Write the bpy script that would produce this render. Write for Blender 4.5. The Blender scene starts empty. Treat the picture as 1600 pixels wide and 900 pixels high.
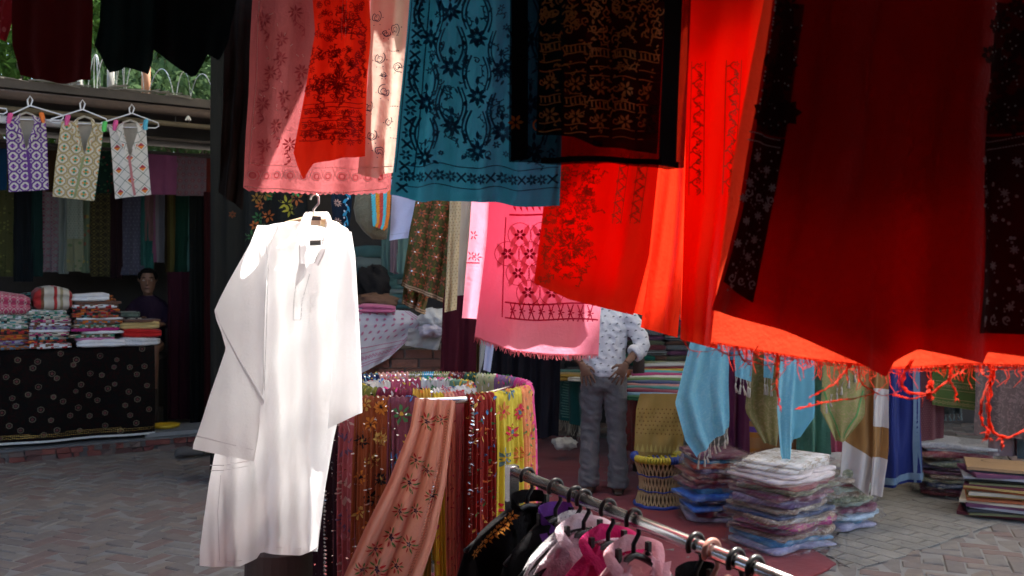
import bpy, bmesh, math, random
import numpy as np
from mathutils import Vector, Matrix

random.seed(7); RNG = np.random.default_rng(7)
S = bpy.context.scene
F, EYE = 1386.0, 1.6            # focal length in photo pixels, eye height

# ---------------------------------------------------------------- camera, sky, sun, exposure
cd = bpy.data.cameras.new('camera'); cam = bpy.data.objects.new('camera', cd)
S.collection.objects.link(cam); S.camera = cam
cam.location = (0, 0, EYE); cam.rotation_euler = (math.radians(90), 0, 0)
cd.sensor_width = 36; cd.lens = 36 * F / 1600; cd.clip_start = 0.02; cd.clip_end = 500
cd.dof.use_dof = True; cd.dof.focus_distance = 3.2; cd.dof.aperture_fstop = 5.6

SUN_EL, SUN_AZ = math.radians(60), math.radians(40)     # azimuth from +Y towards +X
W = bpy.data.worlds.new('World'); S.world = W; W.use_nodes = True
_n = W.node_tree.nodes; _bg = _n['Background']
_sky = _n.new('ShaderNodeTexSky'); _sky.sky_type = 'NISHITA'; _sky.sun_disc = False
_sky.sun_elevation = SUN_EL; _sky.sun_rotation = SUN_AZ; _sky.dust_density = 2.5
W.node_tree.links.new(_sky.outputs[0], _bg.inputs[0]); _bg.inputs[1].default_value = 0.14
sd = bpy.data.lights.new('sun', 'SUN'); sun = bpy.data.objects.new('sun', sd)
S.collection.objects.link(sun); sd.energy = 5.0; sd.angle = math.radians(0.8); sd.color = (1, .97, .92)
_dir = Vector((math.sin(SUN_AZ) * math.cos(SUN_EL), math.cos(SUN_AZ) * math.cos(SUN_EL), math.sin(SUN_EL)))
sun.location = _dir * 30; sun.rotation_euler = _dir.to_track_quat('Z', 'Y').to_euler()
S.view_settings.view_transform = 'Standard'; S.view_settings.look = 'None'
S.view_settings.exposure = 2.0; S.view_settings.use_white_balance = True; S.view_settings.white_balance_temperature = 6750; S.view_settings.gamma = 1; S.view_settings.use_curve_mapping = False
S.render.engine = 'CYCLES'
S.cycles.max_bounces = 7; S.cycles.diffuse_bounces = 4; S.cycles.glossy_bounces = 2; S.cycles.transparent_max_bounces = 14
S.cycles.sample_clamp_indirect = 6; S.cycles.use_denoising = True; S.cycles.use_adaptive_sampling = True; S.cycles.adaptive_threshold = .025

# ---------------------------------------------------------------- helpers
def at(px, py, D):
    px, py, D = np.broadcast_arrays(np.asarray(px, float), np.asarray(py, float), np.asarray(D, float))
    return np.stack([(px - 800) / F * D, D, EYE - (py - 450) / F * D], -1)
def gnd(px, py, z=0.0):                       # point of the plane at height z seen at a photo pixel
    D = F * (EYE - z) / (py - 450); return np.array([(px - 800) / F * D, D, z])

def tag(o, label, cat, group=None):
    o['label'] = label; o['category'] = cat
    if group: o['group'] = group
    return o
def link(o, parent=None):
    S.collection.objects.link(o)
    if parent is not None: o.parent = parent
    return o
def empty(name, loc=(0, 0, 0), rz=0):
    o = bpy.data.objects.new(name, None); o.location = loc; o.rotation_euler.z = rz; o.empty_display_size = .1
    return link(o)
def mesh(name, V, Fc, mat, parent=None, smooth=False, uv=None):
    me = bpy.data.meshes.new(name); me.from_pydata([tuple(map(float, v)) for v in V], [], [tuple(map(int, f)) for f in Fc])
    if smooth: me.polygons.foreach_set('use_smooth', [True] * len(me.polygons))
    if uv is not None:
        l = me.uv_layers.new(name='UVMap'); idx = np.empty(len(me.loops), int); me.loops.foreach_get('vertex_index', idx)
        l.data.foreach_set('uv', np.asarray(uv, float)[idx].ravel())
    me.materials.append(mat); me.update()
    return link(bpy.data.objects.new(name, me), parent)
def grid_faces(nu, nv, wrap=False, base=0):
    f = []
    for j in range(nv - 1):
        for i in range(nu if wrap else nu - 1):
            a = base + j * nu + i; b = base + j * nu + (i + 1) % nu
            f.append((a, b, b + nu, a + nu))
    return f
class MB:                                      # collects simple shapes into ONE mesh
    def __init__(s): s.V = []; s.F = []
    def add(s, V, Fc):
        b = len(s.V); s.V += [tuple(map(float, v)) for v in V]; s.F += [tuple(i + b for i in f) for f in Fc]; return s
    def box(s, c, h, rz=0, tilt=None):
        c = np.array(c, float); V = []
        cr, sr = math.cos(rz), math.sin(rz)
        for z in (-1, 1):
            for x, y in ((-1, -1), (1, -1), (1, 1), (-1, 1)):
                p = np.array([x * h[0], y * h[1], z * h[2]])
                V.append(c + np.array([p[0] * cr - p[1] * sr, p[0] * sr + p[1] * cr, p[2]]))
        return s.add(V, [(3, 2, 1, 0), (4, 5, 6, 7), (0, 1, 5, 4), (1, 2, 6, 5), (2, 3, 7, 6), (3, 0, 4, 7)])
    def slab(s, bottom, top):                  # two matching polygons joined
        n = len(bottom); return s.add(list(bottom) + list(top), [tuple(range(n))[::-1], tuple(range(n, 2 * n))] +
                                      [(i, (i + 1) % n, n + (i + 1) % n, n + i) for i in range(n)])
    def tube(s, P, r, n=8, cap=True, closed=False):
        P = np.array(P, float); m = len(P); r = np.broadcast_to(np.asarray(r, float), (m,))
        T = np.gradient(P, axis=0)
        if closed: T = np.roll(P, -1, 0) - np.roll(P, 1, 0)
        T /= np.linalg.norm(T, axis=1)[:, None] + 1e-12
        up = np.array([0, 0, 1.]) if abs(T[0][2]) < .9 else np.array([1., 0, 0])
        V = []; a = np.cross(T[0], up); a /= np.linalg.norm(a)
        for i in range(m):
            a = a - T[i] * a.dot(T[i]); a /= np.linalg.norm(a) + 1e-12; b = np.cross(T[i], a)
            for k in range(n):
                t = 2 * math.pi * k / n; V.append(P[i] + r[i] * (a * math.cos(t) + b * math.sin(t)))
        f = grid_faces(n, m, True)
        if closed: f += [((m - 1) * n + k, (m - 1) * n + (k + 1) % n, (k + 1) % n, k) for k in range(n)]
        elif cap: f += [tuple(range(n))[::-1], tuple(range((m - 1) * n, m * n))]
        return s.add(V, f)
    def loft(s, rows, n=16, cap=True):         # rows: (centre, axis-a vector, axis-b vector)
        V = []
        for c, a, b in rows:
            for k in range(n):
                t = 2 * math.pi * k / n
                V.append(np.array(c) + np.array(a) * math.cos(t) + np.array(b) * math.sin(t))
        f = grid_faces(n, len(rows), True)
        if cap: f += [tuple(range(n))[::-1], tuple(range((len(rows) - 1) * n, len(rows) * n))]
        return s.add(V, f)
    def ball(s, c, r, n=10, m=7):
        r = np.broadcast_to(np.asarray(r, float), (3,)); V = []
        for j in range(m):
            p = math.pi * (j + .02) / (m - 1 + .04)
            for k in range(n):
                t = 2 * math.pi * k / n
                V.append(np.array(c) + r * np.array([math.sin(p) * math.cos(t), math.sin(p) * math.sin(t), math.cos(p)]))
        return s.add(V, grid_faces(n, m, True) + [tuple(range(n)), tuple(range((m - 1) * n, m * n))[::-1]])
    def build(s, name, mat, parent=None, smooth=False, stuff=False):
        o = mesh(name, s.V, s.F, mat, parent, smooth)
        if stuff: o['kind'] = 'stuff'
        return o
def blend(name, mb, voxel, mat, parent=None, iters=4, uvscale=None):   # one continuous skin over overlapping lofts
    o = mb.build(name, mat); o.data.update()
    bm = bmesh.new(); bm.from_mesh(o.data); bmesh.ops.recalc_face_normals(bm, faces=bm.faces); bm.to_mesh(o.data); bm.free()
    m = o.modifiers.new('r', 'REMESH'); m.mode = 'VOXEL'; m.voxel_size = voxel; m.use_smooth_shade = True
    k = o.modifiers.new('s', 'SMOOTH'); k.iterations = iters; k.factor = .5
    dg = bpy.context.evaluated_depsgraph_get(); me = bpy.data.meshes.new_from_object(o.evaluated_get(dg))
    o.modifiers.clear(); old = o.data; o.data = me; bpy.data.meshes.remove(old); me.name = name
    if not me.materials: me.materials.append(mat)
    me.polygons.foreach_set('use_smooth', [True] * len(me.polygons))
    if parent is not None: o.parent = parent
    return o

# ---------------------------------------------------------------- materials
class NT:
    def __init__(s, name):
        s.mat = bpy.data.materials.new(name); s.mat.use_nodes = True; s.t = s.mat.node_tree; s.t.nodes.clear()
        s.out = s.n('ShaderNodeOutputMaterial')
    def n(s, kind, **kw):
        nd = s.t.nodes.new(kind)
        for k, v in kw.items():
            if k.startswith('_'): setattr(nd, k[1:], v)
            else: s.put(nd.inputs[int(k[1:])] if k[0] == 'i' and k[1:].isdigit() else nd.inputs[k.replace('__', ' ')], v)
        return nd
    def put(s, sock, v):
        if isinstance(v, bpy.types.NodeSocket): s.t.links.new(v, sock)
        else:
            if sock.type == 'RGBA' and len(v) == 3: v = (*v, 1)
            sock.default_value = v
    def m(s, op, a, b=0.0, c=0.0):
        nd = s.n('ShaderNodeMath', _operation=op); s.put(nd.inputs[0], a); s.put(nd.inputs[1], b); s.put(nd.inputs[2], c); return nd.outputs[0]
    def mix(s, f, a, b):
        nd = s.n('ShaderNodeMix', _data_type='RGBA'); s.put(nd.inputs[0], f); s.put(nd.inputs[6], a); s.put(nd.inputs[7], b); return nd.outputs[2]
    def lt(s, a, b): return s.m('LESS_THAN', a, b)
    def mul(s, a, b): return s.m('MULTIPLY', a, b)
    def add(s, a, b): return s.m('ADD', a, b)
    def sub(s, a, b): return s.m('SUBTRACT', a, b)
    def ab(s, a): return s.m('ABSOLUTE', a)
    def ramp(s, fac, cols):
        r = s.n('ShaderNodeValToRGB', i0=fac); e = r.color_ramp; e.interpolation = 'CONSTANT'
        while len(e.elements) < len(cols): e.elements.new(.5)
        for i, c in enumerate(cols): e.elements[i].position = i / len(cols); e.elements[i].color = (*c, 1)
        return r.outputs[0]
_mc = {}
def pattern(t, kind, base, cols, sc):
    """colour socket of a woven or printed pattern laid out in cloth metres"""
    uv = t.n('ShaderNodeUVMap').outputs[0]; sp = t.n('ShaderNodeSeparateXYZ', i0=uv); U, V = sp.outputs[0], sp.outputs[1]
    if kind == 'uvstripe' or kind == 'vstripe':
        x = t.m('FLOOR', t.mul(U if kind == 'uvstripe' else V, sc)); w = t.n('ShaderNodeTexWhiteNoise', _noise_dimensions='1D', W=x)
        return t.ramp(w.outputs[0], [base, *cols])
    if kind == 'mini':
        x = t.m('FLOOR', t.mul(U, sc)); y = t.m('FLOOR', t.mul(V, sc * 1.7))
        v = t.n('ShaderNodeCombineXYZ', i0=x, i1=y); w = t.n('ShaderNodeTexWhiteNoise', _noise_dimensions='2D', Vector=v.outputs[0])
        return t.ramp(w.outputs[0], [base, *cols])
    if kind == 'brocade':
        w = t.n('ShaderNodeTexNoise', Vector=uv, Scale=sc, Detail=3.0, Distortion=2.5)
        return t.mix(t.m('GREATER_THAN', w.outputs[0], .54), base, cols[0])
    if kind == 'blot':
        w = t.n('ShaderNodeTexVoronoi', Vector=uv, Scale=sc, Randomness=.8)
        return t.mix(t.lt(w.outputs['Distance'], .36), base, t.ramp(t.n('ShaderNodeSeparateColor', i0=w.outputs['Color']).outputs[0], cols))
    a, b = t.mul(U, sc), t.mul(V, sc)
    row = t.m('FLOOR', b)
    if kind in ('dots', 'flower'): a = t.add(a, t.mul(t.m('MODULO', row, 2.0), .5))
    lx = t.sub(t.m('FRACT', a), .5); ly = t.sub(t.m('FRACT', b), .5); ax, ay = t.ab(lx), t.ab(ly); d1 = t.add(ax, ay)
    r = t.m('SQRT', t.add(t.mul(lx, lx), t.mul(ly, ly)))
    if kind == 'dots': return t.mix(t.lt(r, .2), base, cols[0])
    if kind == 'flower':
        th = t.m('ARCTAN2', ly, lx); R = t.add(.22, t.mul(.16, t.m('COSINE', t.mul(th, 6.0))))
        c = t.mix(t.lt(r, R), base, cols[0]); return t.mix(t.lt(r, .09), c, cols[-1])
    if kind == 'check':
        return t.mix(t.lt(t.mul(lx, ly), 0.0), base, cols[0])
    if kind == 'lattice':
        c = t.mix(t.lt(t.ab(t.sub(d1, .5)), .05), base, cols[0]); return t.mix(t.lt(d1, .2), c, cols[-1])
    if kind == 'quilt':                          # medallions with four little squares, stars between
        oct_ = t.m('MAXIMUM', t.m('MAXIMUM', ax, ay), t.mul(d1, .74))
        c = t.mix(t.lt(oct_, .43), cols[2], (.06, .05, .06)); c = t.mix(t.lt(oct_, .4), c, cols[0])
        cor = t.sub(1.0, d1); c = t.mix(t.lt(cor, .24), c, cols[0]); c = t.mix(t.lt(cor, .13), c, cols[2])
        c = t.mix(t.lt(d1, .27), c, t.mix(t.m('GREATER_THAN', t.mul(t.add(lx, ly), t.sub(lx, ly)), 0.0), cols[1], cols[3]))
        return c
    if kind == 'harlequin':
        c = t.mix(t.lt(t.ab(t.sub(d1, .5)), .035), base, cols[0])
        cid = t.m('MODULO', t.add(t.m('FLOOR', a), row), 2.0)
        dia = t.mix(t.m('GREATER_THAN', ly, 0.0), cols[1], cols[2])
        return t.mix(t.mul(t.lt(d1, .3), t.lt(cid, .5)), c, dia)
    return t.mix(0.0, base, base)
def fabric(name, base, trans=.25, tr=None, rough=.85, pat=None, cols=(), sc=20., bump=.25, wr=9., sheen=.15, spec=.2, mott=.12):
    if name in _mc: return _mc[name]
    t = NT(name); base = tuple(base)
    if max(base) < .09: sheen, spec = 0., .08
    tc = t.n('ShaderNodeTexCoord').outputs['Object']
    col = pattern(t, pat, base, cols, sc) if pat else None
    nz = t.n('ShaderNodeTexNoise', Vector=tc, Scale=wr, Detail=5.0, Roughness=.6)
    fac = t.add(1 - mott, t.mul(2 * mott, nz.outputs[0]))
    if col is None: c0 = t.n('ShaderNodeRGB'); c0.outputs[0].default_value = (*base, 1); col = c0.outputs[0]
    sv = t.n('ShaderNodeHueSaturation', Value=fac, Color=col).outputs[0]
    fine = t.n('ShaderNodeTexNoise', Vector=tc, Scale=140., Detail=2.0)
    h = t.add(nz.outputs[0], t.mul(.12, fine.outputs[0]))
    bp = t.n('ShaderNodeBump', Strength=bump, Distance=.03, Height=h).outputs[0]
    p = t.n('ShaderNodeBsdfPrincipled', Base__Color=sv, Roughness=rough, Normal=bp)
    p.inputs['Specular IOR Level'].default_value = spec; p.inputs['Sheen Weight'].default_value = sheen
    sh = p.outputs[0]
    if trans > 0:
        tl = t.n('ShaderNodeBsdfTranslucent', Color=(tr if tr else sv), Normal=bp)
        if tr and pat: t.put(tl.inputs[0], t.mix(.5, sv, tr))
        sh = t.n('ShaderNodeMixShader', i0=trans, i1=p.outputs[0], i2=tl.outputs[0]).outputs[0]
    t.t.links.new(sh, t.out.inputs[0]); _mc[name] = t.mat
    return t.mat
def solid(name, base, rough=.7, metal=0., mott=.2, sc=8., bump=.15, c2=None, spec=.4):
    if name in _mc: return _mc[name]
    t = NT(name); tc = t.n('ShaderNodeTexCoord').outputs['Object']
    nz = t.n('ShaderNodeTexNoise', Vector=tc, Scale=sc, Detail=6.0, Roughness=.65)
    c = t.mix(nz.outputs[0], tuple(x * (1 - mott) for x in base), c2 or tuple(min(1, x * (1 + mott)) for x in base))
    bp = t.n('ShaderNodeBump', Strength=bump, Distance=.02, Height=nz.outputs[0]).outputs[0]
    p = t.n('ShaderNodeBsdfPrincipled', Base__Color=c, Roughness=rough, Metallic=metal, Normal=bp); p.inputs['Specular IOR Level'].default_value = spec
    t.t.links.new(p.outputs[0], t.out.inputs[0]); _mc[name] = t.mat
    return t.mat
def film():
    if 'plastic film' in _mc: return _mc['plastic film']
    t = NT('plastic film'); tc = t.n('ShaderNodeTexCoord').outputs['Object']
    mp = t.n('ShaderNodeMapping', Vector=tc, Scale=(1, 1, 2.2))
    nz = t.n('ShaderNodeTexNoise', Vector=mp.outputs[0], Scale=16., Detail=5.0, Distortion=1.2)
    bp = t.n('ShaderNodeBump', Strength=.5, Distance=.03, Height=nz.outputs[0]).outputs[0]
    g = t.n('ShaderNodeBsdfGlossy', Color=(1, 1, 1), Roughness=.09, Normal=bp)
    gd = g
    lw = t.n('ShaderNodeLayerWeight', Blend=.32, Normal=bp)
    mr = t.m('MULTIPLY_ADD', t.m('POWER', lw.outputs[1], 2.3), .5, .05)
    x = t.n('ShaderNodeMixShader', i0=mr, i1=t.n('ShaderNodeBsdfTransparent').outputs[0], i2=gd.outputs[0])
    t.t.links.new(x.outputs[0], t.out.inputs[0]); _mc['plastic film'] = t.mat
    return t.mat
def leafmat(name, c, c2):
    if name in _mc: return _mc[name]
    t = NT(name); tc = t.n('ShaderNodeTexCoord').outputs['Object']
    nz = t.n('ShaderNodeTexNoise', Vector=tc, Scale=1.6, Detail=3.0)
    col = t.mix(nz.outputs[0], c, c2)
    p = t.n('ShaderNodeBsdfPrincipled', Base__Color=col, Roughness=.95); p.inputs['Specular IOR Level'].default_value = .05
    tl = t.n('ShaderNodeBsdfTranslucent', Color=col)
    x = t.n('ShaderNodeMixShader', i0=.15, i1=p.outputs[0], i2=tl.outputs[0])
    t.t.links.new(x.outputs[0], t.out.inputs[0]); _mc[name] = t.mat; return t.mat

# ---------------------------------------------------------------- cloth surfaces
def poly1(P, v):
    P = np.array(P, float)
    if len(P) == 1: P = np.vstack([P, P])
    d = np.r_[0, np.cumsum(np.linalg.norm(np.diff(P, axis=0), axis=1))]; d /= d[-1]
    return np.interp(v, d, P[:, 0]), np.interp(v, d, P[:, 1])
class Sheet:
    """hanging cloth: left and right edges in photo pixels at a real depth, with folds in depth"""
    def __init__(s, L, R, D, amp=.015, freq=3, seed=0, hem=None, proj=None, t0=.35, billow=.02, top=None, tilt=0.0, sharp=False):
        s.L, s.R, s.D, s.amp, s.freq, s.hem, s.proj, s.t0, s.billow, s.tilt, s.sharp = L, R, D, amp, freq, hem, proj, t0, billow, tilt, sharp
        r = np.random.default_rng(seed); s.ph = r.random(8) * 6.283
        a, b, c, d = s(0, .5), s(1, .5), s(.5, 0), s(.5, 1)
        s.W = float(np.linalg.norm(b - a)); s.H = float(np.linalg.norm(d - c)); s.N = None
    def pix(s, u, v):
        lx, ly = poly1(s.L, v); rx, ry = poly1(s.R, v)
        px = lx + (rx - lx) * u; py = ly + (ry - ly) * u
        if s.hem is not None: py = py + s.hem(u) * np.clip(v, 0, 1) ** 6
        return px, py
    def inv(s, X, Y):                           # cloth coordinates of a photo pixel
        u = np.full(len(X), .5); v = np.full(len(X), .5); e = 1e-3
        for _ in range(14):
            a, b = s.pix(u, v); a1, b1 = s.pix(u + e, v); a2, b2 = s.pix(u, v + e)
            J = ((a1 - a) / e, (a2 - a) / e, (b1 - b) / e, (b2 - b) / e); det = J[0] * J[3] - J[1] * J[2]; det = np.where(np.abs(det) < 1e-3, 1e-3, det)
            dx, dy = X - a, Y - b; du = (J[3] * dx - J[1] * dy) / det; dv = (J[0] * dy - J[2] * dx) / det
            u = np.clip(u + np.clip(du, -.3, .3), -.2, 1.2); v = np.clip(v + np.clip(dv, -.3, .3), -.1, 1.1)
        return u, v
    def __call__(s, u, v):
        u, v = np.broadcast_arrays(np.asarray(u, float), np.asarray(v, float)); px, py = s.pix(u, v)
        if s.proj is not None: P = s.proj(px, py)
        else:
            D = s.D if np.isscalar(s.D) else s.D[0] + (s.D[1] - s.D[0]) * u
            P = at(px, py, D)
        p = s.ph; k = s.t0 + (1 - s.t0) * v
        w = np.sin(6.283 * s.freq * u + p[0] + .8 * np.sin(3 * v + p[1])) * .65 + .35 * np.sin(6.283 * s.freq * 1.73 * u + p[2] + v * 1.5)
        if s.sharp: w = np.sign(w) * np.abs(w) ** .6
        dsp = s.amp * w * k + s.billow * np.sin(2.2 * u + 3.0 * v + p[3]) * v + s.tilt * v + s.amp * .25 * np.sin(17 * v + 9 * u + p[4]) * k
        P = P.copy(); P[..., 1] += dsp
        return P
def sheet_obj(name, sh, mat, nu=40, nv=40, parent=None, v0=0., v1=1., keep=None):
    u, v = np.meshgrid(np.linspace(0, 1, nu), np.linspace(v0, v1, nv)); P = sh(u, v).reshape(-1, 3)
    f = grid_faces(nu, nv)
    if keep is not None:
        cu = u.ravel(); cv = v.ravel(); f = [q for q in f if keep(cu[list(q)].mean(), cv[list(q)].mean())]
    return mesh(name, P, f, mat, parent, True, np.stack([u.ravel() * sh.W, (1 - v.ravel()) * sh.H], -1))
def hang(name, label, cat, L, R, D, mat, nu=40, nv=40, group=None, **kw):
    sh = Sheet(L, R, D, **kw); o = sheet_obj(name, sh, mat, nu, nv); tag(o, label, cat, group); return o, sh
class Emb:
    """stitched work raised a little above a cloth surface; coordinates in cloth metres"""
    def __init__(s, sh, off=.003, px=False): s.sh = sh; s.off = off; s.px = px; s.V = []; s.F = []; s.k = 0
    def _add(s, pts, faces):
        s.k += 1; b = len(s.V); s.V += list(pts); s.F += [tuple(i + b for i in f) for f in faces]
    def line(s, P, w, closed=False):
        P = np.array(P, float)
        if closed: P = np.vstack([P, P[:1]])
        T = np.gradient(P, axis=0); T /= np.linalg.norm(T, axis=1)[:, None] + 1e-9; N = np.stack([-T[:, 1], T[:, 0]], 1)
        n = len(P); s._add(np.vstack([P - N * w / 2, P + N * w / 2]), [(i, i + 1, n + i + 1, n + i) for i in range(n - 1)])
    def poly(s, P): s._add(P, [tuple(range(len(P)))])
    def disc(s, x, y, r, n=6): s.poly([(x + r * math.cos(6.283 * k / n), y + r * math.sin(6.283 * k / n)) for k in range(n)])
    def ring(s, x, y, r, w, n=14, wob=0.):
        s.line([(x + r * (1 + wob * math.sin(3 * k)) * math.cos(6.283 * k / n), y + r * math.sin(6.283 * k / n)) for k in range(n)], w, True)
    def leaf(s, x, y, l, w, a):
        c, d = math.cos(a), math.sin(a)
        s.poly([(x + c * l * t - d * w * q, y + d * l * t + c * w * q) for t, q in ((0, 0), (.3, .42), (.65, .42), (1, 0), (.65, -.42), (.3, -.42))])
    def flower(s, x, y, r, n, w, r0=.15, a0=0.):
        for k in range(n): a = a0 + 6.283 * k / n; s.leaf(x + r * r0 * math.cos(a), y + r * r0 * math.sin(a), r * (1 - r0), w, a)
    def vine(s, x0, y0, x1, y1, amp, waves, w, leaf=0., n=40):
        t = np.linspace(0, 1, n); L = math.hypot(x1 - x0, y1 - y0); dx, dy = (x1 - x0) / L, (y1 - y0) / L
        o = amp * np.sin(6.283 * waves * t); P = np.stack([x0 + (x1 - x0) * t - dy * o, y0 + (y1 - y0) * t + dx * o], 1); s.line(P, w)
        if leaf:
            for i in range(2, n - 2, max(1, int(n / (waves * 4)))):
                s.leaf(P[i][0], P[i][1], leaf, leaf * .45, math.atan2(dy, dx) + (1.1 if (i // 2) % 2 else -1.1))
    def paisley(s, x, y, r, w, a=0., m=1):
        P = []
        for t in np.linspace(0, 6.283, 22):
            q = r * (1 - .55 * math.sin(t / 2) ** 8); px_, py_ = m * q * math.sin(t) * .62, -q * math.cos(t) + (.7 * r * math.exp(-((t - 6.0) / .5) ** 2))
            P.append((x + px_ * math.cos(a) - py_ * math.sin(a), y + px_ * math.sin(a) + py_ * math.cos(a)))
        s.line(P, w)
    def build(s, name, mat, parent, sub=True):
        if not s.V: return None
        A = np.array(s.V); u, v = s.sh.inv(A[:, 0], A[:, 1]) if s.px else (A[:, 0] / s.sh.W, A[:, 1] / s.sh.H); ok = (u > -.01) & (u < 1.01) & (v > -.01) & (v < 1.01)
        P = s.sh(u, v); e = .004
        du = s.sh(u + e, v) - s.sh(u - e, v); dv = s.sh(u, v + e) - s.sh(u, v - e); N = np.cross(du, dv)
        N /= np.linalg.norm(N, axis=1)[:, None] + 1e-12
        toc = np.array([0, 0, EYE]) - P; N *= np.sign((N * toc).sum(1))[:, None]
        P = P + N * s.off
        fs = [f for f in s.F if all(ok[list(f)])]
        used = sorted({i for f in fs for i in f}); mp = {i: k for k, i in enumerate(used)}
        o = mesh(name, P[used], [tuple(mp[i] for i in f) for f in fs], mat, parent)
        if s.k > 3: o['kind'] = 'stuff'
        return o
def ext(P, D, ztop=2.57):                       # carry an edge up to the awning frame
    y = 450 - (ztop - EYE) * F / D; (x0, y0), (x1, y1) = P[0], P[1]
    k = (x0 - x1) / max(1, (y1 - y0)); return [(x0 + k * (y0 - y), y)] + list(P)
def folded(name, label, cat, c, w, d, h, rz, mat, seed=0, lobes=2, group=None, parent=None, sag=.1):
    """a cloth folded flat: rounded folds to the front, wavering edges"""
    r = np.random.default_rng(seed); prof = []
    for k in range(9):                          # front with the folds
        z = k / 8; prof.append((-.5 * d - .09 * h * 3 * abs(math.sin(math.pi * lobes * z)) ** .6 + .02 * d, z * h))
    for y in (-.25, .1, .4): prof.append((y * d, h * (1 + .06 * r.normal())))
    for z in (.9, .5, .1): prof.append((.5 * d, z * h))
    for y in (.3, -.2): prof.append((y * d, 0))
    m, n = 9, len(prof); V = []; UV = []; ph = r.random(4) * 6.28
    cr, sr = math.cos(rz), math.sin(rz)
    for i in range(m):
        x = (i / (m - 1) - .5) * w; e = .82 if i in (0, m - 1) else 1.
        wob = .05 * d * math.sin(2.5 * i / m * 3 + ph[0]) + .012 * r.normal(); zz = h * sag * math.sin(4 * i / m + ph[1])
        ed = (abs(i / (m - 1) - .5) * 2) ** 3
        for k, (y, z) in enumerate(prof):
            z2 = .5 * h + (z - .5 * h) * (e - .12 * ed) + zz * (z / h) - .02 * h * ed
            y2 = y * (1 - .04 * ed) + wob
            V.append((c[0] + x * cr - y2 * sr, c[1] + x * sr + y2 * cr, c[2] + max(z2, 0) + .001))
            UV.append((x, (y + z)))
    f = grid_faces(n, m, True) + [tuple(range(n))[::-1], tuple(range((m - 1) * n, m * n))]
    o = mesh(name, V, f, mat, parent, True, UV)
    if label: tag(o, label, cat, group)
    return o
ORD = ['top', 'second', 'third', 'fourth', 'fifth', 'sixth', 'seventh', 'eighth', 'ninth', 'tenth', 'eleventh', 'twelfth', 'thirteenth', 'fourteenth', 'fifteenth', 'sixteenth', 'seventeenth', 'eighteenth']
def ordl(i): return 'topmost' if i == 0 else ORD[i] + ' from the top'
# ================================================================ SETTING
def struct(o): o['kind'] = 'structure'; return o
dirt = solid('ground dirt', (.25, .235, .215), .95, sc=5, mott=.3, bump=.3)
struct(MB().slab([(-70, -40, -.3), (70, -40, -.3), (70, 140, -.3), (-70, 140, -.3)], [(-70, -40, -.005), (70, -40, -.005), (70, 140, -.005), (-70, 140, -.005)]).build('ground', dirt))

# herringbone paving, each nearby brick its own piece
pav = empty('pavement'); struct(pav)
bmats = [solid('paving brick %d' % i, c, .9, sc=14, mott=.25, bump=.4) for i, c in enumerate([(.20, .163, .142), (.18, .152, .136), (.225, .185, .158), (.2, .14, .122), (.215, .192, .172)])]
BW, ANG = .115, math.radians(31 + 45 - 8)
ca, sa = math.cos(ANG), math.sin(ANG); bricks = []
for i in range(-95, 96):
    for j in range(-95, 96):
        d = (i - j) % 4
        if d == 0: cx, cy, hx, hy = i + 1, j + .5, 1, .5
        elif d == 3: cx, cy, hx, hy = i + .5, j + 1, .5, 1
        else: continue
        x = (cx * ca - cy * sa) * BW; y = (cx * sa + cy * ca) * BW + 6.0
        if not (-7 < x < 7 and .5 < y < 10.5): continue
        px, py = 800 + F * x / y, 450 + F * EYE / y
        vis = 0 < py < 905 and ((-5 < px < 345 and py > 695) or (1285 < px < 1605 and py > 735))
        bricks.append((0 if vis else 1, -1 / y, x, y, hx * BW, hy * BW, vis))
bricks.sort(key=lambda b: (b[0], b[1]))
bricks_vis = [b for b in bricks if b[6]]
pick = set(id(b) for b in sorted(bricks_vis, key=lambda b: b[3])[:298])
_bm = {}
def brick_verts(x, y, hx, hy, r, loc=True):
    g = .0045; z = r.uniform(-.004, .003); tl = r.normal() * .0045; t2 = r.normal() * .0045; hx -= g; hy -= g; e = .006; V = []
    for zz, q in ((-.06, 0), (z - .006, 0), (z, e)):
        for sx, sy in ((-1, -1), (1, -1), (1, 1), (-1, 1)):
            lx, ly = sx * (hx - q), sy * (hy - q)
            V.append((x + lx * ca - ly * sa, y + lx * sa + ly * ca, zz + (sx * tl + sy * t2 if zz > -.05 else 0)))
    return V, [(8, 9, 10, 11)] + [(k + i, k + (i + 1) % 4, k + 4 + (i + 1) % 4, k + 4 + i) for k in (0, 4) for i in range(4)]
rest = [MB() for _ in bmats]
for b in bricks:
    k = int(RNG.integers(len(bmats))); _, _, x, y, hx, hy, vis = b
    if id(b) in pick:
        key = (hx > hy, k, int(RNG.integers(3)))
        if key not in _bm:
            V, f = brick_verts(0, 0, hx, hy, RNG); o = mesh('brick', V, f, bmats[k], pav); _bm[key] = o.data
        else: o = link(bpy.data.objects.new('brick', _bm[key]), pav)
        o.location = (x, y, 0)
    else: rest[k].add(*brick_verts(x, y, hx, hy, RNG))
for k, mb in enumerate(rest):
    o = mb.build('paving_bricks', bmats[k], pav); o['kind'] = 'stuff'

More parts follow.
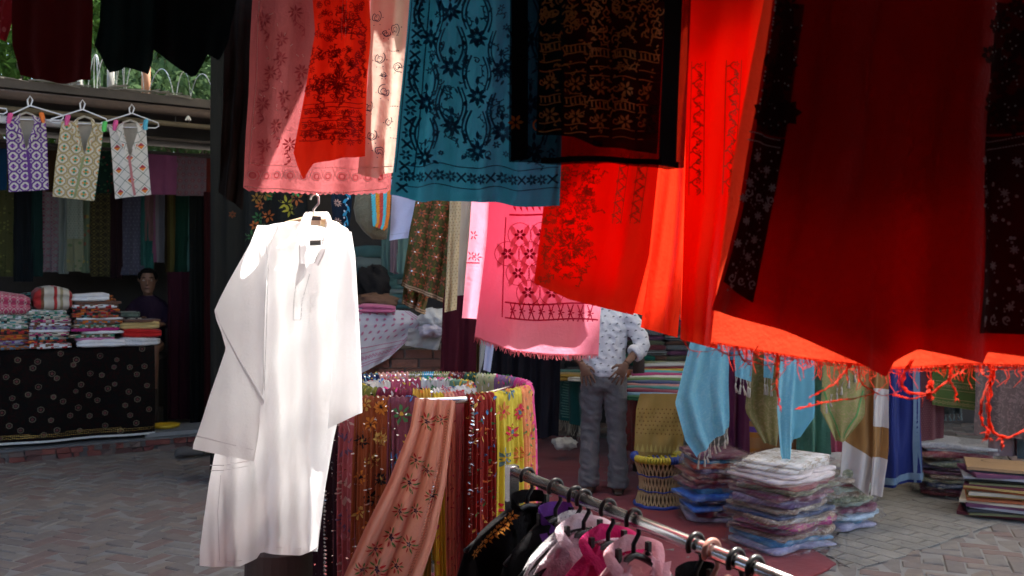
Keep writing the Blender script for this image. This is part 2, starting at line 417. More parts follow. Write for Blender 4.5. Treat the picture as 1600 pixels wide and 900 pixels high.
# maroon carpet and the grey mat
def ground_sheet(name, pts, z, th, mat, jag=.0, n=14):
    Q = [gnd(*p) for p in pts]; out = []
    for i in range(len(Q)):
        for t in np.linspace(0, 1, n, endpoint=False):
            p = Q[i] * (1 - t) + Q[(i + 1) % len(Q)] * t; out.append((p[0] + RNG.normal() * jag, p[1] + RNG.normal() * jag, z + RNG.normal() * .0015))
    return MB().slab([(x, y, z - th) for x, y, _ in out], out).build(name, mat)
carp = fabric('maroon carpet', (.19, .018, .022), 0, rough=.95, wr=3., bump=.5, mott=.3)
o = ground_sheet('floor_carpet', [(1307, 884), (1120, 985), (640, 1000), (520, 740), (700, 672), (1010, 690), (1130, 770)], .012, .011, carp, .004)
tag(o, 'dark maroon carpet spread under the man and the basket stool', 'carpet')
def mat_material():
    t = NT('grey jute mat'); tc = t.n('ShaderNodeTexCoord').outputs['Object']
    big = t.n('ShaderNodeTexNoise', Vector=tc, Scale=2.6, Detail=7.0, Roughness=.7).outputs[0]; fine = t.n('ShaderNodeTexNoise', Vector=tc, Scale=60., Detail=3.0).outputs[0]
    mp_ = t.n('ShaderNodeMapping', Vector=tc, Rotation=(0, 0, .95)); bk = t.n('ShaderNodeTexBrick', Vector=mp_.outputs[0], Scale=1.9, Color1=(.93, .93, .93), Color2=(1, 1, 1), Mortar=(.78, .78, .78), Mortar__Size=.025, Mortar__Smooth=1.0)
    st = t.n('ShaderNodeMapRange', i0=big, i1=.35, i2=.68, i3=.72, i4=1.12).outputs[0]
    c = t.mix(fine, (.21, .195, .17), (.32, .30, .265)); c = t.n('ShaderNodeHueSaturation', Value=st, Color=c).outputs[0]
    mx = t.n('ShaderNodeMix', _data_type='RGBA', _blend_type='MULTIPLY'); t.put(mx.inputs[0], .8); t.put(mx.inputs[6], c); t.put(mx.inputs[7], bk.outputs[0])
    bp = t.n('ShaderNodeBump', Strength=.6, Distance=.01, Height=t.add(fine, t.mul(3.0, bk.outputs[1]))).outputs[0]
    p = t.n('ShaderNodeBsdfPrincipled', Base__Color=mx.outputs[2], Roughness=.95, Normal=bp); t.t.links.new(p.outputs[0], t.out.inputs[0]); return t.mat
matm = mat_material()
o = ground_sheet('floor_mat', [(1334, 893), (1290, 868), (1330, 800), (1385, 752), (1470, 760), (1568, 818)], .008, .007, matm, .008)
tag(o, 'worn grey-beige floor mat with ragged edge on the brick paving', 'mat')

# awning over the photographer's stall: unseen edge, shaped to place shadow lines on the cloths
AWZ = 2.6
edge = [(-2.6, 2.62), (-1.3, 2.62), (-.9, 2.8), (-.62, 2.82), (-.44, 2.82), (-.38, 2.53), (-.33, 2.5), (-.24, 2.49), (-.17, 2.52), (-.12, 2.5), (-.02, 2.48), (.06, 2.56), (.2, 2.58), (.34, 2.44), (.46, 2.33), (.55, 2.24), (.66, 2.2), (.72, 2.18), (.75, 1.99), (.8, 1.965), (.9, 1.99), (1.1, 1.95), (1.5, 1.93), (2.6, 1.9)]
canv = fabric('awning canvas', (.16, .13, .10), 0, rough=.95, wr=2.)
top = [(x, y, AWZ) for x, y in edge] + [(2.6, -3.2, AWZ + .25), (-2.6, -3.2, AWZ + .25)]
aw = MB().slab(top, [(x, y, z + .012) for x, y, z in top]).build('awning_canvas', canv)
awr = empty('awning', (0, 0, 0)); aw.parent = awr
tag(awr, 'dark canvas awning over the cloths, above the picture', 'awning')
wood = solid('bamboo pole', (.25, .17, .09), .6, sc=20)
for a, b in (((-2.5, 2.05), (-.85, 2.05)), ((-1.1, 2.44), (.3, 2.2)), ((-.1, 1.98), (2.4, 1.45)), ((-2.5, 1.2), (2.5, 1.2))):
    MB().tube([(a[0], a[1], 2.57), (b[0], b[1], 2.57)], .018, 8).build('pole', wood, awr)
for x, y in ((-2.45, 1.2), (2.4, 1.2), (-2.45, -2.9), (2.4, -2.9)):
    MB().tube([(x, y, 0), (x, y, 2.58)], .03, 8).build('post', wood, awr)
# dark wall added unseen behind the photographer to keep cloth fronts dark
bw = MB().box((0, -3.3, 1.4), (2.6, .08, 1.4)).build('added_shop_wall', solid('added dark wall', (.10, .085, .075), .9))
tag(bw, 'dark plaster wall added behind the photographer to keep cloth fronts dark', 'wall')

for sx in (-1, 1):  # unseen side walls added to keep light off the cloth fronts
    w_ = MB().box((sx * 2.62, -1.0, 1.32), (.05, 2.3, 1.32)).build('added_shop_wall', solid('added dark wall', (.10, .085, .075), .9)); tag(w_, 'dark side wall of the photographer\'s shop, %s side' % ('left' if sx < 0 else 'right'), 'wall')
pl = MB().slab([(-2.5, -3.2, -.004), (2.5, -3.2, -.004), (2.5, 1.6, -.004), (.6, 2.2, -.004), (-2.5, 2.45, -.004)], [(-2.5, -3.2, .012), (2.5, -3.2, .012), (2.5, 1.6, .012), (.6, 2.2, .012), (-2.5, 2.45, .012)]).build('floor_carpet', carp); tag(pl, 'maroon carpet at the photographer\'s feet, below the picture', 'carpet')  # unseen carpet added to absorb sunlight bounced off the ground
# pale canvas added out of view over the lane to make open shade
SHZ = 5.0
cpts = [(-1.95, 2.9), (-1.6, 2.9), (-.9, 4.45), (1.2, 4.45), (1.45, 3.98), (1.6, 3.65), (1.85, 3.25), (2.4, 3.24), (3.2, 3.2), (10, 2.9), (10, 14), (-1.95, 14)]  # near edge cut to let sun reach the kurta and cloth hems
can = fabric('added lane canopy', (.66, .62, .54), .62, tr=(.72, .68, .6), rough=.95, wr=.6)
sc_ = MB().slab([(x, y, SHZ) for x, y in cpts], [(x, y, SHZ + .004) for x, y in cpts]).build('added_shade_canopy', can)
tag(sc_, 'pale canvas added high out of view to shade the market lane', 'canopy')
cpts = [(-10, 2.4), (-1.7, 2.9), (-1.7, 14), (-3.2, 14), (-3.1, 10.4), (-4.9, 7.6), (-10, 7.6)]
sc_ = MB().slab([(x, y, SHZ - .05) for x, y in cpts], [(x, y, SHZ - .046) for x, y in cpts]).build('added_shade_canopy', fabric('unseen brown tarpaulin', (.12, .095, .07), .06, rough=.95, wr=.6)); tag(sc_, 'unseen brown tarpaulin added to darken the lane before the left stall', 'canopy')  # unseen tarpaulin added to darken the left side of the lane
nb = MB().box((-7.2, 2.6, 1.8), (.1, 3.6, 1.8)).build('added_shade_wall', solid('added dark wall', (.10, .085, .075), .9)); tag(nb, 'dark wall added left of the picture to darken the left stall', 'wall')  # unseen wall added to cut side light on the left stall
# ================================================================ LEFT STALL
SO, SS, ST = np.array([-4.65, 8.06]), np.array([.853, .522]), np.array([-.522, .853])
STR = math.atan2(SS[1], SS[0])
def stall(px, py, t):
    px, py, t = np.broadcast_arrays(np.asarray(px, float), np.asarray(py, float), np.asarray(t, float))
    k = (px - 800) / F; s = (k * (SO[1] + t * ST[1]) - SO[0] - t * ST[0]) / (SS[0] - k * SS[1])
    x = SO[0] + s * SS[0] + t * ST[0]; D = SO[1] + s * SS[1] + t * ST[1]
    return np.stack([x, D, EYE - (py - 450) / F * D], -1)
def sw(s, t, z): p = SO + s * SS + t * ST; return np.array([p[0], p[1], z])
dark = solid('dark timber', (.045, .035, .03), .8, sc=10)
beam = solid('weathered beam', (.085, .058, .046), .75, sc=12, mott=.35)
walld = solid('stall wall', (.06, .05, .045), .9)
ls = empty('textile_stall', sw(0, 0, 0))
tag(ls, 'dark open-fronted textile stall with pipe-edged flat roof and wire coils', 'stall')
def lbox(mb, s0, s1, t0, t1, z0, z1):
    return mb.slab([sw(s0, t0, z0), sw(s1, t0, z0), sw(s1, t1, z0), sw(s0, t1, z0)], [sw(s0, t0, z1), sw(s1, t0, z1), sw(s1, t1, z1), sw(s0, t1, z1)])
def part(o): # world-space mesh put under the stall Empty
    o.matrix_parent_inverse = ls.matrix_world.inverted(); return o
bpy.context.view_layer.update()
for nm, a, m in (('back_wall', (-3.2, 2.9, 2.6, 2.7, 0, 3.3), walld), ('side_wall', (-3.3, -3.2, 0, 2.7, 0, 3.3), walld), ('end_wall', (2.75, 2.85, .6, 2.6, 0, 3.3), walld),
                 ('roof', (-3.4, 3.0, -.05, 2.8, 3.42, 3.5), solid('roof sheet', (.10, .085, .075), .9, sc=5, mott=.4)), ('floor', (-3.2, 2.9, .12, 2.6, -.005, .1), solid('stall floor', (.13, .135, .14), .9))):
    part(lbox(MB(), *a).build(nm, m, ls))
part(MB().tube([sw(-3.4, -.12, 3.34), sw(3.0, -.12, 3.34)], .045, 10).build('eave_pipe', beam, ls, True))
part(MB().tube([sw(-3.4, -.02, 3.23), sw(3.0, -.02, 3.23)], .028, 10).build('bamboo_rail', solid('bamboo eave', (.15, .115, .07), .7, sc=16), ls, True))
part(MB().tube([sw(-3.4, .05, 3.08), sw(3.0, .05, 3.08)], .02, 8).build('batten', dark, ls, True))
for s in (-1.2, 2.6): part(MB().tube([sw(s, .1, 0), sw(s, .1, 3.4)], .05, 8).build('post', dark, ls, True))
# thatch litter along the roof edge
mb = MB()
for i in range(420):
    s = RNG.uniform(-3.3, 2.9); t = RNG.uniform(-.12, .5); a = RNG.normal() * .5; l = RNG.uniform(.06, .3); z = 3.5 + .03 * RNG.random()
    p = sw(s, t, z); q = sw(s + l * math.cos(a), t + l * math.sin(a) * .4, z + RNG.normal() * .03)
    mb.tube([p, q], .004 + .004 * RNG.random(), 4, False)
o = part(mb.build('roof_litter', solid('straw litter', (.22, .2, .165), .9), ls)); o['kind'] = 'stuff'
# razor wire, strand wires and their posts
wire = solid('galvanised wire', (.48, .5, .5), .45, .7, mott=.1)
def coil(s0, s1, t, zc, r, pitch, name, label):
    n = int((s1 - s0) / pitch * 26); P = []
    for i in range(n):
        a = i / 26 * 6.283; s = s0 + (s1 - s0) * i / n
        P.append(sw(s + .06 * math.sin(a * .37), t + r * .8 * math.cos(a), zc + r * math.sin(a)))
    o = MB().tube(P, .0045, 4).build(name, wire); tag(o, label, 'razor wire'); return o
coil(.55, 1.32, .9, 3.78, .26, .085, 'razor_wire', 'tight bunched coil of razor wire on the stall roof behind the white box')
coil(1.4, 2.95, .7, 3.66, .27, .25, 'razor_wire', 'loose open coil of razor wire along the stall roof near the dark post')
fen = empty('wire_fence', sw(0, 1.2, 3.5)); bpy.context.view_layer.update()
tag(fen, 'sagging fence wires strung on thin posts above the stall roof', 'fence')
for k, (ya, yb) in enumerate(((86, 140), (98, 150), (108, 158), (118, 165), (104, 168))):
    P = [stall(x, ya + (yb - ya) * (x / 360) ** .8 + 6 * math.sin(3 + x / 90 + k), 1.2 + .1 * k) for x in np.linspace(-60, 365, 30)]
    o = MB().tube(P, .007, 5).build('strand', wire if k % 2 else solid('rusty wire', (.3, .25, .17), .7), fen); o.matrix_parent_inverse = fen.matrix_world.inverted()
for x, y0, y1, w, m in ((173, 108, 158, .04, solid('grey post', (.22, .22, .2), .8)), (228, 95, 162, .05, solid('clay post', (.36, .17, .09), .7)), (125, 122, 146, .03, solid('grey post', (.22, .22, .2), .8))):
    o = MB().tube([stall(x, y1 + 10, 1.2), stall(x, y0, 1.2)], w, 8).build('post', m, fen, True); o.matrix_parent_inverse = fen.matrix_world.inverted()
p = stall(116, 149, .3); o = MB().box((p[0], p[1], p[2]), (.085, .06, .045), STR).build('junction_box', solid('white box', (.8, .8, .8), .5))
MB().tube([stall(128, 147, .3), stall(138, 145, .25), stall(146, 153, .2)], .014, 6).build('cable', solid('white box', (.8, .8, .8), .5), o)
tag(o, 'small white junction box on the stall roof edge', 'box')
# kerb of broken red stones
kerb = empty('kerb', sw(0, 0, 0)); struct(kerb); bpy.context.view_layer.update()
o = lbox(MB(), -3.3, 2.9, .03, .14, -.05, .085).build('kerb_bed', solid('kerb mortar', (.12, .11, .105), .95), kerb); o.matrix_parent_inverse = kerb.matrix_world.inverted()
s = -.6; ks = [solid('kerb stone %d' % i, c, .8, sc=18) for i, c in enumerate(((.14, .04, .035), (.10, .045, .04), (.13, .09, .08), (.17, .05, .04)))]
while s < 2.85:
    for z0, z1 in ((.0, .045), (.05, .092)):
        l = RNG.uniform(.07, .16); a, b = s + RNG.uniform(0, .03), s + l
        q = RNG.normal(size=8) * .007
        mb = MB().slab([sw(a + q[0], 0 + q[1], z0), sw(b + q[2], q[3], z0), sw(b, .05, z0), sw(a, .05, z0)], [sw(a + q[4], .004 + q[5], z1 + q[6]), sw(b + q[7], .004, z1), sw(b, .05, z1 + .004), sw(a, .05, z1 + .004)])
        o = mb.build('kerb_stone', ks[int(RNG.integers(4))], kerb); o.matrix_parent_inverse = kerb.matrix_world.inverted()
    s += .13
# display counter and its black ring-printed cloth
ct = empty('display_counter', sw(-1, .6, .1)); tag(ct, 'long timber display counter hidden under the black ring-printed cloth', 'counter'); bpy.context.view_layer.update()
s1 = float((stall(242, 540, .22)[:2] - SO).dot(SS)); CZ = 1.02
def cpart(o): o.matrix_parent_inverse = ct.matrix_world.inverted(); return o
cpart(lbox(MB(), -3.0, s1 - .02, .25, 1.15, CZ - .05, CZ - .008).build('top', dark, ct))
for s in (-2.9, -1.4, s1 - .1):
    for t in (.3, 1.05): cpart(lbox(MB(), s - .03, s + .03, t - .03, t + .03, .1, CZ - .05).build('leg', dark, ct))
blk = fabric('black printed cotton', (.006, .005, .0045), 0, wr=5., pat='brocade', cols=((.012, .004, .004),), sc=14.)
class Drape(Sheet):                              # over the counter edge and down to the kerb
    def __init__(s, sa, sb, t, z0, z1, ph, back=.9, amp=.012, frq=4):
        s.a = (sa, sb, t, z0, z1, ph, back, amp, frq); s.W = sb - sa; s.H = z0 - z1 + back
    def __call__(s, u, v):
        sa, sb, t, z0, z1, ph, back, amp, frq = s.a; u, v = np.broadcast_arrays(np.asarray(u, float), np.asarray(v, float))
        d = v * s.H; down = np.clip(d - back, 0, None)
        ss = sa + (sb - sa) * u; tt = t + np.clip(back - d, 0, None) - amp * np.sin(frq * 6.283 * u + ph + 2 * v) * np.clip(down * 2, 0, 1) - .02 * np.clip(down * 3, 0, 1)
        z = z0 - down + .01 * np.sin(9 * u + 3) * (v > .999)
        P = SO + ss[..., None] * SS + tt[..., None] * ST
        return np.concatenate([P, z[..., None]], -1)
dr = Drape(-2.6, s1, .24, CZ, .13, 1., .9, .03, 5)
cc = sheet_obj('counter_cloth', dr, blk, 70, 50); tag(cc, 'black cloth with ring medallions and gilt border draped over stall counter', 'tablecloth')
e1, e2 = Emb(dr, .004), Emb(dr, .005)
k = 0
for yy in np.arange(.98, 1.72, .115):
    for xx in np.arange(.05, dr.W - .04, .17):
        x = xx + (.085 if k % 2 else 0) + RNG.normal() * .024; y = yy + (.04 if int(xx * 6) % 2 else -.01) + RNG.normal() * .016
        e1.ring(x, y, .024 * RNG.uniform(.8, 1.12), .009 * RNG.uniform(.6, 1.1), 12, .14); e2.disc(x, y, .014, 6)
    k += 1
e1.build('ring_motifs', fabric('ring thread', (.11, .092, .065), 0), cc); e2.build('motif_centres', fabric('ring centre', (.10, .03, .03), 0), cc)
e3 = Emb(dr, .005)
for x in np.arange(.02, dr.W, .017):
    for y in (dr.H - .075, dr.H - .055): e3.disc(x, y + RNG.normal() * .002, .0062, 5)
e3.line([(.0, dr.H - .092), (dr.W, dr.H - .092)], .004)
gold = solid('gilt sequin', (.55, .38, .14), .25, .9, mott=.4, sc=60)
e3.build('gilt_border', gold, cc)
e4 = Emb(dr, .004); e4.line([(x, dr.H - .012) for x in np.linspace(0, dr.W, 60)], .02); e4.build('white_hem', fabric('white hem', (.6, .6, .58), 0), cc)
# stacks of folded cloth on the counter
def mini(n, *cols): return fabric(n, cols[0], .0, pat='mini', cols=cols[1:], sc=42.)
CR, WHT, RD, OR, GN, BR, PK, PU, TL, BK, MG, GD = (.55, .5, .42), (.7, .7, .72), (.42, .03, .03), (.5, .13, .02), (.05, .22, .13), (.16, .08, .04), (.55, .1, .2), (.13, .04, .2), (.05, .25, .27), (.02, .02, .02), (.4, .02, .16), (.5, .35, .1)
fm = {'pink and cream': fabric('f pinkcream', (.5, .06, .13), 0, pat='lattice', cols=(CR, (.6, .4, .4)), sc=16.),
      'cream and brown ikat': fabric('f ikat', CR, 0, pat='uvstripe', cols=(BR, CR, RD, CR, (.3, .25, .15)), sc=38.),
      'white and green': mini('f wg', WHT, GN, CR, (.25, .3, .28)), 'red and maroon': mini('f rm', RD, (.2, .02, .03), OR, BK),
      'orange': mini('f or', OR, RD, BR, OR), 'grey and violet': mini('f gv', (.2, .18, .25), PU, BR, (.3, .3, .35)), 'magenta and cream': mini('f mc', MG, CR, BK, PK, CR),
      'red and white': mini('f rw', RD, WHT, BR, WHT), 'green and cream': mini('f gc', GN, CR, TL, BK, CR), 'white': fabric('f white', (.78, .78, .8), 0, bump=.4), 'dark multicoloured': mini('f dm', BR, OR, TL, BK, RD),
      'rust and blue': mini('f rb', (.3, .1, .05), (.1, .2, .3), OR, BR), 'magenta': fabric('f mag', MG, 0), 'olive flowered': mini('f of', (.2, .18, .1), CR, GN, BR), 'pink': fabric('f pink', (.6, .2, .4), 0),
      'gold-beige': fabric('f gb', (.5, .36, .15), 0), 'plain red': fabric('f red', (.5, .015, .015), 0), 'deep purple': fabric('f pur', (.09, .03, .22), 0), 'silver-white': fabric('f sw', (.75, .75, .78), 0, rough=.25, bump=1.2, wr=22.), 'brown': fabric('f brn', (.14, .07, .05), 0),
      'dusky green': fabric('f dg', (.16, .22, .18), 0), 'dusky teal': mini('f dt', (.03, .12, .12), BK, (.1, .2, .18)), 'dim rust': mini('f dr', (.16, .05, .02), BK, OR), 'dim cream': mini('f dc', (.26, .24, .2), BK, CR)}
def stack(x0, x1, ybot, items, t, name, where, dep=.34, jit=.02, seed=0, ztab=None):
    r = np.random.default_rng(seed); a, b = stall(x0, ybot, t), stall(x1, ybot, t); w = np.linalg.norm(a - b); c = (a + b) / 2; z = ztab if ztab is not None else c[2]
    n = len(items)
    for i in range(n - 1, -1, -1):
        colr, hpx, k = items[i]; h = hpx / F * c[1]
        cc_ = c[:2] + ST * (dep / 2) + SS * r.normal() * jit
        folded(name, '%s folded cloth, %s of %s' % (colr, ordl(i), where), 'folded cloth', (cc_[0], cc_[1], z), w * k, dep * r.uniform(.93, 1.05), h * 1.04, STR + r.normal() * .03, fm[colr], seed * 50 + i, 2 if hpx > 8 else 1, 'folded cloths on the left stall counter')
        z += h
stack(-30, 47, 541, [('pink and cream', 34, 1.), ('white and green', 8, .98), ('green and cream', 7, 1.02), ('white and green', 8, 1.), ('red and maroon', 8, 1.), ('orange', 9, 1.03), ('grey and violet', 8, 1.), ('rust and blue', 7, 1.02)], .24, 'folded_cloth', 'the far left pile', seed=1, ztab=CZ)
stack(47, 111, 545, [('cream and brown ikat', 32, .92), ('white and green', 8, 1.), ('green and cream', 6, 1.02), ('magenta and cream', 6, .98), ('red and white', 6, 1.), ('grey and violet', 5, 1.01), ('white', 4, 1.), ('magenta and cream', 6, .97), ('green and cream', 6, 1.), ('red and maroon', 5, 1.), ('red and white', 9, 1.02)], .2, 'folded_cloth', 'the ikat-topped pile', seed=2, ztab=CZ)
stack(113, 189, 547, [('white', 12, .8), ('brown', 5, .95), ('red and white', 6, .95), ('red and maroon', 6, .95), ('dark multicoloured', 9, 1.), ('white', 3, .95), ('rust and blue', 7, 1.), ('olive flowered', 6, 1.), ('magenta', 5, 1.), ('white', 4, .9), ('olive flowered', 6, .95), ('pink', 4, .8), ('white', 11, .98)], .2, 'folded_cloth', 'the tall white-topped pile', seed=3, ztab=CZ)
stack(190, 252, 534, [('brown', 4, .9), ('gold-beige', 11, 1.), ('plain red', 13, .95), ('silver-white', 13, 1.02)], .22, 'folded_cloth', 'the low right-hand pile', seed=4, ztab=CZ)
stack(188, 222, 500, [('deep purple', 12, 1.)], .62, 'folded_cloth', 'the purple heap in front of the boy', seed=5, ztab=CZ + .16)
# shelf behind the counter with dim piles
sh_ = empty('back_shelf', sw(-1, 1.5, 1.3)); tag(sh_, 'dark shelf behind the counter carrying dim cloth piles', 'shelf'); bpy.context.view_layer.update()
o = lbox(MB(), -3.1, s1 - .3, 1.3, 1.9, 1.36, 1.4).build('board', dark, sh_); o.matrix_parent_inverse = sh_.matrix_world.inverted()
for s in (-3, -1.5, s1 - .35):
    o = lbox(MB(), s - .03, s + .03, 1.35, 1.85, .1, 1.36).build('leg', dark, sh_); o.matrix_parent_inverse = sh_.matrix_world.inverted()
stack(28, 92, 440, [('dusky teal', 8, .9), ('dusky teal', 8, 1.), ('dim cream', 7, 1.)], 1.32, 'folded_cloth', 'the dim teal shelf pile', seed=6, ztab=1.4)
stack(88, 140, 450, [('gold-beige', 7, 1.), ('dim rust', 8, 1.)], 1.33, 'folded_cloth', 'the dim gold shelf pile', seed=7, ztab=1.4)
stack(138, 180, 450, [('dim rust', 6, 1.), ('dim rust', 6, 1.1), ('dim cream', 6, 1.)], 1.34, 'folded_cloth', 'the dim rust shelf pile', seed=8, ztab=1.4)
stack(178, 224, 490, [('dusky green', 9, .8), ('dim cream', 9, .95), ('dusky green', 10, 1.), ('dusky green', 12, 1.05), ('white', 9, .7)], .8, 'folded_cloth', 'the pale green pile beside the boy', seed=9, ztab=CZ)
def fabD(name, base, *a, **k):                    # cloth colours darkened to paint in the shade inside the stall
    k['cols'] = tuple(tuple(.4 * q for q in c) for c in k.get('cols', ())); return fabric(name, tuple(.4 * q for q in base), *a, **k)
# cloth lengths hung at the back of the stall
rail = MB().tube([sw(-3, 1.45, 2.72), sw(2.7, 1.45, 2.72)], .02, 8).build('hanging_rail', dark); tag(rail, 'dark rail at the back of the left stall carrying hung cloth lengths', 'rail')
def H(x0, x1, y0, y1, t, mat, desc, seed, amp=.02, freq=2., cat='hanging cloth', skew=0, grp='cloth lengths hung in the left stall', nu=24, nv=24, hem=None):
    zt = 2.7
    return hang('hanging_cloth', desc, cat, [(x0, y0), (x0 - skew, y1)], [(x1, y0), (x1 - skew, y1)], 9, mat, nu, nv, group=grp, amp=amp, freq=freq, seed=seed, proj=lambda a, b: stall(a, b, t), billow=.01, hem=hem)
DK = 1.
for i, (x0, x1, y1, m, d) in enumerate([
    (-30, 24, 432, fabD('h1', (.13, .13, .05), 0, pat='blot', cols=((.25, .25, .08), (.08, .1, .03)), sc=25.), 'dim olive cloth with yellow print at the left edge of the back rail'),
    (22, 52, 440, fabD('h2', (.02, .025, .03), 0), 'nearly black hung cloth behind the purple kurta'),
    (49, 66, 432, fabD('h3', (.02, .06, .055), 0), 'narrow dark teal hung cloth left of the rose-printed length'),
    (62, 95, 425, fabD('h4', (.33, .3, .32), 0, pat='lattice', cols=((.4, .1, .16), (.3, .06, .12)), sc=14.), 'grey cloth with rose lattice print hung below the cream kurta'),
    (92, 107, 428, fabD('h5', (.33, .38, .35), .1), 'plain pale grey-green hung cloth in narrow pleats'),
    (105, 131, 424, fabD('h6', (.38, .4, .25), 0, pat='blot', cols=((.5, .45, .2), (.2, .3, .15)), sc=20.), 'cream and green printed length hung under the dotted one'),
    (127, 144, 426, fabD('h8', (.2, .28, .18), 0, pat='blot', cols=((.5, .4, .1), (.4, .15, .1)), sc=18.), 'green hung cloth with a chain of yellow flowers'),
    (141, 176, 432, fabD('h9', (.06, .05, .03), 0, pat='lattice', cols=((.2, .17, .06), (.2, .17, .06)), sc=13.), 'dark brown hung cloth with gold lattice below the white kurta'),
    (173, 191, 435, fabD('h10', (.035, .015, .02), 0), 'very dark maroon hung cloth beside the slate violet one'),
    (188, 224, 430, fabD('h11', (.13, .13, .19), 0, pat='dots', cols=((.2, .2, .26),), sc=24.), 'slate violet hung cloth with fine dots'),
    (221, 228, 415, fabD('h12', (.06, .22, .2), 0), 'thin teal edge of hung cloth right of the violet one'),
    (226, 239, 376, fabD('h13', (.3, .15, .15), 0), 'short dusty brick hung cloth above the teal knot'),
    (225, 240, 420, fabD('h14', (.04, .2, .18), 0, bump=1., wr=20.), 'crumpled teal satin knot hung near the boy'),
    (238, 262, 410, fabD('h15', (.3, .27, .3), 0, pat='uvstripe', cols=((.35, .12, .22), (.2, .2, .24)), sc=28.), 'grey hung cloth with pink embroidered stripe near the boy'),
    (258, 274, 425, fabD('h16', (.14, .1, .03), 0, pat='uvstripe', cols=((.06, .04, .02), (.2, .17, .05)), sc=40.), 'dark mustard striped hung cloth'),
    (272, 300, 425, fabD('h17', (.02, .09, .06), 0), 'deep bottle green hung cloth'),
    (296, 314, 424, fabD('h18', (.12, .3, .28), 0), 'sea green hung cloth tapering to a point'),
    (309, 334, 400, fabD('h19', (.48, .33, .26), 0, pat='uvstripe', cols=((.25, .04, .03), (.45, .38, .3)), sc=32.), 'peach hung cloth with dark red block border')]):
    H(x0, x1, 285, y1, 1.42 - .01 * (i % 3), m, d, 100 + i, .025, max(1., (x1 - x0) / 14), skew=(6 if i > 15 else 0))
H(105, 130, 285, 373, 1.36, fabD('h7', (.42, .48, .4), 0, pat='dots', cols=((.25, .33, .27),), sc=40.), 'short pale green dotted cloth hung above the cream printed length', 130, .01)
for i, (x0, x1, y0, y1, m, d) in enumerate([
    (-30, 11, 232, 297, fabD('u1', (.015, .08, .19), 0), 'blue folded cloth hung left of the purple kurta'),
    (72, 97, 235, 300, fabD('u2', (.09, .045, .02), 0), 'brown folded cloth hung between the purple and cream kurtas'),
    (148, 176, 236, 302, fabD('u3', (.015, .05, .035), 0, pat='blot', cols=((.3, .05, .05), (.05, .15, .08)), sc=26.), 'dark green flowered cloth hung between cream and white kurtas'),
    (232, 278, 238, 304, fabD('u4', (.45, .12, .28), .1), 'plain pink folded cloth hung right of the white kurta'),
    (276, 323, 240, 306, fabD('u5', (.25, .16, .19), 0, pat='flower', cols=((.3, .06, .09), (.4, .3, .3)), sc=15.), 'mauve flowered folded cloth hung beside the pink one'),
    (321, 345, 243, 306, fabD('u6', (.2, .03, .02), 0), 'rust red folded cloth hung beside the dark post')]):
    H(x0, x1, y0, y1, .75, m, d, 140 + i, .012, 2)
rail = MB().tube([sw(-3, .75, float(stall(250, 239, .75)[2])), sw(2.7, .75, float(stall(250, 239, .75)[2]))], .018, 8).build('hanging_rail', dark); tag(rail, 'dark rail carrying the pink and mauve folded cloths', 'rail')
# dark drapes closing the stall on the right
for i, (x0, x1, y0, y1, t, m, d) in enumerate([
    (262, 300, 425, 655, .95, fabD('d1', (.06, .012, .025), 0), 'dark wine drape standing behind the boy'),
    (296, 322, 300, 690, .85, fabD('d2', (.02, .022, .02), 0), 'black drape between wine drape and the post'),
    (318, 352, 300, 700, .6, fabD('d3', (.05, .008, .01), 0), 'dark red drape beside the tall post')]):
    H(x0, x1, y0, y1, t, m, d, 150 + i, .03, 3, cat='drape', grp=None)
o = MB().box(tuple(stall(275, 678, .45)[:2]) + (.12,), (.34, .25, .02), STR).build('step', solid('step stone', (.2, .21, .22), .9)); tag(o, 'grey stone step at the right end of the stall', 'step')
p = stall(258, 655, .5); o = MB().loft([((p[0], p[1], .14 + z), (r, 0, 0), (0, r, 0)) for r, z in ((.1, 0), (.14, .012), (.15, .04), (.13, .04), (.11, .015), (.02, .012))], 18).build('dish', solid('yellow plastic', (.6, .4, .03), .4), None, True)
tag(o, 'shallow yellow plastic dish on the stall step', 'dish')
# wire hangers and the three folded kurtas clipped to them
wr_ = solid('coated wire', (.7, .7, .74), .35, .3)
wrail = MB().tube([stall(-40, 183, -.06), stall(183, 201, -.06)], .036, 10).build('hanging_rail', fabric('white rail', (.78, .78, .78), 0), None, True)
tag(wrail, 'white rail under the eave behind the hung kurtas', 'rail')
def whanger(xl, xc, xr, yh, yc, yb, label, t=-.16):
    P = [stall(xc - 3, yh + 4, t), stall(xc - 4, yh - 5, t), stall(xc, yh - 11, t), stall(xc + 4, yh - 5, t), stall(xc + 1, yc, t)]
    mb = MB().tube(P, .007, 5); mb.tube([stall(xc, yc, t), stall(xl, yb - 4, t), stall(xl - 2, yb, t), stall(xl + 4, yb + 2, t), stall(xr - 4, yb + 4, t), stall(xr + 1, yb + 1, t), stall(xr, yb - 4, t), stall(xc, yc, t)], .007, 5)
    o = mb.build('wire_hanger', wr_); return tag(o, label, 'hanger', 'wire hangers under the eave')
whanger(14, 47, 98, 161, 165, 184, 'white wire hanger holding the purple patterned kurta')
whanger(80, 129, 166, 167, 171, 190, 'white wire hanger holding the cream and green kurta')
whanger(158, 206, 247, 174, 177, 196, 'white wire hanger holding the white harlequin kurta')
whanger(-45, -6, 10, 150, 168, 174, 'white wire hanger cut off at the left edge')
hk = MB().tube([stall(341, 192, -.1), stall(343, 205, -.1), stall(338, 211, -.1), stall(334, 207, -.1)], .006, 5).build('wire_hook', wr_); tag(hk, 'small bent wire hook under the eave near the post', 'hook')
mb = MB().tube([stall(294, 172, -.14), stall(294, 182, -.14)], .006, 5)
for q in (-4, 0, 4): mb.tube([stall(294, 181, -.14), stall(294 + q, 188, -.14)], .008, 5)
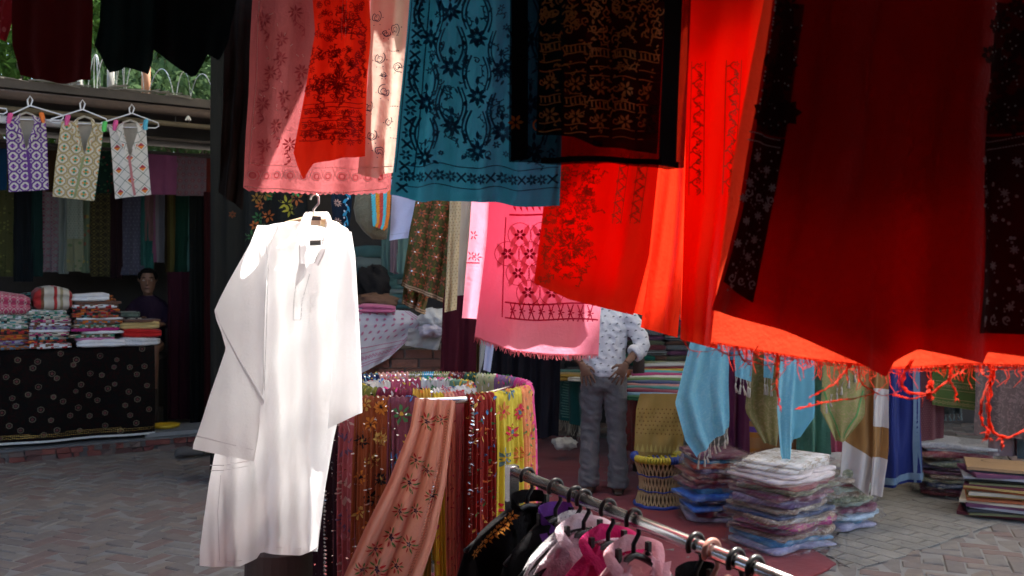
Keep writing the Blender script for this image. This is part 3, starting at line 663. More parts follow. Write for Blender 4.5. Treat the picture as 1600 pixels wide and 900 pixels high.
tag(mb.build('string_knot', fabric('white string', (.7, .68, .62), 0)), 'white string knot tied to the eave pipe', 'string')
pegm = {c: solid('peg ' + c, v, .4) for c, v in {'pink': (.8, .1, .35), 'orange': (.9, .2, .03), 'green': (.1, .7, .15), 'blue': (.08, .5, .75)}.items()}
def peg(x, y, c, label, tilt=3):
    mb = MB().tube([stall(x - tilt * .5, y + 9, -.2), stall(x, y, -.2), stall(x + tilt, y - 7, -.2)], [.014, .022, .014], 6)
    mb.tube([stall(x + tilt * .5, y + 9, -.17), stall(x, y, -.17), stall(x, y - 7, -.17)], [.014, .022, .012], 6)
    tag(mb.build('clothes_peg', pegm[c]), label, 'clothes peg', 'clothes pegs on the wire hangers')
peg(15, 184, 'pink', 'pink clothes peg at the left shoulder of the purple kurta'); peg(66, 183, 'orange', 'orange clothes peg on the purple kurta', -3)
peg(105, 187, 'pink', 'pink clothes peg on the cream kurta'); peg(163, 197, 'green', 'green clothes peg at right shoulder of the cream kurta')
peg(180, 195, 'pink', 'pink clothes peg on the white harlequin kurta'); peg(227, 194, 'blue', 'blue clothes peg on the white harlequin kurta')
k1 = fabric('kurta purple', (.65, .62, .6), .1, pat='quilt', cols=((.66, .62, .58), (.11, .02, .24), (.15, .05, .3), (.26, .10, .42)), sc=11., bump=.15)
k2 = fabric('kurta cream', (.68, .63, .5), .1, pat='quilt', cols=((.68, .64, .54), (.03, .32, .19), (.5, .4, .2), (.72, .33, .1)), sc=9.6, bump=.15)
k3 = fabric('kurta white', (.72, .7, .68), .1, pat='harlequin', cols=((.16, .22, .2), (.75, .25, .05), (.42, .05, .08)), sc=9.5, bump=.15)
lin = fabric('kurta lining', (.5, .46, .4), .1)
def folded_kurta(name, label, TL_, TR_, BL_, BR_, m, trim, xc, seed):
    """kurta folded into a narrow panel: front, slanting back layer, open neck with standing collar"""
    pr = lambda a, b: stall(a, b, -.2)
    front = Sheet([TL_, BL_], [TR_, BR_], 8, amp=.008, freq=1.5, seed=seed, proj=pr, billow=.02, t0=.6)
    xa, ya = xc, TL_[1] + 52
    def inV(u, v):
        P = front(u, v); px = 800 + F * P[0] / P[1]; py = 450 - F * (P[2] - EYE) / P[1]
        return py < ya and abs(px - xc - (ya - py) * .03) < (ya - py) / 52 * 13
    o = sheet_obj(name, front, m, 46, 60, keep=lambda u, v: not inV(u, v)); tag(o, label, 'kurta', 'folded kurtas pegged under the eave')
    bk = Sheet([(TL_[0] + 2, TL_[1] - 2), (BL_[0] + 3, BL_[1] - 5)], [(TR_[0] - 1, TR_[1] - 2), (BR_[0] - 2, BR_[1] - 5)], 8, amp=.006, freq=2, seed=seed + 1, proj=lambda a, b: stall(a, b, -.13), billow=.01)
    sheet_obj('back_layer', bk, lin, 10, 12, o)
    for sgn in (-1, 1):                          # collar flaps curling up round the opening
        cl = Sheet([(xc + sgn * 9, TL_[1] - 5), (xc + sgn * 13, TL_[1] + 10), (xc + sgn * 3, ya - 16)], [(xc + sgn * 15, TL_[1] - 3), (xc + sgn * 20, TL_[1] + 10), (xc + sgn * 8, ya - 12)], 8, amp=.004, freq=1, seed=seed + 2, proj=lambda a, b: stall(a, b, -.24), billow=0)
        sheet_obj('collar', cl, m, 6, 14, o)
    MB().tube([stall(xc - 11, TL_[1] - 4, -.2), stall(xc, TL_[1] - 8, -.14), stall(xc + 11, TL_[1] - 4, -.2)], .012, 6).build('neck_band', lin, o, True)
    em = Emb(front, .005); u = lambda px, py: ((px - (TL_[0] + (BL_[0] - TL_[0]) * (py - TL_[1]) / (BL_[1] - TL_[1]))) / (TR_[0] - TL_[0]) * front.W, (py - TL_[1]) / (BL_[1] - TL_[1]) * front.H)
    em.line([u(xc + (BL_[0] - TL_[0]) * .0 + k * (BL_[0] + BR_[0] - TL_[0] - TR_[0]) * .5, ya + k * (BL_[1] - ya - 2)) for k in np.linspace(0, 1, 12)], .022); em.build('placket', trim, o)
    return o
folded_kurta('folded_kurta', 'purple and cream patterned kurta pegged under the stall eave', (9, 184), (71, 184), (12, 300), (78, 297), k1, fabric('purple trim', (.13, .05, .24), 0), 41, 301)
folded_kurta('folded_kurta', 'cream kurta with green and orange squares pegged under the eave', (96, 190), (163, 194), (82, 307), (146, 314), k2, fabric('olive trim', (.3, .35, .18), 0), 132, 302)
folded_kurta('folded_kurta', 'white kurta with orange harlequin diamonds pegged under the eave', (170, 196), (228, 193), (181, 311), (236, 304), k3, fabric('pink trim', (.5, .2, .22), 0), 203, 303)
# tall dark post with flowered black lengths
tp = MB().tube([tuple(at(366, 450, 7.4)[:2]) + (0,), tuple(at(366, 450, 7.4)[:2]) + (3.9,)], [.17, .13], 14).build('roof_post', dark, None, True); tag(tp, 'tall dark timber post between left stall and white kurta', 'post')
bl = fabric('black flowered', (.016, .016, .014), 0, wr=4.)
def flowered(x0, x1, y0, y1, D, label, seed, cols, n=24, r=.05, mat=None, base=None):
    o, sh = hang('hanging_cloth', label, 'hanging cloth', [(x0, y0), (x0 - 3, y1)], [(x1, y0), (x1 + 3, y1)], D, mat or bl, 20, 40, amp=.03, freq=2.5, seed=seed)
    rr = np.random.default_rng(seed); es = [Emb(sh, .004) for _ in cols]
    for k in range(n):
        e = es[k % len(cols)]; e.flower(rr.uniform(.05, sh.W - .05), rr.uniform(.05, sh.H - .05), r * rr.uniform(.6, 1.2), 6, .018, a0=rr.random())
    for e, c in zip(es, cols): e.build('embroidery', fabric('emb %s %.2f%.2f%.2f' % (label[:3], *c), c, 0), o)
    return o
flowered(330, 396, -40, 745, 7.1, 'tall black cloth with sparse flowers hung on the dark post', 401, [(.1, .03, .01), (.03, .05, .02)], 18)
flowered(384, 440, 150, 520, 6.4, 'black cloth with orange flowers hung left behind the white kurta', 402, [(.35, .09, .02), (.25, .12, .02), (.03, .1, .03)], 50)
flowered(434, 480, 200, 500, 6.2, 'black cloth with green and yellow embroidery just above the kurta collar', 403, [(.35, .3, .03), (.03, .25, .08), (.3, .08, .02)], 46)
shp = gnd(296, 716)
for k, (dx, dy, rz) in enumerate(((0, 0, .4), (.2, .14, .2))):
    rows = [((shp[0] + dx + x * math.cos(rz), shp[1] + dy + x * math.sin(rz), .02 + h), (-math.sin(rz) * w, math.cos(rz) * w, 0), (0, 0, h)) for x, w, h in ((-.13, .02, .03), (-.1, .04, .045), (-.03, .042, .05), (.05, .045, .035), (.11, .035, .028), (.135, .01, .02))]
    tag(MB().loft(rows, 12).build('shoe', solid('grey shoe', (.10, .09, .085), .7), None, True), ('left' if k == 0 else 'right') + ' grey worn shoe standing at the kerb behind the white kurta', 'shoe')
# ================================================================ STALLS ACROSS THE LANE
rs = empty('market_stall', (2, 8, 0)); tag(rs, 'dark roofed market stall behind the hanging shawls and brick counter', 'stall'); bpy.context.view_layer.update()
def rpart(o): o.matrix_parent_inverse = rs.matrix_world.inverted(); return o
rpart(MB().box((2.6, 10.6, 1.7), (6.0, .08, 1.7)).build('back_wall', walld, rs))
rpart(MB().box((3.3, 9.0, 3.3), (5.2, 1.5, .05)).build('roof', solid('roof sheet', (.16, .14, .125), .9), rs))
rpart(MB().box((8.5, 9, 1.65), (.08, 1.5, 1.6)).build('side_wall', walld, rs))
for x in (-1.9, 1.1, 4.6): rpart(MB().tube([(x, 7.7, 0), (x, 7.7, 3.25)], .05, 8).build('post', dark, rs, True))
# brick counter with display cloths (seen over the round rack)
bc = empty('brick_counter', (-1, 8, 0)); tag(bc, 'red brick counter under the pink and white display cloth', 'counter'); bpy.context.view_layer.update()
def bpart(o): o.matrix_parent_inverse = bc.matrix_world.inverted(); return o
x0, x1, D0 = at(500, 0, 7.8)[0], at(744, 0, 7.8)[0], 7.8
bpart(MB().box(((x0 + x1) / 2, D0 + .45, .53), ((x1 - x0) / 2 - .02, .43, .53)).build('core', solid('mortar', (.2, .17, .15), .95), bc))
rb = [solid('red brick %d' % i, c, .9, sc=22, mott=.3, bump=.4) for i, c in enumerate(((.2, .085, .06), (.17, .075, .055), (.22, .1, .07)))]
nrow = 13; bh = 1.06 / nrow; _bd = {}
for r in range(nrow):
    x = x0 - (.125 if r % 2 else 0)
    while x < x1 - .03:
        a, b = max(x, x0), min(x + .24, x1)
        if b - a > .04:
            q = RNG.normal() * .004
            bpart(MB().box(((a + b) / 2, D0 + .02 + q, (r + .5) * bh), ((b - a) / 2 - .005, .03, bh / 2 - .005)).build('brick', rb[int(RNG.integers(3))], bc))
        x += .25
wc = fabric('white display cotton', (.62, .62, .68), .15, wr=7., bump=.4)
L_ = [(545, 478), (556, 520), (556, 588)]; R_ = [(640, 486), (668, 503), (608, 560)]
o, sh = hang('display_cloth', 'white cotton length with pink block-printed border spread over brick counter', 'display cloth', L_, R_, (7.6, 7.75), wc, 40, 40, amp=.02, freq=1.5, seed=41, billow=.03)
e = Emb(sh, .006); e2 = Emb(sh, .005); W_, H_ = sh.W, sh.H
for k in range(7):
    for j in range(5): e.leaf(.03 + k * W_ * .125 + (j % 2) * .03, H_ * (.08 + j * .1), .035, .02, 2.2 + .3 * (k % 2))
for q in (.62, .7, .86, .9): e.line([(x, H_ * q) for x in np.linspace(.01, W_ * .98, 30)], .006)
for x in np.arange(.03, W_ - .02, .04): e2.flower(x, H_ * .78, .022, 6, .009)
for q in (.9, .95): e.line([(W_ * q, y) for y in np.linspace(.01, H_ * .88, 20)], .008)
pkp = fabric('pink print', (.55, .2, .33), .1); e.build('printed_border', pkp, o); e2.build('printed_flowers', pkp, o)
pb = Sheet([(545, 476), (548, 560)], [(640, 490), (640, 520)], 7.7)
c = at(588, 489, 7.75); folded('folded_cloth', 'pink folded cloth lying on the white display cloth', 'folded cloth', c, .33, .25, .07, .1, fabric('rose pink', (.6, .16, .3), .1), 11)
# crumpled whites at the end of the counter
def crumple(name, label, cat, px, py, D, w, h, d, mat, seed):
    r = np.random.default_rng(seed); c = at(px, py, D); n, m = 28, 14; V = []; ph = r.random(12) * 6.28
    for j in range(m):
        p = math.pi * j / (m - 1)
        for i in range(n):
            t = 6.283 * i / n; q = 1 + .14 * math.sin(3 * t + ph[0] + 2 * p) + .1 * math.sin(7 * t + ph[1] - 4 * p) + .07 * math.sin(11 * p + ph[2] + 2 * t)
            V.append((c[0] + w / 2 * q * math.sin(p) ** .7 * math.cos(t), c[1] + d / 2 * q * math.sin(p) ** .7 * math.sin(t), c[2] + h / 2 * q * math.cos(p)))
    return tag(mesh(name, V, grid_faces(n, m, True), mat, None, True), label, cat)
crumple('crumpled_cloth', 'crumpled white cloth heap at the right end of the brick counter', 'cloth heap', 676, 498, 7.75, .24, .16, .3, fabric('crumpled white', (.66, .66, .66), .1, bump=.8, wr=16.), 51)
crumple('crumpled_cloth', 'pale lilac crumpled cloth below the white heap', 'cloth heap', 674, 517, 7.65, .22, .1, .25, fabric('crumpled lilac', (.58, .55, .66), .1, bump=.8, wr=16.), 52)
hang('display_cloth', 'greyish plastic-covered cloth hanging over the brick counter edge', 'display cloth', [(640, 512), (632, 540)], [(692, 520), (684, 547)], 7.7, fabric('grey white cloth', (.45, .45, .45), .1, bump=.8), 20, 16, amp=.03, freq=2, seed=53)
crumple('cloth_bundle', 'black cloth bundle on the brick counter beside the white kurta', 'bundle', 583, 446, 8.1, .32, .32, .3, fabric('black bundle', (.02, .018, .018), 0, bump=.6), 54)
crumple('cloth_bundle', 'dark brown striped bundle under the black one', 'bundle', 585, 472, 7.95, .38, .14, .3, fabric('striped bundle', (.07, .04, .03), 0, pat='uvstripe', cols=((.16, .09, .06),), sc=40.), 55)
# shelves in shade behind: grey-green folded piles
def pile(px, ybot, D, n, w, h, cols, label, seed, d=.35, rz=0., z=None, name='folded_cloth', jit=.015, group=None, lobes=1):
    r = np.random.default_rng(seed); c = at(px, ybot, D); zz = c[2] if z is None else z
    for i in range(n - 1, -1, -1):
        nm, m = cols[i % len(cols)]; hh = h * r.uniform(.85, 1.15)
        folded(name, '%s, %s of %s' % (nm, ordl(i), label), 'folded cloth', (c[0] + r.normal() * jit, c[1] + d / 2 + r.normal() * jit, zz), w * r.uniform(.95, 1.04), d, hh, rz + r.normal() * .04, m, seed * 31 + i, lobes, group); zz += hh * .98
    return zz
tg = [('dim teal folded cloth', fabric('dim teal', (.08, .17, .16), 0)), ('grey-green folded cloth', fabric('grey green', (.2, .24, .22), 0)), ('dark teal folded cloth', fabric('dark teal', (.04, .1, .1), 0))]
sfl = empty('wall_shelf', (-1.2, 9.1, 1.3)); tag(sfl, 'dark shelf with teal cloth piles behind the white kurta', 'shelf'); bpy.context.view_layer.update()
o = MB().box((-1.15, 9.15, 1.37), (.6, .25, .02)).build('board', dark, sfl); o.matrix_parent_inverse = sfl.matrix_world.inverted()
for x in (-1.7, -.6):
    o = MB().box((x, 9.15, .68), (.03, .2, .68)).build('leg', dark, sfl); o.matrix_parent_inverse = sfl.matrix_world.inverted()
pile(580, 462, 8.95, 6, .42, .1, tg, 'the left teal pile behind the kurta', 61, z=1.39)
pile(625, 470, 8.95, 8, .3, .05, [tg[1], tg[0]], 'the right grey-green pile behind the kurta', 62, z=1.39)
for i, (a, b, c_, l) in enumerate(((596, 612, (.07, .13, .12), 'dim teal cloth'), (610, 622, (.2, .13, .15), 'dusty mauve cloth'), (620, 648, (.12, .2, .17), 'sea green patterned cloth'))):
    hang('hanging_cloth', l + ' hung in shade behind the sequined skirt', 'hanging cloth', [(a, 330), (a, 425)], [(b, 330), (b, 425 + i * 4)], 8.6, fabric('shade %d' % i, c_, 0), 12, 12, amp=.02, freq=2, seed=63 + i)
# things hung above the rack, seen below the pink and blue cloths
ln = empty('clothes_line', (0, 5, 2.2)); tag(ln, 'thin rope line carrying the skirt and bag behind the blue cloth', 'rope'); bpy.context.view_layer.update()
o = MB().tube([(x, 4.95, 2.22 + .02 * (x + .6) ** 2) for x in np.linspace(-1.03, -.2, 20)], .005, 6).build('strand', fabric('rope', (.4, .35, .25), 0), ln); o.matrix_parent_inverse = ln.matrix_world.inverted()
for x in (-1.03, -.2):
    o = MB().tube([(x, 4.95, 2.22), (x, 4.95, 5.0)], .004, 6).build('cord', _mc['rope'], ln); o.matrix_parent_inverse = ln.matrix_world.inverted()
def Lz(D, z): return 450 - (z - EYE) * F / D
yT = Lz(4.9, 2.2)
o, sh = hang('embroidered_cloth', 'black cloth embroidered with cyan leaves and white daisies hung on line', 'hanging cloth', [(516, yT), (517, 300), (520, 352)], [(552, yT), (551, 300), (545, 366)], 4.9, fabric('blackblue', (.015, .025, .04), .05), 20, 30, amp=.012, freq=1.5, seed=71)
ea, eb, ecn = Emb(sh, .004), Emb(sh, .004), Emb(sh, .004)
for k, y in enumerate(np.arange(.03, sh.H, .035)):
    ea.leaf(sh.W * .78, y, .04, .016, 1.1 if k % 2 else 2.3); ecn.disc(sh.W * .72 + .01 * math.sin(k), y, .006)
    if k % 3 == 0: eb.flower(sh.W * .32, y, .024, 9, .006)
ea.vine(sh.W * .74, 0, sh.W * .74, sh.H, .008, 5, .005)
ea.build('cyan_leaves', fabric('cyan thread', (.05, .4, .6), 0), o); eb.build('daisies', fabric('peach thread', (.75, .45, .33), 0), o); ecn.build('knots', fabric('white thread', (.8, .8, .8), 0), o)
# olive bag with cross-stitched chevron band
bag = MB(); rows = []
for y, a, b, d in ((288, 558, 604, .03), (305, 555, 606, .05), (325, 552, 607, .07), (345, 556, 607, .07), (362, 568, 606, .05), (374, 582, 604, .02)):
    p, q = at(a, y, 4.88), at(b, y, 4.88); rows.append(((p + q) / 2, (q - p) / 2, (0, d, 0)))
bo = bag.loft(rows, 22).build('shoulder_bag', fabric('olive canvas', (.17, .15, .09), 0, bump=.9, wr=12.), None, True); tag(bo, 'olive drab cloth bag with bright cross-stitched band hung on line', 'bag')
MB().tube([at(560, 290, 4.88), at(568, yT + 5, 4.93), at(596, yT + 4, 4.93), at(603, 290, 4.88)], .012, 6).build('strap', _mc['olive canvas'], bo)
for k, (c_, off) in enumerate((((.1, .55, .6), 0), ((.85, .35, .03), 7), ((.7, .08, .05), 14), ((.1, .6, .65), 21), ((.85, .25, .03), 27))):
    mb = MB(); pts = [(583 + off * .9, 300), (589 + off * .75 - 4, 335), (586 + off * .55, 352 + off * .25)]
    for (xa, ya), (xb, yb) in zip(pts[:-1], pts[1:]):
        for t in np.linspace(0, 1, 9, endpoint=False):
            x, y = xa + (xb - xa) * t, ya + (yb - ya) * t
            mb.tube([at(x - 2.5, y + 3, 4.80), at(x + 3.5, y - 3, 4.80)], .0075, 5)
    mb.build('stitched_band', fabric('stitch %d' % k, c_, 0), bo, stuff=True)
o, sh = hang('pale_cloth', 'plain pale blue cloth tail hanging beside the olive bag', 'hanging cloth', [(611, yT), (612, 300), (608, 376)], [(655, yT), (652, 300), (638, 372)], 4.85, fabric('pale blue', (.62, .66, .85), .2), 16, 24, amp=.01, freq=1, seed=73)
e = Emb(sh, .003); e.line([(x, sh.H - .03) for x in np.linspace(0, sh.W, 10)], .003); e.build('hem_seam', fabric('pale seam', (.45, .5, .65), 0), o)
# sequined skirt
skm = fabric('skirt ground', (.13, .09, .025), .1, pat='brocade', cols=((.07, .085, .02),), sc=30.)
for layer, (L_, R_, D, lab) in enumerate((([(655, yT), (650, 310), (626, 447)], [(712, yT), (716, 310), (692, 473)], 4.8, 'brown and green sequined skirt panel hung above the round rack'),
                                          ([(650, yT), (645, 320), (628, 475)], [(708, yT), (704, 330), (662, 492)], 4.9, 'lower rear panel of sequined skirt showing below the front one'))):
    o, sh = hang('sequined_skirt', lab, 'skirt', L_, R_, D, skm, 50, 50, amp=.035, freq=2.4, seed=75 + layer, t0=.5)
    e, f_, g_, q_ = Emb(sh, .004), Emb(sh, .005), Emb(sh, .006), Emb(sh, .006); k = 0
    for y in np.arange(.03, sh.H - .03, .055):
        for x in np.arange(.02 + (k % 2) * .028, sh.W - .01, .056):
            e.flower(x, y, .026, 6, .011); f_.leaf(x + .028, y, .025, .012, 1.9); g_.disc(x, y, .0045, 5)
        k += 1
    e.build('orange_stars', fabric('rust thread', (.42, .12, .05), 0), o); f_.build('green_leaves', fabric('moss thread', (.1, .14, .02), 0), o); g_.build('sequins', solid('silver sequin', (.9, .88, .8), .15, .9), o)
    for dy in (.008, .02): q_.line([(x, sh.H - dy) for x in np.linspace(0, sh.W, 30)], .008)
    q_.build('beige_hem', fabric('beige hem', (.5, .33, .2), .1), o)
o, sh = hang('lace_length', 'golden cream lace length hung right of the sequined skirt', 'hanging cloth', [(700, yT), (703, 310), (695, 488)], [(718, yT), (721, 310), (713, 484)], 4.75, fabric('cream lace', (.62, .48, .27), .25, pat='dots', cols=((.45, .3, .14),), sc=60.), 16, 40, amp=.018, freq=1.4, seed=77)
hang('beige_length', 'plain beige cotton length hung against the pink cloth', 'hanging cloth', [(716, yT), (718, 310), (712, 462)], [(742, yT), (742, 310), (738, 460)], 4.82, fabric('beige cotton', (.55, .46, .36), .25), 16, 30, amp=.02, freq=1.5, seed=78)
# maroon cloth, black garments, white tails
hang('maroon_length', 'deep maroon cloth length hanging below the beige one', 'hanging cloth', [(694, 380), (690, 520), (686, 615)], [(745, 380), (745, 520), (744, 615)], 6.6, fabric('deep maroon', (.06, .008, .015), .05), 24, 30, amp=.04, freq=2, seed=79)
hang('ochre_length', 'narrow ochre strip between maroon cloth and black garments', 'hanging cloth', [(740, 400), (738, 600)], [(754, 400), (750, 600)], 6.8, fabric('ochre dark', (.14, .09, .02), .05), 10, 20, amp=.02, freq=1, seed=80)
for i, (L_, R_, D, c_, l) in enumerate((([(762, 420), (757, 660)], [(822, 420), (815, 690)], 7.0, (.012, .012, .016), 'long black garment hanging beside the maroon cloth'), ([(812, 420), (806, 690)], [(880, 420), (872, 680)], 7.2, (.016, .015, .02), 'long black garment hanging left of the man'))):
    hang('black_garment', l, 'garment', L_, R_, D, fabric('black g%d' % i, c_, 0), 30, 30, amp=.05, freq=2.5, seed=81 + i)
hang('white_tail', 'white shirt tail hanging below the pink cloth', 'hanging cloth', [(752, 470), (748, 592)], [(768, 470), (756, 560)], 6.5, fabric('white tail', (.55, .57, .52), .2), 10, 16, amp=.015, freq=1, seed=84)
hang('white_tail', 'pale blue shirt tail hanging before the black garments', 'hanging cloth', [(766, 470), (755, 578)], [(782, 470), (766, 582)], 6.45, fabric('paleblue tail', (.5, .55, .75), .2), 10, 16, amp=.012, freq=1, seed=85)
rail = MB().tube([(-.8, 6.9, 2.05), (.6, 7.0, 2.05)], .015, 8).build('hanging_rail', dark); tag(rail, 'dark rail carrying the maroon and black garments', 'rail')

# ---------------------------------------------------------------- RIGHT: scarf counter
TZ = .72; A_, B_ = np.array([1.28, 6.62]), np.array([.52, 9.1]); Rv = np.array([1.5, .5])
sc2 = empty('scarf_table', (1.5, 7.5, 0)); tag(sc2, 'low table heaped with scarves, hidden under hanging cloths', 'table'); bpy.context.view_layer.update()
def spart(o): o.matrix_parent_inverse = sc2.matrix_world.inverted(); return o
q = [A_, A_ + Rv, B_ + Rv, B_]
spart(MB().slab([(*p, TZ - .04) for p in q], [(*p, TZ) for p in q]).build('top', dark, sc2))
for p in (A_ + (.08, .1), A_ + Rv * .95, B_ + Rv * .95, B_ + (.1, -.15)): spart(MB().box((p[0], p[1], TZ / 2 - .02), (.03, .03, TZ / 2 - .02)).build('leg', dark, sc2))
E_ = (B_ - A_) / np.linalg.norm(B_ - A_); N_ = np.array([E_[1], -E_[0]])
def edge_cloth(name, label, cat, a, b, drop, mat, seed, amp=.03, over=.3, nu=30, nv=30, frq=3, off=.03):
    class T(Sheet):
        def __init__(s): s.W = (b - a) * np.linalg.norm(B_ - A_); s.H = drop + over
        def __call__(s, u, v):
            u, v = np.broadcast_arrays(np.asarray(u, float), np.asarray(v, float)); d = v * s.H; dn = np.clip(d - over, 0, None)
            P = A_ + (B_ - A_) * (a + (b - a) * u)[..., None] + N_ * (np.clip(over - d, 0, None) - off * np.clip(dn * 6, 0, 1) - amp * np.sin(frq * 6.283 * u + seed + 2 * dn) * np.clip(dn * 2, 0, 1))[..., None]
            return np.concatenate([P, (TZ + .01 + .012 * np.sin(seed) - dn)[..., None]], -1)
    sh = T(); o = sheet_obj(name, sh, mat, nu, nv); tag(o, label, cat); return o, sh
o, sh = edge_cloth('table_shawl', 'teal green silk shawl with fringe draped over table left of man', 'shawl', .66, 1.0, .48, fabric('teal silk', (.015, .14, .13), .1, rough=.45), 2.)
e = Emb(sh, .004)
for k in range(16): e.line([(sh.W * (.72 + .02 * math.sin(k)), .33 + k * .027), (sh.W * (.9 + .02 * math.sin(2 * k)), .33 + k * .027 + .006)], .012)
for x in np.arange(.01, sh.W, .02): pass
e.build('woven_band', fabric('sea thread', (.2, .42, .33), 0), o)
mb = MB()
for x in np.arange(.02, sh.W, .022):
    p = sh(x / sh.W, 1.0); mb.tube([p, p + np.array([RNG.normal() * .008, -.004, -.05]), p + np.array([RNG.normal() * .02, -.008, -.11])], [.004, .003, .002], 4)
mb.build('fringe', fabric('fringe beige', (.4, .36, .28), 0), o, stuff=True)
o, sh = edge_cloth('table_shawl', 'dull red patterned shawl draped over table right of man', 'shawl', .17, .44, .5, fabric('dull red', (.22, .03, .035), .05, pat='brocade', cols=((.13, .05, .04),), sc=26.), 4.)
mb = MB()
for x in np.arange(.02, sh.W, .022):
    p = sh(x / sh.W, 1.0); mb.tube([p, p + np.array([RNG.normal() * .01, -.004, -.1])], [.004, .002], 4)
mb.build('fringe', fabric('fringe red', (.25, .08, .07), 0), o, stuff=True)
mus = fabric('mustard silk', (.36, .22, .05), .1, rough=.5, spec=.4)
L_ = [(1000, 615), (994, 640), (990, 716)]; R_ = [(1062, 615), (1070, 640), (1066, 722)]
o, sh = hang('mustard_cloth', 'mustard gold brocade cloth with small buttis hanging behind basket stool', 'shawl', L_, R_, 6.62, mus, 30, 30, amp=.02, freq=2.2, seed=91, billow=.02)
e = Emb(sh, .004); f_ = Emb(sh, .004); k = 0
for y in np.arange(.12, sh.H * .66, .03):
    for x in np.arange(.015 + (k % 2) * .015, sh.W, .03): e.disc(x, y, .0055, 5)
    k += 1
for x in np.arange(.01, sh.W, .034): f_.poly([(x, sh.H - .06), (x + .014, sh.H - .12), (x + .028, sh.H - .06)])
e.build('buttis', fabric('brown buttis', (.13, .06, .01), 0), o); f_.build('temple_border', fabric('gold border', (.5, .36, .1), 0), o)
# scarves laid across the table, one over the next
cols = [('forest green', (.03, .12, .05)), ('sky blue', (.2, .35, .5)), ('wine', (.2, .03, .05)), ('teal', (.04, .2, .2)), ('dusty pink', (.45, .2, .2)), ('navy', (.04, .06, .16)), ('leaf green', (.1, .2, .06)), ('white', (.6, .6, .6)), ('magenta', (.35, .04, .15)), ('turquoise', (.07, .35, .4)), ('mustard', (.5, .33, .04)), ('maroon', (.14, .02, .03)), ('pale grey', (.45, .47, .46)), ('olive', (.15, .16, .05))]
for i, (cn, c_) in enumerate(cols):
    px0, py0 = 968 + i * 3.0, 622 - i * 4.6; px1, py1 = 1064 + i * 2.2, 646 - i * 5.6
    a, b = at(px0, py0, 6.95 + i * .10), at(px1, py1, 6.75 + i * .12); c = (a + b) / 2; w = np.linalg.norm(a - b)
    folded('scarf', '%s scarf, %s in the slanting row beside the man' % (cn, ['first', 'second', 'third', 'fourth', 'fifth', 'sixth', 'seventh', 'eighth', 'ninth', 'tenth', 'eleventh', 'twelfth', 'thirteenth', 'fourteenth'][i] + ' from the front'), 'scarf',
           (c[0], c[1], TZ + .012 + .011 * i), w * 1.1, .2, .04, math.atan2(b[1] - a[1], b[0] - a[0]), fabric('scarf ' + cn, c_, 0, rough=.6), 900 + i, 2, 'scarves laid in a row on the low table')
for i, (px, py, D, w, h, cn, c_) in enumerate(((935, 575, 8.3, .5, .05, 'white', (.6, .58, .52)), (895, 583, 8.4, .45, .06, 'ochre', (.28, .17, .03)), (985, 577, 8.4, .4, .09, 'rust orange', (.35, .1, .03)), (885, 572, 8.7, .4, .07, 'dark green', (.02, .1, .07)), (985, 560, 8.7, .45, .1, 'bottle green', (.01, .08, .06)))):
    c = at(px, py, D); folded('folded_cloth', '%s folded cloth on the table %s the man' % (cn, 'behind' if i in (0, 2, 4) else 'left of'), 'folded cloth', (c[0], c[1], TZ + .01 if i != 4 else TZ + .13), w, .3, h, -.3, fabric('tb ' + cn, c_, 0), 930 + i)
# dark shelf with folded shawls
sfl = empty('wall_shelf', (1.9, 9.9, .5)); tag(sfl, 'dark shelf of folded shawls behind the man', 'shelf'); bpy.context.view_layer.update()
for z in (.72, 1.5):
    o = MB().box((2.2, 9.95, z), (1.6, .3, .02)).build('board', dark, sfl); o.matrix_parent_inverse = sfl.matrix_world.inverted()
for x in (.75, 2.1, 3.7):
    o = MB().box((x, 9.95, .85), (.03, .28, .85)).build('upright', dark, sfl); o.matrix_parent_inverse = sfl.matrix_world.inverted()
sw_ = [('dark striped shawl', fabric('sh1', (.05, .045, .04), 0, pat='vstripe', cols=((.2, .2, .19), (.04, .03, .03)), sc=60.)), ('brown shawl', fabric('sh2', (.09, .04, .025), 0)), ('grey checked shawl', fabric('sh3', (.2, .2, .2), 0, pat='check', cols=((.03, .03, .03),), sc=50.)), ('plum shawl', fabric('sh4', (.09, .03, .06), 0)), ('dark olive shawl', fabric('sh5', (.11, .11, .06), 0, pat='check', cols=((.03, .03, .02),), sc=40.)), ('maroon shawl', fabric('sh6', (.1, .02, .025), 0))]
pile(1010, 600, 9.75, 9, .42, .06, sw_, 'the dark pile right of the man', 95, z=.74)
pile(1072, 600, 9.75, 10, .46, .055, sw_[2:] + sw_[:2], 'the dark pile behind the blue shawl', 96, z=.74)
# basket stool (reed mudda)
bs = empty('basket_stool', gnd(1030, 790)); tag(bs, 'reed basket stool with blue and yellow bound rim', 'stool')
reed = solid('reed', (.5, .34, .16), .6, sc=30, mott=.3); blu = solid('blue binding', (.03, .06, .28), .5, mott=.4, sc=40); yel = solid('yellow binding', (.5, .4, .04), .5, mott=.3, sc=40)
R0, R1, BH = .175, .185, .36
def reeds(tw, name):
    mb = MB()
    for k in range(34):
        a = 6.283 * k / 34; P = []
        for t in np.linspace(0, 1, 7):
            rr = R0 * (1 - t) + R1 * t - .038 * math.sin(math.pi * t); an = a + tw * t; P.append((rr * math.cos(an), rr * math.sin(an), .015 + t * (BH - .03)))
        mb.tube(P, .0055, 5)
    return mb.build(name, reed, bs, stuff=True)
MB().loft([((0, 0, z), (r_, 0, 0), (0, r_, 0)) for z, r_ in ((.01, .16), (.1, .143), (.19, .135), (.27, .143), (.34, .165))], 24).build('lining', solid('reed lining', (.12, .075, .035), .9), bs, True); reeds(.5, 'reed_layer'); reeds(-.5, 'reed_layer')
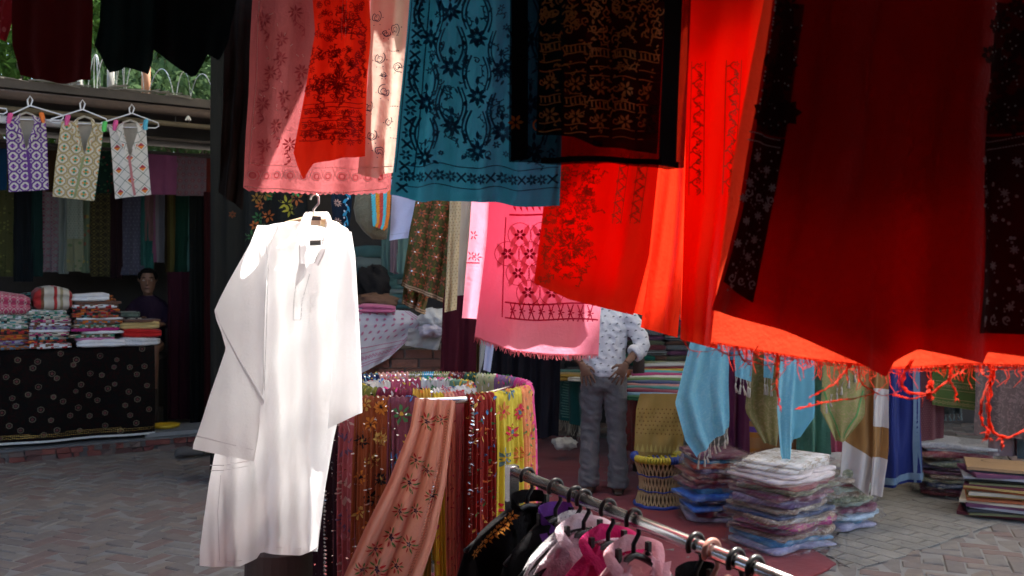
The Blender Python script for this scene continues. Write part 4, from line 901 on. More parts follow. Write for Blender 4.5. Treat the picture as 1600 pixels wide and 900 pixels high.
for z, rr, m in ((.02, R0 + .004, blu), (.13, .156, blu), (.24, .158, blu)):
    MB().tube([(rr * math.cos(t), rr * math.sin(t), z + .004 * math.sin(9 * t)) for t in np.linspace(0, 6.283, 40, endpoint=False)], .014 if z < .1 else .005, 6, closed=True).build('binding', m, bs, True)
for k in range(60):                            # rope-bound rim, strand by strand
    a = 6.283 * k / 60; c = np.array([(R1 + .002) * math.cos(a), (R1 + .002) * math.sin(a), BH]); m = yel if (math.sin(a) < -.35 and math.cos(a) < .25) or (math.sin(a) > .2 and math.cos(a) > .3) else blu
    P = [c + .019 * math.cos(t) * np.array([math.cos(a), math.sin(a), 0]) + np.array([0, 0, .019 * math.sin(t)]) for t in np.linspace(0, 6.283, 9, endpoint=False)]
    MB().tube(P, .0095, 5, closed=True).build('rim_wrap', m, bs, True)
mb, m2 = MB(), MB()
for k in range(11):
    x = -.15 + k * .03; h = math.sqrt(max(0, .165 ** 2 - x * x))
    (mb if k % 3 else m2).tube([(x, -h, BH - .005), (x, 0, BH - .02), (x, h, BH - .005)], .008, 5); (m2 if k % 3 else mb).tube([(-h, x, BH - .012), (0, x, BH - .026), (h, x, BH - .012)], .008, 5)
mb.build('seat_weave', blu, bs, True, True); m2.build('seat_weave', yel, bs, True, True)

# plastic-wrapped packets
def packet(label, c, w, d, h, rz, mat, seed, big=1.12, group='plastic wrapped textile packets'):
    o = folded('wrapped_packet', label, 'packet', c, w, d, h, rz, mat, seed, 1, group, sag=.25)
    r = np.random.default_rng(seed + 5); n, m = 52, 7; V = []; ph = r.random(6) * 6.28; cr, sr = math.cos(rz), math.sin(rz)
    for j, (zz, q) in enumerate(((-.02, .97), (.15, 1.03), (.4, 1.1), (.65, 1.09), (.9, 1.02), (1.07, .93), (1.1, .7))):
        for i in range(n):
            t = 6.283 * i / n; ex = 4; den = (abs(math.cos(t)) ** ex + abs(math.sin(t)) ** ex) ** (1 / ex)
            k = q * (1 + .03 * math.sin(5 * t + ph[j % 6]) + .022 * r.normal() + .09 * max(0, math.cos(2 * (t - ph[0]))) ** 8)
            x, y = w / 2 * big * math.cos(t) / den * k, (d / 2 * big + .01) * math.sin(t) / den * k; z = h * zz + .006 * r.normal() - (.012 if abs(x) > w * .52 else 0)
            V.append((c[0] + x * cr - y * sr, c[1] + x * sr + y * cr, c[2] + max(.003, z)))
    f = grid_faces(n, m, True) + [tuple(range((m - 1) * n, m * n))]
    mesh('plastic_film', V, f, film(), o, False); return o
def brc(n, a, b, sc=30.): return fabric(n, a, 0, pat='brocade', cols=(b,), sc=sc, rough=.55)
pm = {'plum': brc('p plum', (.13, .02, .05), (.2, .06, .1)), 'steel blue': brc('p steel', (.04, .18, .34), (.08, .27, .45)), 'rust red': brc('p rust', (.4, .06, .03), (.25, .04, .04)), 'grey-violet': brc('p gv', (.13, .08, .16), (.24, .17, .28)), 'maroon': brc('p mar', (.18, .015, .03), (.26, .07, .07)), 'bright blue': brc('p bb', (.02, .11, .5), (.05, .2, .6)), 'navy': brc('p nv', (.03, .05, .12), (.1, .13, .2)), 'lavender': brc('p lav', (.3, .28, .4), (.4, .38, .5)),
      'cream': fabric('p cream', (.78, .73, .68), 0, pat='flower', cols=((.5, .4, .3), (.45, .36, .28)), sc=9.), 'blush': fabric('p blush', (.74, .64, .62), 0), 'olive-grey': brc('p og', (.15, .16, .09), (.3, .3, .2)), 'silver-brown': brc('p sb', (.24, .16, .11), (.5, .4, .3)), 'magenta': brc('p mg', (.4, .02, .16), (.5, .3, .2)), 'silver-green': brc('p sg', (.3, .36, .28), (.45, .48, .38)), 'ice blue': brc('p ib', (.3, .42, .52), (.45, .55, .65)), 'clear grey': brc('p cg', (.35, .35, .37), (.45, .45, .47))}
def pstack(px, py, items, w, d, rz, where, seed, jit=.02):
    r = np.random.default_rng(seed); c = gnd(px, py); z = .014
    for i in range(len(items) - 1, -1, -1):
        nm, h, k = items[i]
        packet('%s plastic-wrapped packet, %s of %s' % (nm, ordl(i), where), (c[0] + r.normal() * jit, c[1] + r.normal() * jit, z), w * k, d * k, h, rz + r.normal() * .11, pm[nm], seed * 40 + i); z += h * .97
def seqn(names, h, n, seed):
    r = np.random.default_rng(seed); return [(names[k % len(names)], h * r.uniform(.8, 1.2), r.uniform(.95, 1.06)) for k in range(n)]
pstack(1112, 812, seqn(['plum', 'steel blue', 'rust red', 'grey-violet', 'maroon', 'maroon', 'plum', 'steel blue', 'bright blue', 'navy', 'bright blue', 'plum', 'lavender'], .037, 13, 5), .36, .32, .15, 'the stack beside the stool', 21)
pstack(1222, 850, [('cream', .03, .92), ('cream', .028, .95), ('blush', .03, 1.), ('blush', .03, 1.05)] + seqn(['maroon', 'olive-grey', 'plum', 'grey-violet', 'silver-brown', 'navy', 'silver-brown', 'magenta', 'plum', 'silver-brown', 'steel blue', 'lavender'], .036, 12, 6), .50, .42, .62, 'the big cream-topped stack', 22, .014)
pstack(1308, 822, seqn(['clear grey', 'olive-grey', 'silver-brown', 'maroon', 'silver-green', 'silver-brown', 'olive-grey', 'silver-green', 'plum', 'ice blue', 'steel blue', 'lavender'], .037, 12, 7), .36, .34, .45, 'the silvery rear stack', 23, .026)
pstack(1492, 772, [('clear grey', .035, 1.12), ('clear grey', .03, 1.1)] + seqn(['maroon', 'silver-brown', 'olive-grey', 'grey-violet', 'plum', 'silver-brown', 'olive-grey', 'navy', 'plum'], .036, 10, 8), .5, .4, -.35, 'the grey stack by the navy cloth', 24)
# stack of flat folders with printed brown top sheet
c = gnd(1572, 806); z = .012; rr = np.random.default_rng(77)
fc = [('maroon', (.13, .025, .04)), ('cream', (.55, .48, .36)), ('black', (.03, .03, .035)), ('ochre', (.45, .3, .1)), ('plum', (.14, .04, .09)), ('olive', (.18, .17, .08)), ('rust', (.35, .1, .04)), ('grey', (.3, .3, .33))]
NF = 18
for i in range(NF):
    nm, co = fc[(i * 5 + i // 8) % 8]; nm, co = (nm, co) if i < NF - 1 else ('brown paper', (.33, .2, .1)); h = .022 if i == NF - 1 else .022 * rr.uniform(.6, 1.3)
    n = 6; V = []
    for zz in (0, h * .9):
        for j in range(n):
            for k in range(n):
                x, y = (j / (n - 1) - .5) * .52, (k / (n - 1) - .5) * .4; V.append((x, y, zz + .006 * math.sin(5 * x + i) * math.cos(4 * y) + .012 * (max(0, abs(x) - .16) * 4) ** 2 * (-1 if i % 3 else .4)))
    f = [(a + (1, n)[0] * 0, a + 1, a + n + 1, a + n) for a in range(n * (n - 1)) if a % n < n - 1]; f = [t[::-1] for t in f] + [tuple(q + n * n for q in t) for t in f]
    ring = list(range(n)) + [n * k + n - 1 for k in range(1, n)] + [n * (n - 1) + k for k in range(n - 2, -1, -1)] + [n * k for k in range(n - 2, 0, -1)]
    f += [(ring[k], ring[(k + 1) % len(ring)], ring[(k + 1) % len(ring)] + n * n, ring[k] + n * n) for k in range(len(ring))]
    o = mesh('textile_folder', V, f, solid('folder ' + nm, co, .6), None, False)
    o.location = (c[0] + rr.normal() * .022, c[1] + rr.normal() * .022, z); o.rotation_euler.z = -.42 + rr.normal() * .07; z += h
    tag(o, '%s flat folder, %s of the right-hand folder stack' % (nm, ordl(NF - 1 - i)), 'folder', 'flat folders stacked on the paving')
    if i == NF - 1:
        top = Sheet([(0, 0), (0, 1)], [(1, 0), (1, 1)], 1); mb = MB()
        for (x, y, r0) in ((-.08, .0, .07), (.1, -.02, .05)):
            P = [(x + r0 * (1 + .1 * math.sin(3 * t)) * math.cos(t), y + r0 * .8 * math.sin(t), h + .012) for t in np.linspace(0, 5.6, 30)]
            for a, b in zip(P[:-1], P[1:]): mb.add([(a[0], a[1], a[2]), (b[0], b[1], b[2]), (b[0] * 1.06, b[1] * 1.08, b[2]), (a[0] * 1.06, a[1] * 1.08, a[2])], [(0, 1, 2, 3)])
        mb.build('printed_drawing', solid('dark print', (.06, .035, .02), .8), o)

# ---------------------------------------------------------------- RIGHT: hung shawls
l2 = empty('shawl_rail', (3, 5.9, 0)); tag(l2, 'bamboo rail on posts carrying the blue shawls and brocades', 'rail'); bpy.context.view_layer.update()
for P, nm in (([(1.0, 5.75, 2.0), (5.2, 6.3, 2.0)], 'bar'), ([(4.9, 6.28, 2.0), (4.9, 6.28, 5)], 'cord'), ([(1.55, 5.83, 2.0), (1.55, 5.83, 5)], 'cord'), ([(1.9, 6.4, 2.0), (1.9, 6.4, 5)], 'cord'), ([(4.9, 6.8, 2.0), (4.9, 6.8, 5)], 'cord'), ([(1.2, 6.3, 2.02), (5.2, 6.85, 2.02)], 'bar')):
    o = MB().tube(P, .02 if nm == 'bar' else .004, 8).build(nm, wood, l2); o.matrix_parent_inverse = l2.matrix_world.inverted()
def tassels(sh, o, ua, ub, n, mat, L=.06, v=1.0, vb=None, r=.009, knot=.04):
    mb = MB()
    for k, u in enumerate(np.linspace(ua, ub, n)):
        vv = v if vb is None else v + (vb - v) * k / max(1, n - 1)
        p = sh(u, vv); p = p + np.array([0, -.004, 0]); q = p + np.array([RNG.normal() * .004, 0, -knot])
        u2 = ua + (ub - ua) * (k + .5) / n; p2 = sh(min(1, max(0, u2)), vv) + np.array([0, -.004, 0]); mb.tube([p, q], .0022, 4); mb.tube([p2, q], .0022, 4)
        mb.tube([q, q + np.array([0, 0, -.012]), q + np.array([RNG.normal() * .003, 0, -.02]), q + np.array([RNG.normal() * .006, 0, -L])], [.003, r * .7, r * .55, r * 1.1], 6)
    return mb.build('tassels', mat, o, True, True)
tas = fabric('tassel cream', (.5, .42, .33), 0)
skyb = fabric('sky shawl', (.2, .5, .6), .3, tr=(.25, .62, .74), pat='brocade', cols=((.27, .55, .63),), sc=34., bump=.3, wr=6.)
yy = Lz(5.55, 2.0)
o, sh = hang('sky_blue_shawl', 'large sky blue shawl with tasselled end hanging right of the man', 'shawl', [(1092, yy), (1080, 530), (1055, 630), (1072, 690), (1090, 716)], [(1142, yy), (1142, 530), (1141, 600), (1141, 655), (1140, 668)], 5.55, skyb, 50, 60, amp=.03, freq=2.2, seed=111, t0=.4, billow=.03, sharp=True)
tassels(sh, o, .1, .95, 8, tas, .055)
o, sh = hang('sky_blue_shawl', 'short tasselled end of blue shawl between the two long ones', 'shawl', [(1149, yy), (1149, 530), (1149, 588)], [(1176, yy), (1176, 530), (1172, 596)], 5.6, skyb, 20, 30, amp=.015, freq=1.5, seed=112)
tassels(sh, o, .05, .95, 5, tas, .06)
o, sh = hang('sky_blue_shawl', 'small tasselled corner of blue shawl above the olive brocade', 'shawl', [(1194, yy), (1194, 530), (1194, 590)], [(1216, yy), (1216, 530), (1208, 592)], 5.62, skyb, 14, 24, amp=.012, freq=1, seed=113)
tassels(sh, o, .1, .9, 3, tas, .07)
o, sh = hang('sky_blue_shawl', 'narrow sky blue shawl tail tapering to a tasselled point', 'shawl', [(1222, yy), (1220, 545), (1213, 640), (1220, 712), (1229, 732)], [(1252, yy), (1246, 560), (1240, 640), (1238, 690), (1234, 730)], 5.48, skyb, 24, 50, amp=.02, freq=1.4, seed=114)
tassels(sh, o, .2, .9, 2, tas, .06)
hang('sky_blue_shawl', 'smooth sky blue shawl fold behind the narrow tail', 'shawl', [(1234, yy), (1232, 560), (1234, 650), (1238, 692)], [(1272, yy), (1272, 560), (1271, 650), (1250, 680)], 5.56, fabric('sky plain', (.18, .5, .62), .3, tr=(.22, .62, .75)), 24, 30, amp=.02, freq=1.2, seed=115)
def hangR(name, label, x0, x1, y1l, y1r, D, mat, seed, amp=.03, freq=2, xt=None, zt=2.0, **kw):
    yt = Lz(D, zt); return hang(name, label, 'hanging cloth', [(xt[0] if xt else x0, yt), (x0, y1l)], [(xt[1] if xt else x1, yt), (x1, y1r)], D, mat, 30, 36, amp=amp, freq=freq, seed=seed, **kw)
hangR('plum_cloth', 'plain plum cloth hanging behind the tasselled shawls', 1138, 1182, 712, 716, 6.5, fabric('plum cloth', (.13, .02, .07), .1), 121)
olv = fabric('olive brocade', (.22, .18, .06), .1, pat='brocade', cols=((.3, .22, .1),), sc=26., rough=.6)
o, sh = hang('brocade_cloth', 'olive gold brocade swag hanging between the blue shawls', 'hanging cloth', [(1170, Lz(5.85, 2.)), (1170, 560), (1162, 640), (1190, 690)], [(1222, Lz(5.85, 2.)), (1222, 560), (1221, 650), (1216, 698)], 5.85, olv, 30, 40, amp=.03, freq=1.5, seed=122)
o, sh = hangR('brocade_cloth', 'orange and violet banded brocade hung low behind the blue tail', 1170, 1250, 716, 722, 6.3, fabric('orange violet', (.32, .12, .02), .05, pat='vstripe', cols=((.35, .14, .03), (.1, .04, .22), (.3, .13, .05)), sc=26.), 123, .015)
hangR('satin_cloth', 'sea green satin length hanging behind the olive corner', 1246, 1296, 724, 730, 6.15, fabric('green satin', (.1, .27, .2), .05, rough=.3, bump=.9, wr=7.), 124, .04)
o, sh = hang('brocade_cloth', 'gold-green brocade corner with tassels hanging left of brown trousers', 'hanging cloth', [(1284, Lz(5.6, 2.)), (1284, 580), (1280, 640), (1302, 688)], [(1352, Lz(5.6, 2.)), (1352, 580), (1352, 650), (1322, 690)], 5.6, fabric('goldgreen', (.27, .25, .08), .15, pat='brocade', cols=((.36, .26, .12),), sc=34., rough=.55), 36, 40, amp=.025, freq=1.6, seed=125)
e = Emb(sh, .004); e.line([(sh.W * (1 - .42 * t), sh.H * (.72 + .26 * t)) for t in np.linspace(0, 1, 12)], .012); e.line([(sh.W * (.02 + .42 * t), sh.H * (.74 + .24 * t)) for t in np.linspace(0, 1, 12)], .012); e.build('edging', fabric('green edging', (.1, .24, .07), 0), o)
tassels(sh, o, .82, .12, 7, tas, .05, .62, .8, knot=.03)
hangR('pink_cloth', 'rose pink strip of cloth hanging beside the brown panel', 1293, 1322, 728, 736, 6.2, fabric('rose strip', (.5, .1, .16), .15), 126, .02)
bwm = fabric('tan cloth', (.33, .16, .05), .15); whb = fabric('tan white end', (.62, .55, .5), .15)
for (L_, R_, ll, rr_, D, lab, sd) in (([(1322, 0), (1316, 690), (1312, 742)], [(1372, 0), (1366, 700), (1357, 776)], 702, 722, 5.75, 'wide tan cotton panel with white end hanging to the mat', 127),
                                      ([(1366, 0), (1362, 700), (1356, 772)], [(1390, 0), (1386, 700), (1377, 776)], 722, 724, 5.72, 'narrow tan cotton panel with white end and white band', 128)):
    L_[0] = (L_[0][0], Lz(D, 2.)); R_[0] = (R_[0][0], Lz(D, 2.))
    o, sh = hang('tan_panel', lab, 'hanging cloth', L_, R_, D, bwm, 24, 40, amp=.03, freq=1.2, seed=sd, billow=.01)
    k = 1 - 62 / (sum(np.linalg.norm(np.diff(np.array(L_, float), axis=0), axis=1)))
    class Sub(Sheet): pass
    v0 = 1 - 60 / (776 - Lz(D, 2.)); u_, v_ = np.meshgrid(np.linspace(0, 1, 20), np.linspace(v0, 1, 12)); P = sh(u_, v_ + .012 * (u_ - .5) * (1 - v_)).reshape(-1, 3); P[:, 1] -= .004
    mesh('white_end', P, grid_faces(20, 12), whb, o, True)
    if sd == 128:
        v_ = np.meshgrid(np.linspace(0, 1, 20), np.linspace(1 - 168 / (776 - Lz(D, 2.)), 1 - 108 / (776 - Lz(D, 2.)), 12))[1]; P = sh(u_, v_).reshape(-1, 3); P[:, 1] -= .004; mesh('white_band', P, grid_faces(20, 12), whb, o, True)
o, sh = hangR('navy_cloth', 'navy blue silk length with silver border hanging to the ground', 1380, 1436, 764, 750, 6.55, fabric('navy silk', (.012, .022, .14), .05, rough=.5), 129, .04, 1.6, zt=2.02)
e = Emb(sh, .006); e.line([(x, sh.H - .045) for x in np.linspace(0, sh.W, 30)], .05); e.line([(sh.W - .03, y) for y in np.linspace(0, sh.H, 50)], .035); e.build('silver_border', fabric('silver border', (.16, .24, .33), 0, pat=None, rough=.45), o)
hangR('maroon_cloth', 'dusky maroon patterned cloth hanging right of the navy silk', 1430, 1474, 690, 684, 6.8, fabric('dusky maroon', (.16, .05, .06), .05, pat='dots', cols=((.22, .1, .09),), sc=60.), 131, .012)
o, sh = hangR('green_brocade', 'moss green brocade with gilt border folded over rail at right', 1459, 1530, 633, 642, 6.7, fabric('moss green', (.1, .16, .04), .05), 132, .015, 1.4)
e = Emb(sh, .004); k = 0
for y in (sh.H - .03, sh.H - .16):
    e.line([(x, y - .03) for x in np.linspace(0, sh.W, 12)], .006); e.line([(x, y + .03) for x in np.linspace(0, sh.W, 12)], .006)
    for x in np.arange(.015, sh.W, .03): e.flower(x, y, .018, 5, .01, a0=x * 9)
e.build('gilt_border', fabric('gilt thread', (.3, .25, .1), 0, rough=.5), o)
hangR('lace_cloth', 'dark brown lace cloth hanging at the right edge', 1522, 1625, 680, 690, 6.4, fabric('brown lace', (.09, .055, .05), .05, pat='brocade', cols=((.15, .09, .08),), sc=18.), 133, .02)
mb = MB(); sw2 = fabric('pale fringe', (.25, .36, .4), 0)
o, sh = hangR('grey_cloth', 'dim blue-grey fringed cloth under the green brocade', 1474, 1502, 648, 646, 6.9, fabric('bluegrey', (.1, .14, .16), 0), 134, .01)
tassels(sh, o, 0, 1, 6, sw2, .04, knot=.01)
hangR('mauve_cloth', 'dim mauve cloth below the dark lace', 1545, 1590, 712, 712, 6.6, fabric('mauve dim', (.2, .13, .14), 0), 135, .01)
hangR('dark_cloth', 'dark cloth length at the lower right edge', 1588, 1640, 716, 716, 6.55, fabric('dark length', (.04, .05, .055), 0), 136, .01)
hang('blue_banner', 'dim sky blue cloth hung across behind the tassels', 'hanging cloth', [(1140, 500), (1140, 562)], [(1226, 500), (1226, 566)], 6.1, fabric('blue banner', (.08, .3, .5), .1), 20, 10, amp=.02, freq=2, seed=137)
crumple('plastic_scrap', 'scrap of white plastic on the carpet under the teal shawl', 'litter', 882, 693, 8.2, .22, .1, .2, fabric('white scrap', (.6, .6, .6), .1, bump=.6), 138)
# ================================================================ CLOTHS HUNG FROM THE AWNING
def over(name, label, L, R, D, mat, hem=None, nu=60, nv=60, cat='hanging garment', **kw):
    kw.setdefault('amp', .008); kw.setdefault('freq', 2)
    hf = None
    if hem: hx, hy = zip(*hem); hf = lambda u: np.interp(u, hx, hy)
    return hang(name, label, cat, ext(L, D), ext(R, D), D, mat, nu, nv, hem=hf, **kw)
over('maroon_garment', 'dark maroon garment hem hanging at the top left', [(24, 0), (20, 70), (30, 116)], [(141, 0), (138, 60), (136, 122)], 2.0, fabric('o maroon', (.10, .008, .01), .15), [(0, 0), (.2, 4), (.6, 8), (1, 0)], seed=501)
over('red_sleeve', 'red embroidered sleeve end at the left edge of the picture', [(-40, 0), (-40, 40)], [(20, 0), (2, 62)], 2.05, fabric('o redsleeve', (.3, .02, .03), .3, pat='blot', cols=((.5, .2, .2), (.4, .05, .08)), sc=60.), seed=502)
gr = fabric('o bottle', (.008, .024, .024), .1)
over('green_garment', 'very dark green garment with notched hem at the top left', [(160, 0), (156, 40), (147, 70)], [(238, 0), (236, 50), (232, 88)], 2.02, gr, [(0, 0), (.1, 14), (.27, 38), (.5, 22), (.92, 26), (1, 0)], seed=503)
over('black_garment', 'near-black garment with two pointed corners beside the dark post', [(234, 0), (234, 40), (235, 74)], [(366, 0), (362, 30), (356, 70)], 2.06, fabric('o black', (.006, .013, .014), .1), [(0, 0), (.22, 22), (.5, 46), (.56, 44), (.72, 12), (.9, 26), (1, 0)], seed=504)
hang('dark_drape', 'black drape at the awning corner left of the rose cloth', 'drape', ext([(352, 0), (350, 100), (340, 300)], 2.9, 2.55), ext([(398, 0), (394, 120), (384, 330)], 2.9, 2.55), 2.9, fabric('o blackdrape', (.012, .009, .007), 0), 16, 30, amp=.02, freq=2, seed=505)

# rose chikan garment
rose = fabric('rose cotton', (.50, .10, .12), .32, tr=(.85, .22, .24), wr=6.)
o, sh = over('rose_garment', 'rose pink garment with white thread embroidery and scalloped hem', [(394, 0), (388, 120), (378, 292)], [(624, 0), (618, 150), (613, 298)], 2.42, rose, [(0, 0)] + [(x, 3 + 3 * (i % 2) + 4 * math.sin(3 * x)) for i, x in enumerate(np.linspace(.02, .98, 49))] + [(1, 0)], nu=110, seed=511, freq=3, amp=.014)
wt, dt = Emb(sh, .003, True), Emb(sh, .003, True)
def dashes(e, P, w, dash, gap):
    P = np.array(P, float); d = np.r_[0, np.cumsum(np.linalg.norm(np.diff(P, axis=0), axis=1))]; t = 0
    while t + dash < d[-1]:
        q = np.linspace(t, t + dash, 3); e.line(np.stack([np.interp(q, d, P[:, 0]), np.interp(q, d, P[:, 1])], 1), w); t += dash + gap
dashes(wt, [(405, 2), (400, 120), (388, 254)], 1.1, 2.2, 1.5); dashes(wt, [(388, 254), (450, 260), (612, 268)], 1.1, 2.2, 1.5)
for k in range(11):
    wt.ring(392 + k * 20.5, 273 + k * .6, 6.5, 1.0, 12); dt.ring(392 + k * 20.5, 273 + k * .6, 4.0, 1.6, 10); wt.line([(400 + k * 20.5, 266), (406 + k * 20.5, 281)], .8); wt.line([(406 + k * 20.5, 266), (400 + k * 20.5, 281)], .8)
rr = np.random.default_rng(5)
for x, y in ((440, 60), (462, 20), (420, 110), (444, 150), (470, 110), (430, 195), (452, 225), (412, 30), (408, 160), (410, 225), (480, 200), (438, 90), (596, 250)):
    dt.flower(x, y, 12, 8, 3.0, a0=rr.random()); dt.vine(x, y + 8, x + rr.normal() * 9, y + 34, 3, 1.2, 1.2, 6)
    for q in range(2):
        a = rr.uniform(-2.6, -.2); x1, y1 = x + rr.normal() * 12, y - 14 + rr.normal() * 8
        dashes(wt, [(x1, y1), (x1 + 9 * math.cos(a), y1 + 5 * math.sin(a))], 1.1, 1.6, .9)
dashes(wt, [(382, 291), (450, 297), (520, 302), (610, 297)], 1.6, 2.4, 1.)
wt.build('white_stitching', fabric('rose white thread', (.8, .62, .6), .2), o); dt.build('rose_flowers', fabric('rose thread', (.42, .06, .09), .5, tr=(.6, .1, .13)), o)

# red chikan garment
redk = fabric('scarlet cotton', (.62, .025, .012), .58, tr=(1., .06, .02), wr=6.)
o, sh = over('scarlet_garment', 'scarlet garment densely embroidered, tapering hem, between rose and cream', [(487, 0), (491, 50), (470, 180), (460, 240)], [(578, 0), (580, 60), (575, 110), (569, 243)], 2.3, redk, [(0, 0), (.06, 20), (.16, 42), (.24, 26), (.3, 16), (.6, 8), (1, 0)], seed=512, amp=.012, freq=2)
e = Emb(sh, .003, True); rr = np.random.default_rng(6)
for k in range(230):
    y = rr.uniform(2, 225); xl = np.interp(y, [0, 50, 180, 240], [494, 497, 478, 468]); xr = np.interp(y, [0, 60, 110, 243], [574, 575, 570, 562]); x = rr.uniform(xl, xr); q = rr.random()
    if q < .4: e.flower(x, y, rr.uniform(3.5, 7), 8, 1.5, a0=rr.random())
    elif q < .75: e.paisley(x, y, rr.uniform(3.5, 6.5), 1.1, rr.uniform(0, 6.28), 1)
    else: e.vine(x, y, x + rr.normal() * 10, y + 16, 2.5, 1.3, 1.2, 5)
for y in (165, 172, 186, 193, 206, 213, 222): e.line([(np.interp(y, [150, 240], [474, 464]) + 4 + t * 92, y + 2 * math.sin(9 * t) - 4 * t) for t in np.linspace(0, 1, 24)], 1.2)
for x in np.arange(482, 566, 7): e.flower(x, 179 - (x - 480) * .04, 3.6, 5, 2.); e.flower(x, 200 - (x - 480) * .04, 3.6, 5, 2.); e.disc(x, 217 - (x - 480) * .04, 1.6)
e.flower(532, 130, 20, 16, 3.2); e.flower(540, 40, 16, 14, 3.)
e.build('red_embroidery', fabric('dark red thread', (.32, .01, .01), .35, tr=(.45, .012, .01)), o)
e = Emb(sh, .004, True); dashes(e, [(536, 0), (534, 40), (535, 66)], 1.4, 2, 1.6); dashes(e, [(543, 0), (541, 40), (541, 62)], 1.2, 2, 1.6); e.build('silver_stitches', fabric('rose white thread', (.8, .6, .55), .2), o)

# cream paisley garment
o, sh = over('cream_garment', 'cream garment with navy paisley outlines left of the teal one', [(579, 0), (576, 130), (560, 272)], [(642, 0), (632, 150), (614, 268)], 2.36, fabric('cream cotton', (.62, .46, .40), .42, tr=(.8, .62, .52)), [(0, 0), (.3, 6), (.55, 8), (.6, 2), (1, 0)], seed=513, amp=.014, freq=1.5)
e = Emb(sh, .003, True)
for x, y, r, a, m in ((590, 30, 11, .3, 1), (618, 45, 12, 2.9, -1), (594, 95, 11, .5, 1), (603, 55, 7, 1., 1), (600, 145, 11, .2, -1), (578, 170, 10, .3, 1), (622, 105, 9, 2.8, 1), (582, 215, 10, .5, 1), (592, 235, 10, 2.8, -1), (606, 190, 9, .6, 1), (600, 120, 5, 0, 1)):
    e.paisley(x, y, r, 1.2, a, m); e.paisley(x, y + 1, r * .55, .9, a, m)
    for t in range(4): e.disc(x + r * .9 * math.cos(t), y + r * 1.2 * math.sin(t), .9, 5)
for y in (80, 165, 215): dashes(e, [(610, y), (628, y + 2)], 1.2, 2, 1.4)
e.build('paisley_outlines', fabric('navy thread', (.05, .05, .13), .1), o)
e = Emb(sh, .003, True); e.line([(563, 262), (585, 262), (612, 258)], 1.6); e.build('hem_seam', fabric('cream seam', (.7, .55, .5), .3), o)

# teal garment
teal = fabric('teal cotton', (.018, .22, .33), .62, tr=(.04, .48, .70), wr=7.)
o, sh = over('teal_garment', 'large teal blue garment with darker embroidered vines and bordered hem', [(641, 0), (630, 140), (612, 306)], [(884, 0), (880, 150), (874, 316)], 1.9, teal, [(0, 0), (.2, 8), (.5, 2), (.8, 8), (1, 6)], nu=100, seed=514, amp=.03, freq=3.1)
e = Emb(sh, .003, True)
def xl(y): return np.interp(y, [0, 140, 306], [641, 630, 612])
for k, y in enumerate(np.arange(6, 300, 17)):
    x = xl(y) + 16
    if k % 2: e.line([(x - 7, y - 7), (x, y), (x + 7, y + 7)], 3.2); e.line([(x + 7, y - 7), (x, y), (x - 7, y + 7)], 3.2)
    else: e.flower(x, y, 9, 6, 4.2)
for off in (5, 29): e.line([(xl(y) + off, y) for y in np.linspace(0, 270 + off * .3, 30)], 1.6)
for y0 in (258, 290): e.line([(x, y0 + 6 * (x - 620) / 260 + 1.5 * math.sin(x / 14)) for x in np.linspace(628, 872, 50)], 1.5)
for k, x in enumerate(np.arange(640, 870, 16)):
    y = 275 + 6 * (x - 620) / 260
    if k % 3 == 2: e.line([(x - 7, y - 7), (x + 7, y + 7)], 3.); e.line([(x + 7, y - 7), (x - 7, y + 7)], 3.)
    else: e.flower(x, y, 9.5, 7, 4.4)
for cx, cy, sgn in ((706, 110, 1), (706, 200, 1), (665, 160, -1), (664, 245, -1), (745, 60, -1), (745, 150, 1), (745, 235, 1), (706, 25, 1), (785, 110, 1), (785, 210, -1), (672, 60, -1), (825, 60, 1), (830, 160, 1), (835, 235, -1), (855, 100, -1)):
    e.flower(cx, cy, 17, 8, 7.0, .1); e.leaf(cx, cy - 17, 14, 6, -1.57)
    for q in (-1, 1):
        for m_ in (0, 6):
            P = [(cx + q * (10 + m_ + 7 * math.sin(t * 3.4)), cy - 10 - 52 * t) for t in np.linspace(0, 1, 12)]; e.line(P, 3.0)
        e.leaf(cx + q * 15, cy + 8, 12, 5, 1.57 - q * .9)
rq = np.random.default_rng(31)
for k in range(170):
    y = rq.uniform(2, 252); x = rq.uniform(xl(y) + 36, 872); q = rq.random()
    if q < .35: e.leaf(x, y, rq.uniform(7, 13), rq.uniform(3, 5), rq.uniform(-2.4, -.7))
    elif q < .6: e.flower(x, y, rq.uniform(4, 7), 6, 3., a0=rq.random())
    elif q < .85: e.vine(x, y, x + rq.normal() * 8, y + rq.uniform(14, 30), 3, 1, 1.6, 6, 14)
    else: e.paisley(x, y, rq.uniform(5, 8), 1.8, rq.uniform(0, 6))
e.build('teal_embroidery', fabric('deep teal thread', (.008, .085, .15), .3, tr=(.01, .14, .24)), o)

